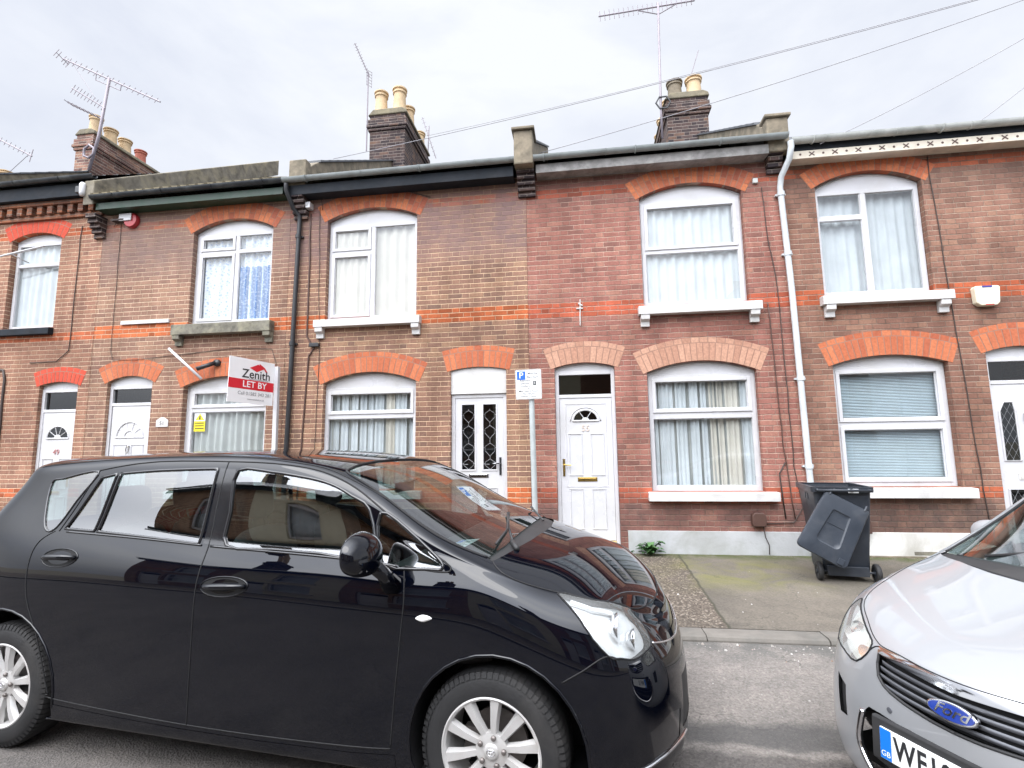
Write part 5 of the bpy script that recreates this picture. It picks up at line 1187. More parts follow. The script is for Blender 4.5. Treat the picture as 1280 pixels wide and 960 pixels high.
def arch_uv(sk, cx, cz, r, zb):
    a0 = math.asin((zb - cz) / r); pts = [(cx + r * math.cos(a), cz + r * math.sin(a)) for a in [a0 + (math.pi - 2 * a0) * k / 22 for k in range(23)]]
    uv = [side_uv(sk, *p) for p in pts]
    return [(uv[0][0], -.2)] + [(uv[0][0], 0.)] + uv + [(uv[-1][0], 0.), (uv[-1][0], -.2)], uv

def wheel(car, x, y, side, r, w, spokes, rim_r, label=None, steer=0., cap_emblem=None, twin=False):
    """hub centre (x, y, r); side -1/+1 = outboard direction along local y"""
    W = part('wheel', car, (x, y, r)); W.rotation_euler = (0, 0, steer)
    s = side; m = MB(); hw = w / 2
    prof = [(rim_r - .012, -hw * .5), (rim_r, -hw * .96), (rim_r + .02, -hw), (r - .045, -hw * .97), (r - .012, -hw * .84), (r, -hw * .62), (r, hw * .62), (r - .012, hw * .84), (r - .045, hw * .97), (rim_r + .02, hw), (rim_r, hw * .96), (rim_r - .012, hw * .5)]
    m.lathe([(a, b + 0) for a, b in prof], n=72, axis='y', cap=False)
    # tread blocks: shallow raised bars across the shoulder
    n = 72
    for k in range(n):
        for sg in (-1, 1):
            a = 2 * math.pi * (k + (.5 if sg > 0 else 0)) / n; ca, sa = math.cos(a), math.sin(a); da = 2 * math.pi / n * .36
            q = []
            for aa in (a - da, a + da):
                for rr, yy in ((r + .0015, sg * hw * .30), (r + .0015, sg * hw * .62), (r - .008, sg * hw * .86), (r - .03, sg * hw * .955)):
                    q.append((rr * math.cos(aa) + 0, yy, rr * math.sin(aa)))
            o = len(m.v); q2 = [(p[0] * 1.006, p[1] * 1.006, p[2] * 1.006) for p in q]
            m.add(q2, [(i, i + 1, i + 5, i + 4) for i in range(3)])
    m.build('tyre', RUBBER, W, smooth=True, recalc=False, angle=40)
    m = MB(); f = s * hw * .80
    m.lathe([(rim_r, s * hw * .96), (rim_r - .006, s * hw * .99), (rim_r - .016, s * hw * .90), (rim_r - .022, s * hw * .55), (rim_r - .028, -s * hw * .7)], n=64, axis='y', cap=False)
    def spoke(a, w0, w1, yo0, yo1, r0=.055, r1=None):
        r1 = r1 or rim_r - .012
        ca, sa = math.cos(a), math.sin(a); V = []
        for rr, ww, yo in ((r0, w0, yo0), ((r0 + r1) / 2, (w0 + w1) / 2 * .92, (yo0 + yo1) / 2 + s * .006), (r1, w1, yo1)):
            for k, (dw, dy) in enumerate(((-1, -.022), (-.62, 0), (.62, 0), (1, -.022))):
                V.append((rr * ca - dw * ww * sa, yo + s * dy, rr * sa + dw * ww * ca))
        F = [];
        for i in range(2):
            for k in range(3): F.append((i * 4 + k, i * 4 + k + 1, i * 4 + 4 + k + 1, i * 4 + 4 + k))
        m.add(V, F)
    if twin:
        for k in range(spokes):
            a = 2 * math.pi * (k + .25) / spokes
            for d in (-1, 1):
                spoke(a + d * .30, .013, .019, f - s * .004, s * hw * .88)
    else:
        for k in range(spokes): spoke(2 * math.pi * (k + .35) / spokes, .017, .030, f - s * .006, s * hw * .90)
    m.lathe([(.075, f - s * .03), (.072, f - s * .004), (.05, f), (0, f + s * .001)], n=32, axis='y', cap=False)
    m.build('rim', ALLOY, W, smooth=True, recalc=False, angle=35)
    m = MB()
    for k in range(5):
        a = 2 * math.pi * (k + .1) / 5; c = (.056 * math.cos(a), f, .056 * math.sin(a))
        m.lathe([(.011, 0), (.011, s * .008), (.006, s * .012), (0, s * .012)], c=c, n=12, axis='y', cap=False)
    m.build('wheel_nuts', DISC, W)
    m = MB(); m.lathe([(.034, f), (.032, f + s * .007), (.02, f + s * .009), (0, f + s * .0095)], n=24, axis='y', cap=False); cp = m.build('hub_cap', ALLOY, W, smooth=True)
    if cap_emblem: cap_emblem(W, f + s * .010)
    m = MB(); m.lathe([(.0, -s * .01), (.135, -s * .01), (.135, -s * .03), (0, -s * .03)], n=40, axis='y', cap=False); m.box(-.14, -.07, -.03 - 0 * s, .01, -.06, .06); m.build('brake_disc', DISC, W)
    return W

def seat(car, x, y, mat, w=.50, head=True, h=.62, zb=.52):
    m = MB()
    def blk(cx, cz, sx, sz, ang, sy):
        def fn(a, b):
            A = a * 2 * math.pi; B = (b - .5) * math.pi
            px = math.copysign(abs(math.cos(A) * math.cos(B)) ** .5, math.cos(A)) * sx; pz = math.copysign(abs(math.sin(A) * math.cos(B)) ** .5, math.sin(A)) * sz; py = math.copysign(abs(math.sin(B)) ** .6, B) * sy
            return (cx + px * math.cos(ang) - pz * math.sin(ang), y + py, cz + px * math.sin(ang) + pz * math.cos(ang))
        m.grid(fn, 20, 10)
    blk(x, zb, .26, .08, .06, w / 2)
    blk(x - .30, zb + h / 2 + .02, .07, h / 2, .20, w / 2)
    if head: blk(x - .42, zb + h + .15, .05, .10, .12, .13); m.tube([(x - .38, y - .05, zb + h), (x - .41, y - .05, zb + h + .1)], .007); m.tube([(x - .38, y + .05, zb + h), (x - .41, y + .05, zb + h + .1)], .007)
    return m.build('seat', mat, car, smooth=True)

def steering(car, x, y, z, mat, tilt=.45, r=.185):
    m = MB(); pts = []
    def P(a, rr, d=0): return (x + (rr * math.sin(a)) * math.sin(tilt) * -1 + d * math.cos(tilt), y + rr * math.cos(a), z + rr * math.sin(a) * math.cos(tilt) + d * math.sin(tilt))
    m.tube([P(2 * math.pi * k / 32, r) for k in range(32)], .014, 8, closed=True)
    for a in (0, math.pi, -math.pi / 2): m.tube([P(a, .05, .01), P(a, r)], .012, 6)
    m.lathe([(.06, -.015), (.06, .01), (0, .02)], c=(x, y, z), n=16, axis='x')
    m.tube([(x, y, z), (x + .3, y, z - .12)], .03)
    return m.build('steering_wheel', mat, car, smooth=True)

def handle(parent, sk, uv0, uv1, side, mat, recess=True, chrome=False):
    a, b = np.array(uv0), np.array(uv1); m = MB()
    if recess:
        mid = (a + b) / 2; P0 = on_skin(sk, [a], side)[0]; P1 = on_skin(sk, [b], side)[0]; L_ = (P1 - P0).length
        q = []
        for k in range(20):
            t = 2 * math.pi * k / 20; q.append(tuple(mid + (b - a) * .56 * math.cos(t) * .98 + np.array([0, .22]) * math.sin(t)))
        pts = on_skin(sk, q, side, .0012); c = on_skin(sk, [mid], side, -.002)[0]
        m.add([tuple(p) for p in pts] + [tuple(c)], [(i, (i + 1) % 20, 20) for i in range(20)])
        m.build('handle_recess', GAP, parent, smooth=True)
        m = MB(); m.tube(pts, .0035, 6, closed=True); m.build('handle_rim', mat, parent, smooth=True)
    m = MB(); pts = []; rr = []
    for k in range(13):
        t = k / 12; o = .034 * min(1, 4 * t * (1 - t) * 1.5); pts.append(on_skin(sk, [a + (b - a) * (t * 1.0)], side, o)[0]); rr.append(.013 * (.75 + .5 * math.sin(math.pi * t)))
    m.tube(pts, rr, 10); return m.build('handle', mat, parent, smooth=True)

def wing_mirror(car, c, s, mat, stalk_pts, size=(.085, .125, .088), arm_mat=None):
    W = part('wing_mirror', car)
    m = MB()
    def fn(a, b):
        A = a * 2 * math.pi; B = (b - .5) * math.pi
        p = lambda v, e: math.copysign(abs(v) ** e, v)
        x = p(math.cos(B), .75) * p(math.cos(A), .8); z = p(math.cos(B), .75) * p(math.sin(A), .85); y = p(math.sin(B), .9)
        x = x * (1.0 if x > 0 else .42)                     # flat face to the rear
        return (c[0] + x * size[0] * (1 - .15 * y * s), c[1] + y * size[1], c[2] + z * size[2] * (1 - .12 * y * s) - .02 * x)
    m.grid(fn, 36, 20); m.build('mirror_housing', mat, W, smooth=True)
    m = MB(); m.tube(stalk_pts, [.034, .032, .046][:len(stalk_pts)], 12); m.build('mirror_arm', arm_mat or mat, W, smooth=True)
    m = MB(); xx = c[0] - size[0] * .425
    m.lathe([(0, 0), (.07, 0), (.07, .003), (0, .003)], c=(xx - .004, c[1], c[2]), n=24, axis='x', cap=False)
    m.build('mirror_glass', CHROME, W)
    return W

def car_common(car, sk, R, paint, arches, order, glass_names, mats, splits=None):
    """cuts the skin, builds each panel; returns cuts"""
    cuts = cut_skin(sk, R)
    return cuts

# ================= the black people carrier =================
def black_car():
    car = thing('people_carrier', 'glossy black people carrier parked across the foreground facing right', 'car')
    car.matrix_world = BLACK_M
    sk = Skin(black_net()); B = BLK
    R = {}
    fa, fal = arch_uv(sk, .02, .335, .392, .12); ra, ral = arch_uv(sk, -2.835, .335, .405, .12)
    R['hole_front'] = fa; R['hole_rear'] = ra
    R['quarter_glass'] = smooth_poly(B['rear_quarter_glass'], 4)
    R['fixed_glass'] = dense(B['rear_fixed'], .2); R['rear_glass'] = dense(B['rear_glass'], .3); R['front_glass'] = smooth_poly(B['front_glass'], 3)
    R['triangle_glass'] = smooth_poly(B['tri_glass'], 3)
    R['b_pillar'] = [(6.72, 7.09), (6.95, 7.06), (7.06, 4.97), (6.735, 4.97)]
    wl = B['wind']
    R['windscreen'] = [(8.30, 10.01), (8.34, 9.2), (8.40, 8.5), (8.50, 8.19), (9.185, 8.10), (10.11, 8.09), (10.93, 8.19), (11.02, 8.8), (11.02, 10.01)]
    R['cowl'] = [(10.93, 8.19), (11.02, 8.8), (11.02, 10.01), (11.32, 10.01), (11.26, 9.2), (11.12, 8.5), (11.022, 8.116)]
    R['headlamp'] = smooth_poly(B['lamp'], 3)
    R['bonnet'] = smooth_poly([(11.03, 8.13), (11.433, 7.50), (12.11, 7.62), (12.75, 7.60), (13.25, 7.85), (13.80, 8.02), (14.15, 8.3), (14.45, 9.0), (14.55, 10.0)], 3, False) + [(11.32, 10.01), (11.26, 9.2), (11.12, 8.5)]
    R['rear_screen'] = [(1.9, 7.4), (2.0, 5.0), (-.01, 5.0), (-.01, 7.4)]
    R['tail_lamp'] = [(3.1, 4.9), (2.0, 4.8), (1.4, 4.4), (1.5, 3.6), (2.9, 3.9)]
    R['upper_grille'] = [(14.9, 7.0), (15.0, 5.6), (17.01, 5.6), (17.01, 7.0)]
    R['lower_grille'] = [(15.2, 2.9), (15.0, 1.7), (17.01, 1.6), (17.01, 2.9)]
    R['fog_recess'] = [(13.9, 2.1), (14.5, 2.3), (14.9, 2.2), (14.8, 1.6), (14.0, 1.5)]
    R['front_bumper'] = [(12.239, 2.86), (12.625, 3.213), (13.056, 3.70), (13.353, 3.70), (13.705, 3.78), (14.05, 4.15), (14.30, 4.85), (17.01, 4.85), (17.01, -.1), (12.45, -.1), (12.6, 1.6), (12.55, 2.15)]
    dr = B['seam_r']; rf = B['seam_rf']; ff = B['seam_f']; bt = B['seam_bottom']; dt = B['doortop']
    R['rear_door'] = [dt[0]] + dt[1:3] + [(6.80, 7.46)] + [(6.80, 7.269)] + rf[1:5] + [(6.76, 1.27)] + [bt[1], bt[0]] + dr[::-1][:-1]
    R['front_door'] = [(6.80, 7.46), dt[4], dt[5], dt[6], dt[7], (9.60, 7.05), (10.35, 6.1), (10.45, 5.35), (10.2, 5.05), (9.72, 5.0)] + ff[1:] + [bt[4], bt[3], bt[2]] + rf[::-1][:-1]
    R['sill'] = [(4.755, 1.30), (5.72, 1.20), (6.62, 1.14), (7.68, 1.13), (9.04, 1.19), (9.66, 1.27), (9.72, -.1), (4.7, -.1)]
    cuts = cut_skin(sk, R)
    skin_mesh(sk, 'bodyshell', [cuts['body']], PAINT_BLACK, car)
    skin_mesh(sk, 'bonnet', [cuts['bonnet']], PAINT_BLACK, car)
    skin_mesh(sk, 'front_bumper', [cuts['front_bumper']], PAINT_BLACK, car)
    for s in (-1, 1): skin_mesh(sk, 'sill', [cuts['sill']], PAINT_BLACK, car, sides=(s,), off=.002)
    skin_mesh(sk, 'windscreen', [cuts['windscreen']], GLASS_CAR, car, off=-.003)
    skin_mesh(sk, 'rear_screen', [cuts['rear_screen']], GLASS_CAR, car, off=-.003)
    skin_mesh(sk, 'windscreen_cowl', [cuts['cowl']], TRIM_M, car, off=-.012)
    skin_mesh(sk, 'upper_grille', [cuts['upper_grille']], TRIM, car, off=-.003)
    skin_mesh(sk, 'lower_grille', [cuts['lower_grille']], TRIM_M, car, off=-.003)
    for s in (-1, 1):
        for nm, key, gls, hd in (('rear_door', 'rear_door', ('rear_glass', 'fixed_glass'), 'handR'), ('front_door', 'front_door', ('front_glass', 'triangle_glass'), 'handF')):
            d = skin_mesh(sk, 'door', [cuts[key]] , PAINT_BLACK, car, sides=(s,))
            for g in gls: skin_mesh(sk, 'window', [cuts[g]], GLASS_CAR, d, sides=(s,), off=-.004)
            handle(d, sk, *B[hd], s, PAINT_BLACK)
            m = MB()
            for g in gls: skin_line(m, sk, R[g], s, .0085, -.001)
            m.build('window_seal', TRIM, d, smooth=True)
            if nm == 'front_door': skin_mesh(sk, 'pillar_trim', [cuts['b_pillar']], TRIM, d, sides=(s,), off=.0012)
            # belt moulding
            m = MB(); uv = [(4.66, 4.93), (5.9, 4.93), (6.72, 4.92)] if nm == 'rear_door' else [(6.85, 4.92), (8.0, 4.92), (9.6, 4.93)]
            skin_line(m, sk, smooth_poly(uv, 4, False), s, .006, .001, closed=False); m.build('waist_moulding', TRIM, d, smooth=True)
        q = skin_mesh(sk, 'quarter_window', [cuts['quarter_glass']], GLASS_CAR, car, sides=(s,), off=-.004)
        m = MB(); skin_line(m, sk, R['quarter_glass'], s, .0065, -.001); m.build('window_seal', TRIM, q, smooth=True)
        hl = part('headlamp', car)
        skin_mesh(sk, 'lamp_reflector', [cuts['headlamp']], LAMP_IN, hl, sides=(s,), off=-.035)
        skin_mesh(sk, 'lamp_lens', [cuts['headlamp']], LAMP_LENS, hl, sides=(s,), off=.002)
        m = MB(); skin_line(m, sk, R['headlamp'], s, .004, .001); m.build('lamp_surround', GAP, hl, smooth=True)
        for (u_, v_, rr) in ((13.25, 5.6, .062), (13.75, 5.0, .045)):
            c = on_skin(sk, [(u_, v_)], s, -.045)[0]; m = MB()
            m.lathe([(rr, .040), (rr * .96, .034), (rr * .7, .012), (rr * .35, 0), (0, .006)], c=(c.x, c.y, c.z), n=24, axis='x', cap=False); m.build('lamp_bowl', CHROME, hl, smooth=True)
        m = MB(); c = on_skin(sk, [(12.75, 6.6)], s, -.02)[0]
        skin_line(m, sk, [(12.35, 7.1), (12.8, 6.6), (13.3, 6.9)], s, .012, -.022, closed=False); m.build('lamp_divider', LAMP_IN, hl, smooth=True)
        skin_mesh(sk, 'tail_lamp', [cuts['tail_lamp']], M_TAIL, car, sides=(s,), off=.002)
        fr = skin_mesh(sk, 'fog_lamp', [cuts['fog_recess']], TRIM, car, sides=(s,), off=-.002)
        m = MB(); skin_line(m, sk, [(13.6, 1.42), (14.1, 1.50), (14.7, 1.52), (15.2, 1.5)], s, .007, .002, closed=False); m.build('fog_lens', CHROME, fr, smooth=True)
        mk = smooth_poly(B['marker'], 5); P = on_skin(sk, mk, s, .001); c = on_skin(sk, [(10.09, 3.66)], s, .009)[0]; m = MB()
        P2 = [p.lerp(c, .45) + Vector((0, s * .007, 0)) for p in P]; n = len(P)
        m.add([tuple(p) for p in P] + [tuple(p) for p in P2] + [tuple(c)], [(i, (i + 1) % n, n + (i + 1) % n, n + i) for i in range(n)] + [(n + i, n + (i + 1) % n, 2 * n) for i in range(n)])
        m.build('side_repeater', WHITE_LENS, car, smooth=True)
        m = MB(); skin_line(m, sk, [(14.32, 4.78), (15.0, 4.85), (16.0, 4.8), (17.0, 4.75)], s, .005, .002, closed=False); m.build('chrome_strip', CHROME, car, smooth=True)
        # shut lines
        m = MB(); G = lambda uv, r=.0032, closed=False: skin_line(m, sk, uv, s, r, .0002, closed)
        G(smooth_poly([(6.80, 7.46)] + rf, 3, False)); G(smooth_poly(B['seam_r'], 4, False)); G(smooth_poly([B['seam_r'][-1]] + bt, 3, False)); G(smooth_poly(ff, 3, False))
        G(smooth_poly(dt[1:] + [(10.35, 6.1), (10.45, 5.35), (10.2, 5.05), (9.72, 5.0)], 3, False), .0045)
        G([dt[0], dt[1]]); G(smooth_poly(B['roofseam'], 3, False), .003)
        G(smooth_poly([(11.03, 8.13), (11.433, 7.50), (12.11, 7.62), (12.75, 7.60), (13.25, 7.85), (13.80, 8.02), (14.15, 8.3), (14.45, 9.0), (14.55, 10.0)], 3, False), .004)
        G(smooth_poly([(12.239, 2.86), (12.625, 3.213), (13.056, 3.70), (13.353, 3.70)], 3, False))
        G(smooth_poly([(8.30, 10.0), (8.34, 9.2), (8.40, 8.5), (8.50, 8.19), (9.185, 8.10), (10.11, 8.09), (10.93, 8.19)], 3, False), .007)
        m.build('shut_line', GAP, car, smooth=True)
        # arch lips and liners
        for (cx, cz, r, uvl) in ((.02, .335, .392, fal), (-2.835, .335, .405, ral)):
            m = MB(); m.tube(on_skin(sk, uvl, s, .000), .007, 6)
            m.build('arch_lip', PAINT_BLACK, car, smooth=True)
            m = MB(); edge = on_skin(sk, uvl, s, -.003)
            inner = [Vector((cx + (p.x - cx) * 1.02, s * .48, cz + (p.z - cz) * 1.02)) for p in edge]; n = len(edge)
            m.add([tuple(p) for p in edge] + [tuple(p) for p in inner], [(i, i + 1, n + i + 1, n + i) for i in range(n - 1)])
            m.prism([(p.x, p.z) for p in inner], s * .48, s * .47)
            m.build('wheel_arch_liner', GAP, car)
        # wheels
    def emblem(W, f):
        m = MB()
        for (a, b, cz) in ((.019, .013, 0), (.006, .0125, .0), (.013, .0048, .005)):
            m.tube([(a * math.cos(t), f, cz + b * math.sin(t)) for t in [2 * math.pi * k / 24 for k in range(24)]], .0014, 5, closed=True)
        m.build('cap_emblem', CHROME, W, smooth=True)
    for s in (-1, 1):
        wheel(car, 0.0, s * .765, s, .325, .205, 10, .222, steer=R_(-2), cap_emblem=emblem if s < 0 else None)
        wheel(car, -2.835, s * .765, s, .325, .205, 10, .222, cap_emblem=emblem if s < 0 else None)
    # mirrors
    for s in (-1, 1):
        wing_mirror(car, (-.545, s * 1.035, 1.150), s, PAINT_BLACK, [(-.50, s * .99, 1.10), (-.475, s * .93, 1.045), (-.462, s * .875, .985)])
    # wipers
    m = MB(); m.tube([(.02, -.50, 1.115), (-.06, -.30, 1.165), (-.12, -.08, 1.215)], .007, 6); m.tube([(.05, -.55, 1.10), (.0, -.46, 1.12)], .014, 8); m.tube([(-.04, -.62, 1.135), (-.05, -.36, 1.165), (-.12, -.05, 1.212)], .006, 6)
    m.tube([(.06, .10, 1.15), (-.08, .40, 1.195), (-.10, .55, 1.17)], .007, 6); m.build('wiper', TRIM_M, car, smooth=True)
    # underside and cabin
    m = MB(); m.box(-3.4, .7, -.72, .72, .16, .20); m.build('underside', GAP, car)
    m = MB(); m.prism([(-.62, .62), (-.62, .98), (-.50, 1.06), (-.10, 1.07), (-.02, 1.0), (-.02, .62)], -.76, .76); m.prism([(-.72, .88), (-.52, .95), (-.42, .87), (-.60, .8)], -.55, -.15)
    m.build('dashboard', DASH, car, bevel=.02)
    steering(car, -.80, -.36, .92, DASH)
    for y in (-.38, .38): seat(car, -1.22, y, SEAT)
    for y in (-.46, 0, .46): seat(car, -2.1, y, SEAT, .42)
    m = MB(); m.box(-3.3, -.7, -.80, .80, .28, .34); m.build('cabin_floor', DASH, car)
    m = MB(); m.tube([(-2.65, 0, 1.0), (-2.6, .0, 1.5)], .0, 3)
    # interior mirror
    m = MB(); m.box(-.84, -.82, -.12, .12, 1.33, 1.39); m.tube([(-.82, 0, 1.38), (-.74, 0, 1.41)], .008); m.build('rear_view_mirror', DASH, car, bevel=.01)
    # round sticker inside the windscreen
    return car, sk
M_TAIL = M_plain('tail_lamp_red', (.35, .01, .012), .15, coat=1.)

def permit(loc, rot, label, w=.16, h=.11):
    t = thing('parking_permit', label, 'parking permit', loc, rot=rot)
    m = MB(); m.box(-w / 2, w / 2, -h / 2, h / 2, 0, .0015); m.build('card', PAPER, t)
    m = MB(); m.box(-w / 2 + .008, -w / 2 + .05, h / 2 - .045, h / 2 - .008, .0016, .0022); m.build('blue_logo', BLUE_SIGN, t)
    m = MB(); k = 0
    for i in range(5):
        y = h / 2 - .03 - i * .016; m.box(-w / 2 + (.06 if i < 2 else .012), w / 2 - .012 - (i % 3) * .02, y - .0025, y + .0025, .0016, .0020)
    m.build('print_lines', INK, t); return t

# ================= the silver hatchback =================
def silver_car():
    car = thing('silver_hatchback', 'silver hatchback cropped at the right edge with number plate and oval badge', 'car')
    car.matrix_world = SILVER_M
    sk = Skin(silver_net())
    R = {}
    fa, fal = arch_uv(sk, -.90, .33, .365, .12); ra, ral = arch_uv(sk, -3.54, .33, .365, .12)
    R['hole_front'] = fa; R['hole_rear'] = ra
    R['lamp'] = smooth_poly([(12.72, 5.19), (12.96, 6.97), (12.85, 7.80), (12.0, 7.60), (11.2, 7.30), (10.75, 7.0), (10.72, 5.6), (10.9, 4.6), (11.2, 4.2), (11.464, 4.05), (12.098, 4.55)], 3)
    R['chrome'] = [(13.16, 7.98), (13.5, 8.28), (14.0, 8.40), (15.01, 8.42), (15.01, 7.32), (14.2, 7.45), (13.7, 7.5), (13.28, 7.48)]
    R['grille'] = [(13.28, 7.48), (13.7, 7.5), (14.2, 7.45), (15.01, 7.32), (15.01, 4.66), (14.6, 4.70), (14.07, 4.86), (13.75, 5.05), (13.58, 5.25), (13.42, 5.65), (13.30, 6.6)]
    R['intake'] = smooth_poly([(13.33, 3.39), (13.18, 2.9), (13.12, 2.3), (13.2, 1.9), (13.5, 1.45), (14.1, 1.1)], 3, False) + [(15.01, 1.0), (15.01, 3.62), (14.2, 3.58), (13.6, 3.50)]
    R['fog'] = [(12.2, 3.3), (12.6, 3.25), (12.72, 2.4), (12.45, 2.3)]
    R['windscreen'] = [(5.75, 10.01), (5.8, 9), (5.95, 8.25), (7.0, 8.18), (8.02, 8.12), (8.22, 8.8), (8.32, 9.4), (8.35, 10.01)]
    R['cowl'] = [(8.02, 8.12), (8.22, 8.8), (8.32, 9.4), (8.35, 10.01), (9.12, 10.01), (9.016, 9.586), (8.871, 9.279), (8.497, 8.78), (8.10, 8.02)]
    R['bonnet'] = smooth_poly([(8.10, 8.0), (8.8, 7.6), (9.8, 7.75), (10.9, 7.6), (12.0, 7.9), (12.85, 8.05), (13.16, 8.1), (13.6, 8.42), (14.2, 8.5), (15.0, 8.52)], 3, False) + [(15.01, 10.01), (9.12, 10.01), (9.016, 9.586), (8.871, 9.279), (8.497, 8.78)]
    R['side_front'] = [(5.1, 5.1), (5.1, 6.95), (5.6, 7.0), (6.3, 7.0), (7.0, 6.9), (7.55, 5.8), (7.6, 5.1)]
    R['side_rear'] = [(2.7, 5.3), (3.3, 6.9), (4.0, 7.0), (4.98, 6.98), (4.98, 5.1), (3.2, 5.1)]
    R['rear_screen'] = [(1.8, 7.4), (1.9, 5.2), (-.01, 5.2), (-.01, 7.4)]
    R['tail'] = [(2.8, 4.9), (1.9, 5.0), (1.4, 4.9), (1.4, 3.6), (2.3, 3.7)]
    R['bumper'] = [(12.72, 5.19), (12.96, 6.97), (13.1, 7.8), (13.16, 7.98), (13.28, 7.4), (13.5, 5.3), (14.0, 4.8), (15.01, 4.6), (15.01, -.1), (10.2, -.1), (10.75, 1.6), (10.9, 3.5), (11.0, 4.1), (11.464, 3.9), (12.098, 4.4)]
    R['front_door'] = [(5.02, 7.45), (6.3, 7.42), (7.1, 7.15), (7.75, 5.9), (7.85, 4.9), (7.8, 3), (7.75, 1.2), (5.04, 1.2)]
    R['rear_door'] = [(2.9, 6.2), (3.4, 7.4), (5.02, 7.45), (5.04, 1.2), (3.7, 1.2), (3.5, 2.5), (3.0, 3.4), (2.75, 5.0)]
    cuts = cut_skin(sk, R, nu=150)
    skin_mesh(sk, 'bodyshell', [cuts['body']], PAINT_SILVER, car)
    skin_mesh(sk, 'bonnet', [cuts['bonnet']], PAINT_SILVER, car)
    bp = skin_mesh(sk, 'front_bumper', [cuts['bumper']], PAINT_SILVER, car)
    skin_mesh(sk, 'windscreen', [cuts['windscreen']], GLASS_CAR, car, off=-.003)
    skin_mesh(sk, 'rear_screen', [cuts['rear_screen']], GLASS_CAR, car, off=-.003)
    cw = skin_mesh(sk, 'windscreen_cowl', [cuts['cowl']], TRIM_M, car, off=-.008)
    m = MB()
    for k in range(46):
        v = 8.9 + k * .014; 
        for sd_ in (-1, 1):
            a = on_skin(sk, [(8.55 + (v - 8.9) * .55, v)], sd_, -.004)[0]; b = on_skin(sk, [(8.75 + (v - 8.9) * .55, v)], sd_, -.004)[0]; m.tube([a, b], .0022, 4)
    m.build('cowl_vents', GAP, cw)
    ch = skin_mesh(sk, 'chrome_strip', [cuts['chrome']], CHROME, car, off=.004)
    gr = skin_mesh(sk, 'radiator_grille', [cuts['grille']], GAP, car, off=-.035)
    m = MB()
    for v0 in (6.75, 6.2, 5.62, 5.08):
        for sd_ in (-1, 1):
            uv = [(u_, v0 + (15 - u_) * .06) for u_ in np.linspace(13.36 if v0 > 5.5 else 13.55, 15, 14)]
            P = on_skin(sk, uv, sd_, -.012); Q = on_skin(sk, uv, sd_, -.034)
            n = len(P); V = []
            for p, q in zip(P, Q):
                V += [tuple(p + Vector((0, 0, .010))), tuple(p - Vector((0, 0, .007))), tuple(q + Vector((0, 0, .002))), tuple(q - Vector((0, 0, .004)))]
            F = []
            for i in range(n - 1):
                a = i * 4; b = a + 4; F += [(a, b, b + 1, a + 1), (a, a + 2, b + 2, b), (a + 1, b + 1, b + 3, a + 3)]
            m.add(V, F)
    m.build('grille_slats', GRILLE_GREY, gr, smooth=True)
    m = MB()
    for sd_ in (-1, 1): skin_line(m, sk, [p for p in R['grille'] if p[0] < 15][0:1] + [(13.30, 6.6), (13.42, 5.65), (13.58, 5.25), (13.75, 5.05), (14.07, 4.86), (14.6, 4.70), (15.0, 4.66)], sd_, .006, -.002, closed=False)
    m.build('grille_frame', TRIM_M, gr, smooth=True)
    it = skin_mesh(sk, 'lower_intake', [cuts['intake']], GAP, car, off=-.05)
    m = MB()
    for v0 in (1.5, 1.95, 2.4, 2.85):
        for sd_ in (-1, 1):
            uv = [(u_, v0) for u_ in np.linspace(13.3 if v0 > 1.9 else 13.7, 15, 12)]
            m.tube(on_skin(sk, uv, sd_, -.028), .008, 6)
    m.build('intake_bars', TRIM_M, it, smooth=True)
    m = MB()
    for sd_ in (-1, 1): skin_line(m, sk, smooth_poly([(13.22, 3.1), (13.15, 2.6), (13.10, 2.2), (13.2, 1.85), (13.5, 1.40), (14.1, 1.05), (15, .95)], 3, False), sd_, .013, .004, closed=False)
    m.build('intake_chrome', CHROME, it, smooth=True)
    # badge
    P, n = sk.at(15, 5.95); bd = part('badge', car, (P[0] + .008, 0, P[2] + .002)); bd.rotation_euler = (0, R_(-14), 0)
    ell = lambda a, b, k=40: [(a * math.cos(2 * math.pi * i / k), b * math.sin(2 * math.pi * i / k)) for i in range(k)]
    m = MB(); m.prism([(-y_, z_) for y_, z_ in ell(.082, .033)], -.012, .010, 'x'); m.build('badge_rim', CHROME, bd, smooth=False, bevel=.004)
    m = MB(); m.prism([(-y_, z_) for y_, z_ in ell(.073, .026)], .010, .0125, 'x'); m.build('badge_field', BLUE_BADGE, bd)
    text('Ford', .050, CHROME, 'badge_script', bd, Matrix.Translation((.0135, 0, .002)) @ Matrix.Rotation(R_(90), 4, 'Z') @ Matrix.Rotation(R_(90), 4, 'X'), ext=.0006, shear=.35, xs=1.15, bold=.0006)
    # number plate
    P, n = sk.at(15, 2.6); pl = part('number_plate', car, (P[0] + .016, 0, .462)); pl.rotation_euler = (0, R_(-4), 0)
    m = MB(); m.box(-.004, .004, -.26, .26, -.056, .056); m.build('plate_board', PLATE_WHITE, pl, bevel=.002)
    m = MB(); m.box(.0042, .0050, -.258, -.215, -.054, .054); m.build('plate_band', BLUE_EU, pl)
    tm = Matrix.Rotation(R_(90), 4, 'Z') @ Matrix.Rotation(R_(90), 4, 'X')
    text('GB', .028, PLATE_WHITE, 'band_letters', pl, Matrix.Translation((.0055, -.2365, -.035)) @ tm, ext=.0004)
    text('WF10', .105, INK, 'plate_letters', pl, Matrix.Translation((.0046, -.205, 0)) @ tm, ext=.0008, align='LEFT', xs=.72, bold=.0022, space=1.12)
    m = MB(); m.box(-.03, -.004, -.30, .30, -.075, .085); m.build('plate_plinth', TRIM_M, pl, bevel=.008)
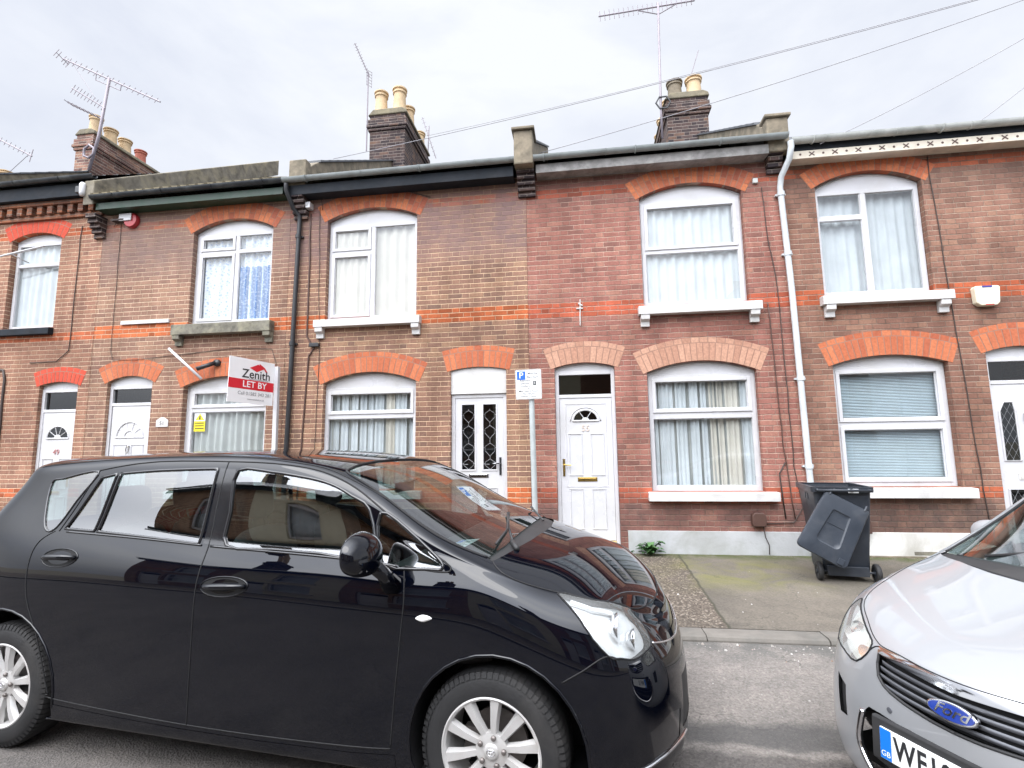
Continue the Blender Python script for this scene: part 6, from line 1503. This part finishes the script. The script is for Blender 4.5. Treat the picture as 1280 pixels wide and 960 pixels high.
    for s in (-1, 1):
        d = skin_mesh(sk, 'door', [cuts['front_door']], PAINT_SILVER, car, sides=(s,)); skin_mesh(sk, 'window', [cuts['side_front']], GLASS_CAR, d, sides=(s,), off=-.004); handle(d, sk, (5.3, 4.1), (5.75, 4.1), s, PAINT_SILVER)
        d = skin_mesh(sk, 'door', [cuts['rear_door']], PAINT_SILVER, car, sides=(s,)); skin_mesh(sk, 'window', [cuts['side_rear']], GLASS_CAR, d, sides=(s,), off=-.004); handle(d, sk, (3.3, 4.2), (3.7, 4.2), s, PAINT_SILVER)
        hl = part('headlamp', car)
        skin_mesh(sk, 'lamp_reflector', [cuts['lamp']], LAMP_HAZY, hl, sides=(s,), off=-.035); skin_mesh(sk, 'lamp_lens', [cuts['lamp']], LENS_HAZY, hl, sides=(s,), off=.002)
        m = MB(); skin_line(m, sk, R['lamp'], s, .004, .001); m.build('lamp_surround', GAP, hl, smooth=True)
        for (u_, v_, rr, mt) in ((11.75, 6.4, .045, CHROME), (12.55, 6.3, .030, AMBER), (11.5, 5.2, .035, LAMP_IN)):
            c = on_skin(sk, [(u_, v_)], s, -.045)[0]; m = MB(); m.lathe([(rr, .036), (rr * .9, .030), (rr * .6, .01), (0, .004)], c=(c.x, c.y, c.z), n=20, axis='x', cap=False); m.build('lamp_bowl', mt, hl, smooth=True)
        fg = skin_mesh(sk, 'fog_lamp', [cuts['fog']], TRIM_M, car, sides=(s,), off=-.015)
        skin_mesh(sk, 'tail_lamp', [cuts['tail']], M_TAIL, car, sides=(s,), off=.002)
        c, nn = sk.at(13.8, 4.05); m = MB()
        cc = on_skin(sk, [(13.80, 4.0)], s, .001)[0]; m.lathe([(.011, 0), (.010, .003), (0, .0035)], c=(cc.x, cc.y, cc.z), n=16, axis='x', cap=False); m.build('parking_sensor', GRILLE_GREY, bp)
        m = MB(); G = lambda uv, r=.0032, closed=False: skin_line(m, sk, uv, s, r, .0002, closed)
        G(smooth_poly([(8.10, 8.0), (8.8, 7.6), (9.8, 7.75), (10.9, 7.6), (12.0, 7.9), (12.85, 8.05), (13.16, 8.1), (13.6, 8.42), (14.2, 8.5), (15.0, 8.52)], 3, False), .0022)
        G([(12.96, 6.97), (13.1, 7.8), (13.16, 7.98)], .003); G([(11.464, 3.9), (11.0, 4.1), (10.75, 1.6)]); G(R['front_door'], closed=True); G(R['rear_door'], closed=True)
        G(smooth_poly([(5.75, 10.0), (5.8, 9), (5.95, 8.25), (7.0, 8.18), (8.02, 8.12)], 3, False), .006)
        m.build('shut_line', GAP, car, smooth=True)
        for (cx, uvl) in ((-.90, fal), (-3.54, ral)):
            m = MB(); edge = on_skin(sk, uvl, s, -.003); inner = [Vector((cx + (p.x - cx) * 1.02, s * .48, .33 + (p.z - .33) * 1.02)) for p in edge]; n = len(edge)
            m.add([tuple(p) for p in edge] + [tuple(p) for p in inner], [(i, i + 1, n + i + 1, n + i) for i in range(n - 1)]); m.prism([(p.x, p.z) for p in inner], s * .48, s * .47)
            m.build('wheel_arch_liner', GAP, car)
        wheel(car, -.90, s * .79, s, .315, .195, 7, .21); wheel(car, -3.54, s * .79, s, .315, .195, 7, .21)
        wing_mirror(car, (-1.98, s * .98, 1.04), s, PAINT_SILVER, [(-1.97, s * .94, 1.0), (-1.94, s * .90, .98), (-1.92, s * .86, .965)], (.07, .10, .075), TRIM_M)
    m = MB(); m.tube([(-1.02, .1, 1.075), (-1.3, .35, 1.12), (-1.42, .62, 1.10)], .008, 6); m.tube([(-1.02, -.45, 1.055), (-1.20, -.2, 1.115), (-1.28, .1, 1.15)], .008, 6); m.build('wiper', TRIM_M, car, smooth=True)
    m = MB(); m.box(-4.1, -.3, -.72, .72, .16, .20); m.build('underside', GAP, car)
    m = MB(); m.prism([(-1.85, .6), (-1.85, .90), (-1.70, .97), (-1.25, .985), (-1.15, .93), (-1.15, .6)], -.78, .78); m.build('dashboard', DASH_GREY, car, bevel=.02)
    steering(car, -1.95, -.37, .88, DASH_GREY)
    for y in (-.37, .37): seat(car, -2.40, y, SEAT_PALE, zb=.46)
    for y in (-.42, .42): seat(car, -3.2, y, SEAT_PALE, zb=.46)
    return car
GRILLE_GREY = M_plain('grille_grey', (.13, .135, .15), .32, metal=.3, var=.1)
BLUE_EU = M_plain('plate_blue', (.01, .17, .62), .4, var=.03)
BLACK_CAR, BSK = black_car()
SILVER_CAR = silver_car()
# ------------------------------------------------------------------ things in the street
def sect(r, z, n=4): pass
BIN_MAT = M_plain('bin_plastic', (.022, .027, .036), .42, var=.18, scale=5, dirt=(.10, .10, .10), dirt_amt=.3)
LID_MAT = M_plain('bin_lid_plastic', (.028, .035, .047), .40, var=.12, scale=6, dirt=(.12, .12, .12), dirt_amt=.3)
def wheelie_bin(loc, rz, label, lid='hang'):
    """local: back with the wheels and hinge towards -y; 0.58 wide, 0.72 deep, 1.06 high"""
    B_ = thing('wheelie_bin', label, 'wheelie bin', loc, rz)
    def ring(w_, y0, y1, z, r=.035, n=4):
        q = []
        for cx, cy, a0 in ((w_ - r, y1 - r, 0), (-w_ + r, y1 - r, 90), (-w_ + r, y0 + r, 180), (w_ - r, y0 + r, 270)):
            for k in range(n + 1): a = R_(a0 + 90 * k / n); q.append((cx + r * math.cos(a), cy + r * math.sin(a), z))
        return q
    rs = [ring(.215, -.20, .27, .055), ring(.225, -.225, .29, .10), ring(.235, -.235, .30, .30), ring(.272, -.285, .375, .86), ring(.278, -.292, .388, .965), ring(.278, -.292, .388, 1.0)]
    rs_in = [ring(.262, -.275, .372, 1.0), ring(.255, -.268, .36, .86), ring(.215, -.21, .28, .14), ring(.20, -.18, .25, .12)]
    allr = rs + rs_in; n = len(allr[0]); m = MB(); V = [p for r_ in allr for p in r_]
    F = [(i * n + k, i * n + (k + 1) % n, (i + 1) * n + (k + 1) % n, (i + 1) * n + k) for i in range(len(allr) - 1) for k in range(n)]
    m.add(V, F + [tuple(range(n - 1, -1, -1)), tuple((len(allr) - 1) * n + k for k in range(n))])
    m.build('bin_body', BIN_MAT, B_, smooth=True, angle=35)
    m = MB(); o_, i_ = ring(.305, -.318, .425, .962, .045), ring(.277, -.290, .387, .962, .03); o2, i2 = ring(.308, -.322, .43, 1.018, .05), ring(.268, -.282, .378, 1.018, .03); V = o_ + o2 + i2 + i_
    m.add(V, [(j * n + k, j * n + (k + 1) % n, ((j + 1) % 4) * n + (k + 1) % n, ((j + 1) % 4) * n + k) for j in range(4) for k in range(n)]); m.build('bin_rim', BIN_MAT, B_, smooth=True, angle=30)
    m = MB()
    for x in (-.16, -.07, .07, .16): m.box(x - .012, x + .012, .31, .40, .80, .955)
    for x in (-.281, .271): m.box(x, x + .010, -.02, .04, .86, .93); m.box(x, x + .010, .08, .14, .86, .93)
    m.build('rim_ribs', BIN_MAT, B_, bevel=.004)
    m = MB(); m.tube([(-.25, -.36, .985), (.25, -.36, .985)], .014, 10)
    for x in (-.25, -.08, .08, .25): m.tube([(x, -.30, .99), (x, -.365, .985)], .016, 8)
    m.build('grab_handle', BIN_MAT, B_, smooth=True)
    m = MB(); m.tube([(-.30, -.24, .10), (.30, -.24, .10)], .013, 10); m.box(-.20, .20, -.27, -.20, .06, .16); m.build('axle', BIN_MAT, B_, bevel=.01)
    for s in (-1, 1):
        W = part('wheel', B_, (s * .275, -.24, .10)); m = MB(); m.lathe([(.055, -.022), (.085, -.026), (.097, -.018), (.10, 0), (.097, .018), (.085, .026), (.055, .022)], n=32, axis='x', cap=False); m.build('tyre', RUBBER, W, smooth=True, angle=50)
        m = MB(); m.lathe([(0, -.018), (.058, -.018), (.058, .018), (0, .018)], n=24, axis='x', cap=False); m.lathe([(.022, -.028), (.022, .028)], n=12, axis='x'); m.build('wheel_disc', BIN_MAT, W)
    # lid: 0.59 x 0.70, made flat in its own frame (hinge edge at y=0, body towards +y, top face +z)
    Ld = part('lid', B_); m = MB(); w_, l_ = .285, .69
    def lring(ins, z, r=.05):
        q = []
        for cx, cy, a0 in ((w_ - ins - r, l_ - ins - r, 0), (-w_ + ins + r, l_ - ins - r, 90), (-w_ + ins + r, ins + r * .4, 180), (w_ - ins - r, ins + r * .4, 270)):
            rr = r if a0 < 180 else r * .4
            for k in range(5): a = R_(a0 + 90 * k / 4); q.append((cx + rr * math.cos(a), cy + rr * math.sin(a), z))
        return q
    R4 = [lring(0, -.030), lring(0, -.004), lring(.008, .006), lring(.03, .010), lring(.15, .012), lring(.165, .0), lring(.19, -.003)]
    under = [lring(.19, -.012), lring(.16, -.010), lring(.03, -.006), lring(.010, -.010), lring(.008, -.030)]
    A = R4 + under; n = len(A[0]); V = [p for r_ in A for p in r_]
    F = [(i * n + k, i * n + (k + 1) % n, ((i + 1) % len(A)) * n + (k + 1) % n, ((i + 1) % len(A)) * n + k) for i in range(len(A)) if i != len(R4) - 1 for k in range(n)]
    m.add(V, F + [tuple((len(R4) - 1) * n + k for k in range(n)), tuple(len(R4) * n + k for k in range(n - 1, -1, -1))])
    m.build('lid_shell', LID_MAT, Ld, smooth=True, angle=28)
    m = MB(); m.box(-.11, .11, .305, .312, -.002, .004); m.box(-.235, -.17, .60, .665, .009, .020)
    m.build('lid_marks', LID_MAT, Ld, bevel=.003)
    for x in (-.2, .2): m = MB(); m.tube([(x, -.04, .0), (x, .02, .0)], .016, 8); m.build('hinge_lug', LID_MAT, Ld)
    if lid == 'closed': Ld.location = (0, -.32, 1.045); Ld.rotation_euler = (R_(-2), 0, 0); Ld.scale = (1.05, 1.07, 1)
    return B_, Ld
b1, lid1 = wheelie_bin((2.87, 6.42, .105), R_(-9), 'dark grey wheelie bin with its lid hanging off, by the pale drainpipe')
# the lid hangs on its outer face from one hinge corner, skewed, in front of the wheeled side
def place_lid(ob, corner_tl, corner_tr, corner_bl):
    """three corners of the lid plate in the bin's frame: hinge edge start, hinge edge end, far edge start"""
    a, b, c = map(Vector, (corner_tl, corner_tr, corner_bl)); ex = (b - a).normalized(); ey = (c - a); ey = (ey - ex * ey.dot(ex)).normalized(); ez = ex.cross(ey)
    M_ = Matrix((ex, ey, ez)).transposed().to_4x4(); M_.translation = (a + b) / 2; ob.matrix_local = M_ @ Matrix.Diagonal(((b - a).length / .57, (c - a).length / .69, 1, 1))
LID_XF = 1
tw = R_(-31)
def lp_(a, b):  # lid plane a little off the bin's back, leaning out towards the bottom; a across, b down from the pivot
    x = .0 + a * math.cos(tw) - b * math.sin(tw); z = .60 + -(a * math.sin(tw) + b * math.cos(tw)); return Vector((x, -.385 - (.60 - z) * .10, z))
place_lid(lid1, (.255, -.35, .745), (-.195, -.35, 1.00), (-.045, -.45, .14))
wheelie_bin((-10.35, 6.95, .112), R_(-4), 'dark wheelie bin against the wall at the far left', 'closed')

m = MB(); m.box(.05, .15, -.328, -.3235, .955, 1.0); m.build('white_label', PAPER, b1)
# parking sign on its post
sg = thing('parking_sign', 'white resident parking sign with blue P on a grey post', 'sign', (-.645, 6.90, .11)); sg.rotation_euler = (0, R_(-.8), 0)
m = MB(); m.tube([(0, 0, 0), (0, 0, 2.20)], .038, 20); m.lathe([(.040, 2.195), (.040, 2.21), (0, 2.215)], n=20); m.build('post', PIPE_SIGN := M_plain('galvanised_post', (.46, .50, .50), .5, metal=.2, var=.1, scale=8), sg, smooth=True, angle=40)
bd = part('sign_board', sg, (-.03, -.055, 2.35))
def rrect(w_, h, r, n=5):
    q = []
    for cx, cz, a0 in ((w_ - r, h - r, 0), (-w_ + r, h - r, 90), (-w_ + r, -h + r, 180), (w_ - r, -h + r, 270)):
        for k in range(n + 1): a = R_(a0 + 90 * k / n); q.append((cx + r * math.cos(a), cz + r * math.sin(a)))
    return q
m = MB(); m.prism(rrect(.178, .205, .02), -.004, .004); m.build('plate', M_plain('sign_white', (.82, .83, .83), .4, var=.02), bd)
m = MB(); m.tube([(p[0], -.0045, p[1]) for p in rrect(.170, .197, .018)], .0022, 4, closed=True); m.build('plate_border', INK, bd)
m = MB(); m.prism(rrect(.058, .058, .008), -.0062, -.0042); bp_ = m.build('blue_square', BLUE_SIGN, bd); bp_.location = (-.098, 0, .123)
text('P', .12, PLATE_WHITE, 'letter', bd, Matrix.Translation((-.098, -.0068, .123)) @ Matrix.Rotation(R_(90), 4, 'X'), ext=.0005, bold=.001)
for s_, x, z, sz in (('Mon-Sat', .062, .150, .042), ('8am-6pm', .062, .100, .042), ('Resident', -.045, .052, .042), ('permit', -.045, .014, .042), ('holders', -.045, -.024, .042), ('or', 0, -.058, .040), ('Max stay 2 hours', 0, -.094, .040), ('No return', 0, -.130, .040), ('within 1 hour', 0, -.166, .040)):
    text(s_, sz, INK, 'sign_lettering', bd, Matrix.Translation((x, -.0046, z)) @ Matrix.Rotation(R_(90), 4, 'X'), ext=.0004, bold=.0004)
m = MB(); m.prism(rrect(.022, .028, .003), -.0060, -.0042); k_ = m.build('permit_zone_box', INK, bd); k_.location = (.085, 0, .014)
text('B', .042, PLATE_WHITE, 'zone_letter', bd, Matrix.Translation((.085, -.0066, .014)) @ Matrix.Rotation(R_(90), 4, 'X'), ext=.0005)
m = MB(); m.box(-.16, .16, .0045, .02, .05, .08); m.box(-.16, .16, .0045, .02, -.08, -.05); m.tube([(.03 + .045 * math.cos(a), .055 + .045 * math.sin(a), .065) for a in [6.283 * k / 16 for k in range(16)]], .006, 6, closed=True); m.build('clips', PIPE_SIGN, bd)

# letting board standing out from the wall
lb = thing('letting_board', 'white and red LET BY agent board on a white post', 'sign', (-4.74, 7.36, .112)); lb.rotation_euler = (0, R_(-.6), 0)
m = MB(); m.box(-.032, .032, -.032, .032, 0, 2.81); m.build('post', WHITE, lb, bevel=.004)
ang = math.atan2(-.73, -.17)       # from the post towards the road and a little to the left
bo = part('board', lb, (-.04, -.03, 2.52)); bo.rotation_euler = (0, R_(1.5), math.atan2(-.72, -.235) + math.pi)
# board local x runs from far (road) end to the post: text reads left to right
W_, H_ = .76, .335
m = MB(); m.box(-W_, 0, -.005, .005, -H_, H_); m.build('panel', PAPER_W := M_plain('board_white', (.84, .84, .85), .4, var=.02), bo)
m = MB(); m.box(-W_ + .001, -.001, -.0072, -.0052, -.125, .02); m.build('red_band', SIGN_RED := M_plain('sign_red', (.62, .015, .03), .4, var=.04), bo)
m = MB(); cx = -.29; m.prism([(cx - .14, .205), (cx - .02, .155), (cx + .10, .215), (cx + .0, .275)], -.0075, -.0052); m.prism([(cx + .02, .262), (cx + .10, .215), (cx + .155, .15), (cx + .165, .175), (cx + .115, .24), (cx + .02, .29)], -.0078, -.0053); m.build('roof_logo', SIGN_RED, bo)
tx = lambda s_, sz, x, z, mt, **k: text(s_, sz, mt, 'board_lettering', bo, Matrix.Translation((x, -.0078, z)) @ Matrix.Rotation(R_(90), 4, 'X'), ext=.0004, **k)
tx('Zenith', .185, -.31, .105, INK, bold=.002, xs=.98); tx('Accommodation Ltd', .040, -.27, .035, GREYINK := M_plain('grey_ink', (.22, .22, .23), .5))
tx('LET BY', .135, -.33, -.052, PAPER_W, bold=.0015); tx('Call 01582 343 281', .072, -.32, -.19, GREYINK); tx('www.zenithal.co.uk', .036, -.30, -.27, GREYINK)

# weed in the angle of plinth and pavement
LEAF = M_island('weed_leaf', [(0, (.04, .10, .035)), (.6, (.07, .16, .05)), (1, (.11, .21, .07))], .6)
def weed(loc, n, r, h, label, seed):
    rnd = random.Random(seed); T = thing('weed', label, 'plant', loc, group=None); m = MB()
    for k in range(n):
        a = rnd.uniform(math.pi, 2 * math.pi) if rnd.random() < .8 else rnd.uniform(0, 6.28); L_ = r * rnd.uniform(.5, 1.15); up = h * rnd.uniform(.25, 1.); w_ = L_ * rnd.uniform(.16, .28); V = []
        for i in range(6):
            t = i / 5; ww = w_ * math.sin(math.pi * min(1, t * .93 + .04)) * (1.25 if i % 2 else .8); p = Vector((L_ * t * math.cos(a), L_ * t * math.sin(a) * .8, up * math.sin(t * 2.0)))
            q = Vector((-math.sin(a), math.cos(a), 0)) * ww; V += [tuple(p - q + Vector((0, 0, .006))), tuple(p), tuple(p + q + Vector((0, 0, .006)))]
        m.add(V, [(i * 3 + j, i * 3 + j + 1, i * 3 + 4 + j, i * 3 + 3 + j) for i in range(5) for j in range(2)])
    m.build('leaves', LEAF, T, recalc=False); return T
weed((.88, 7.36, .112), 46, .19, .19, 'green leafy weed growing at the foot of the plinth', 3)
weed((.62, 7.40, .112), 16, .06, .05, 'tiny weed at the pavement edge beside the doorstep', 5)
rnd = random.Random(77); m = MB()
for k in range(900):
    x = rnd.uniform(.55, 5.2); y = WY - .03 - abs(rnd.gauss(0, .05)); 
    if 1.3 < x < 2.6 and rnd.random() < .55: continue
    r = rnd.uniform(.004, .012); m.lathe([(r, 0), (r * .7, r * .5), (0, r * .7)], c=(x, y, .110), n=5, cap=False)
ms_ = m.build('moss', M_island('moss_green', [(0, (.05, .065, .015)), (.5, (.09, .11, .025)), (1, (.14, .14, .05))], .95)); ms_['kind'] = 'stuff'; ms_['label'] = 'moss growing along the foot of the wall'

# --- aerials
def aerial_thing(name, label, loc): return thing('tv_aerial', label, 'aerial', loc, group=None)
def yagi(T, p0, p1, n, el, up=None, r=.010, refl=False, er=.005):
    p0, p1 = Vector(p0), Vector(p1); d = (p1 - p0).normalized(); u = Vector(up or (0, 0, 1)); s = d.cross(u)
    if s.length < .1: s = Vector((1, 0, 0))
    s.normalize(); m = MB(); m.tube([p0, p1], r, 6)
    for k in range(n): c = p0.lerp(p1, (k + .3) / n); L_ = el * (1 - .25 * k / n); m.tube([c - s * L_, c + s * L_], er, 5)
    if refl:
        w = d.cross(s)
        for q in (-.10, .10, -.17, .17): m.tube([p0 + w * q - s * el * 1.1, p0 + w * q + s * el * 1.1], er, 5)
        m.tube([p0 - w * .18, p0 + w * .18], er, 5)
    m.build('boom', ALU, T); return m

# big aerial on the left chimney, two small ones below it
T = aerial_thing('tv_aerial', 'tall aerial with long boom and two short booms, on left chimney', (-12.0, 10.30, 8.6))
m = MB(); m.tube([(0, 0, 0), (.23, -.03, .9), (.40, -.05, 2.42)], .035, 10); m.build('mast', ALU, T, smooth=True)
yagi(T, (-1.06, -.05, 3.16), (1.90, -.05, 1.60), 18, .10, (0, -1, .2), .018, True, .008)
yagi(T, (-.61, -.1, 2.23), (.36, -.05, 1.60), 10, .12, (0, -1, 0), .014, False, .008); yagi(T, (-.69, -.1, 1.84), (.28, -.05, 1.33), 9, .14, (0, 0, 1), .014, False, .008)
m = MB(); m.tube([(-.75, -.05, 3.0), (.05, -.05, 1.9)], .006, 4); m.tube([(0, -.05, 2.60), (0, -.05, 2.42), (.4, -.05, 2.22), (.75, -.05, 2.04), (.75, -.05, 2.2)], .012, 5); m.build('brace', ALU, T)
m = MB(); m.tube([(.10, -.12, .25), (.22, -.12, .35), (.22, -.12, .5), (.08, -.12, .6), (-.05, -.12, .5), (-.05, -.12, .32)], .03, 6, closed=True); m.build('bracket', ALU, T, smooth=True)
T = aerial_thing('tv_aerial', 'slanting aerial reaching in from left edge of the picture', (-16.9, 11.4, 9.0)); m = MB(); m.tube([(0, 0, 0), (.0, 0, 1.85)], .02, 6); m.build('mast', ALU, T); yagi(T, (-.6, 0, 2.2), (1.72, 0, .95), 14, .10, (0, -1, 0), .02, False, .008)
m = MB(); m.tube([(1.66, 0, .78), (1.74, 0, 1.15)], .012, 5); m.tube([(1.6, 0, 1.0), (1.0, 0, .5)], .008, 4); m.build('reflector', ALU, T)
T = aerial_thing('tv_aerial', 'thin upright aerial beside the chimney with two front pots', (-5.06, 11.05, 8.9)); m = MB(); m.tube([(0, 0, 0), (0, 0, 2.12)], .016, 6); m.build('mast', ALU, T); yagi(T, (-.26, -.25, 2.74), (.03, 0, 2.0), 12, .05, (0, -1, 0), .012, False, .005)
m = MB()
for k in range(6): m.tube([(-.03, -.02, 1.78 + k * .08), (.05, .1, 1.78 + k * .08)], .006, 4)
m.tube([(-.03, -.02, 1.76), (-.03, -.02, 2.2)], .006, 4); m.tube([(.05, .1, 1.76), (.05, .1, 2.2)], .006, 4); m.build('reflector', ALU, T)
T = aerial_thing('tv_aerial', 'small leaning aerial behind the chimney, with a short reflector', (-4.1, 12.9, 9.0)); m = MB(); m.tube([(0, 0, 0), (.05, 0, 1.7)], .015, 6); m.build('mast', ALU, T); yagi(T, (-.15, 0, 1.98), (.26, 0, .7), 10, .05, (0, -1, 0), .012, False, .005)
T = aerial_thing('tv_aerial', 'tall aerial with wide spiky boom above pale drainpipe house', (2.0, 11.02, 8.5)); m = MB(); m.tube([(.0, 0, 0), (.0, 0, .8), (.06, 0, 3.4)], .026, 8); m.build('mast', ALU, T, smooth=True); yagi(T, (-1.32, 0, 3.24), (.88, 0, 3.34), 20, .13, (0, -1, 0), .018, False, .009)
m = MB(); m.tube([(-.4, 0, 3.26), (.06, 0, 3.1), (.45, 0, 3.3)], .012, 5)
for k in range(3): m.tube([(.68 + k * .1, -.12, 3.22 + k * .02), (.68 + k * .1, .12, 3.42 + k * .02)], .009, 4)
m.build('brace', ALU, T)
m = MB(); m.tube([(.05 + .16 * math.cos(a), -.03, .85 + .16 * math.sin(a)) for a in [6.283 * k / 6 for k in range(6)]], .02, 5, closed=True); m.tube([(0, 0, .72), (0, 0, 1.0)], .02, 5); m.build('bracket', BLACK_PL, T)
T = aerial_thing('tv_aerial', 'thin tilted rod aerial behind the pots of the right chimney', (2.95, 12.6, 9.3)); m = MB(); m.tube([(0, 0, 0), (.02, 0, 1.5), (.36, 0, 2.55)], .011, 5); m.build('mast', ALU, T)

# telephone pole just past the right edge and the wires that run from it
pole = thing('telegraph_pole', 'wooden telegraph pole beyond the right edge carrying the wires', 'telegraph pole', (7.87, 6.96, .1))
m = MB(); m.tube([(0, 0, 0), (0, 0, 8.3)], [.14, .10], 14); m.build('post', M_plain('creosoted_wood', (.10, .07, .05), .9, var=.3, bump=.5), pole, smooth=True)
m = MB(); m.lathe([(.16, 7.85), (.16, 7.90)], n=14); m.tube([(-.2, 0, 7.9), (.2, 0, 7.9)], .02); m.build('pole_head', GUT_GREY, pole)
def wire(p, label, sag=.12, q=(7.87, 6.96, 8.0), r=.0052):
    a, b = Vector(p), Vector(q); m = MB(); m.tube([a.lerp(b, t / 16) + Vector((0, 0, -4 * sag * (t / 16) * (1 - t / 16))) for t in range(17)], r, 5)
    return tag(m.build('overhead_wire', CABLE_GREY, None, smooth=True), label, 'wire', 'overhead wires from the pole')
wire((-4.01, 12.6, 10.2), 'uppermost overhead wire, crossing high over both chimneys')
wire((-4.05, 7.55, 6.50), 'overhead wire passing just in front of the middle chimney pots')
wire((-.55, 7.42, 6.18), 'overhead wire ending at the small parapet between the middle houses')
wire((3.45, 7.2, 5.80), 'overhead wire ending on the gutter beside the pale drainpipe')
wire((5.36, 7.2, 5.84), 'short overhead wire near the right edge, ending on the pale gutter')

# ------------------------------------------------------------------ the other side of the street (behind the camera, seen in glass and paint)
OY = -6.4
def opp_house(x0, x1, wallmat, label, frame=WHITE, win=None, dx=0, hz=5.3):
    H = thing('terraced_house', label, 'house', (x0, OY, .12), group='houses on the opposite side'); o = Vector((x0, OY, .12)); w_ = x1 - x0
    wx = x0 + w_ * .58 + dx; ops = [Open(wx - .72, wx + .72, 3.3, 4.75, 4.86), Open(wx - .75, wx + .75, .95, 2.55, 2.68), Open(x0 + .45, x0 + 1.35, .12, 2.6, 2.68)]
    m = wall_with_openings(x0 + .003, x1 - .003, 0, hz, ops, OY, flip=-1)
    by = OY - 8; m.add([(x0, by, 0), (x1, by, 0), (x1, by, hz), (x0, by, hz)], [(0, 1, 2, 3)])
    for x in (x0 + .003, x1 - .003): m.add([(x, OY, 0), (x, by, 0), (x, by, hz), (x, OY - 4, hz + 2.3), (x, OY, hz)], [(0, 1, 2, 3, 4)])
    m.build('wall', wallmat, H, off=o, recalc=False)
    for q in ops[:2]:
        window(H, o, q.x0, q.x1, q.z0, q.zs, q.zc, [(*l, False) for l in grid_lights(q.x0, q.x1, q.z0, q.zs - .02, .06, [], [((q.z0 + q.zs) / 2 + .1, .035)])], 'net', frame_top=q.zs - .02, y=OY, flip=-1, simple=True, room=False, mat=frame, sill=(q.x0 - .12, q.x1 + .12, q.z0 - .13, q.z0 - .01, .10))
    q = ops[2]; D = part('door', H); m = MB(); bar(m, q.x0 + .06, q.x1 - .06, .14, 2.1, OY - .10, OY - .14); m.build('door_leaf', frame, D, off=o)
    m = MB(); frame_rect(m, q.x0, q.x1, .12, 2.55, .06, OY - .08, OY - .15); bar(m, q.x0, q.x1, 2.1, 2.16, OY - .08, OY - .15); m.prism([(q.x0, 2.54), (q.x1, 2.54), (q.x1, 2.6), (q.x0, 2.6)], OY - .08, OY - .15); m.build('door_frame', frame, D, off=o)
    m = MB(); bar(m, x0, x1, hz - .16, hz + .04, OY + .20, OY + .22); m.build('fascia', BLACK_PAINT, H, off=o)
    gutter(H, o, x0, x1, hz + .10, GUT_BLACK, y=OY + .27)
    m = MB(); m.add([(x0, OY + .30, hz + .05), (x1, OY + .30, hz + .05), (x1, OY - 4, hz + 2.5), (x0, OY - 4, hz + 2.5), (x1, OY - 8.3, hz + .05), (x0, OY - 8.3, hz + .05)], [(0, 1, 2, 3), (3, 2, 4, 5)]); m.build('roof', SLATE, H, off=o)
    return H, o
CREAM_RENDER = M_plain('cream_render', (.72, .67, .50), .85, var=.06, scale=2, dirt=(.3, .28, .22), dirt_amt=.3, bump=.3)
GREY_RENDER = M_plain('grey_render', (.42, .42, .39), .85, var=.06, scale=2, bump=.3)
OPP = [(-15.2, -11.4, WALL_COLS['47'], 'brown brick house opposite, westernmost of its row'), (-11.4, -7.6, CREAM_RENDER, 'cream rendered house opposite, reflected in the rear door glass'), (-7.6, -3.8, WALL_COLS['47'], 'brown brick house opposite, between the two cream rendered ones'),
       (-3.8, 0, CREAM_RENDER, 'cream rendered house directly behind the viewpoint'), (0, 3.8, WALL_COLS['57'], 'dark brick house opposite, beside the cream one behind the viewpoint'), (3.8, 7.6, GREY_RENDER, 'grey rendered house on the opposite side of the street'), (7.6, 11.4, WALL_COLS['47'], 'brown brick house opposite, easternmost of its row')]
for k, (a, b, mt, lab) in enumerate(OPP):
    H, o = opp_house(a, b, mt, lab)
    if k % 2 == 0:
        C_ = part('chimney', H); m = MB(); m.box(a - .02, a + .75, OY - 4.6, OY - 3.6, 7.2, 9.2); m.box(a - .07, a + .80, OY - 4.65, OY - 3.55, 8.9, 9.05); m.build('stack', CHIM_BRICK, C_, off=o)
        for q in (.18, .55): m = MB(); m.lathe([(.14, 9.2), (.12, 9.6), (.15, 9.65), (.15, 9.7)], c=(a + q, OY - 4.1, 0), n=14); m.build('chimney_pot', CLAY, C_, off=o)
permit((-.66, 2.78, 1.085), (R_(14), R_(-9), R_(-38)), 'white and blue parking permit card lying on the dashboard of black car')
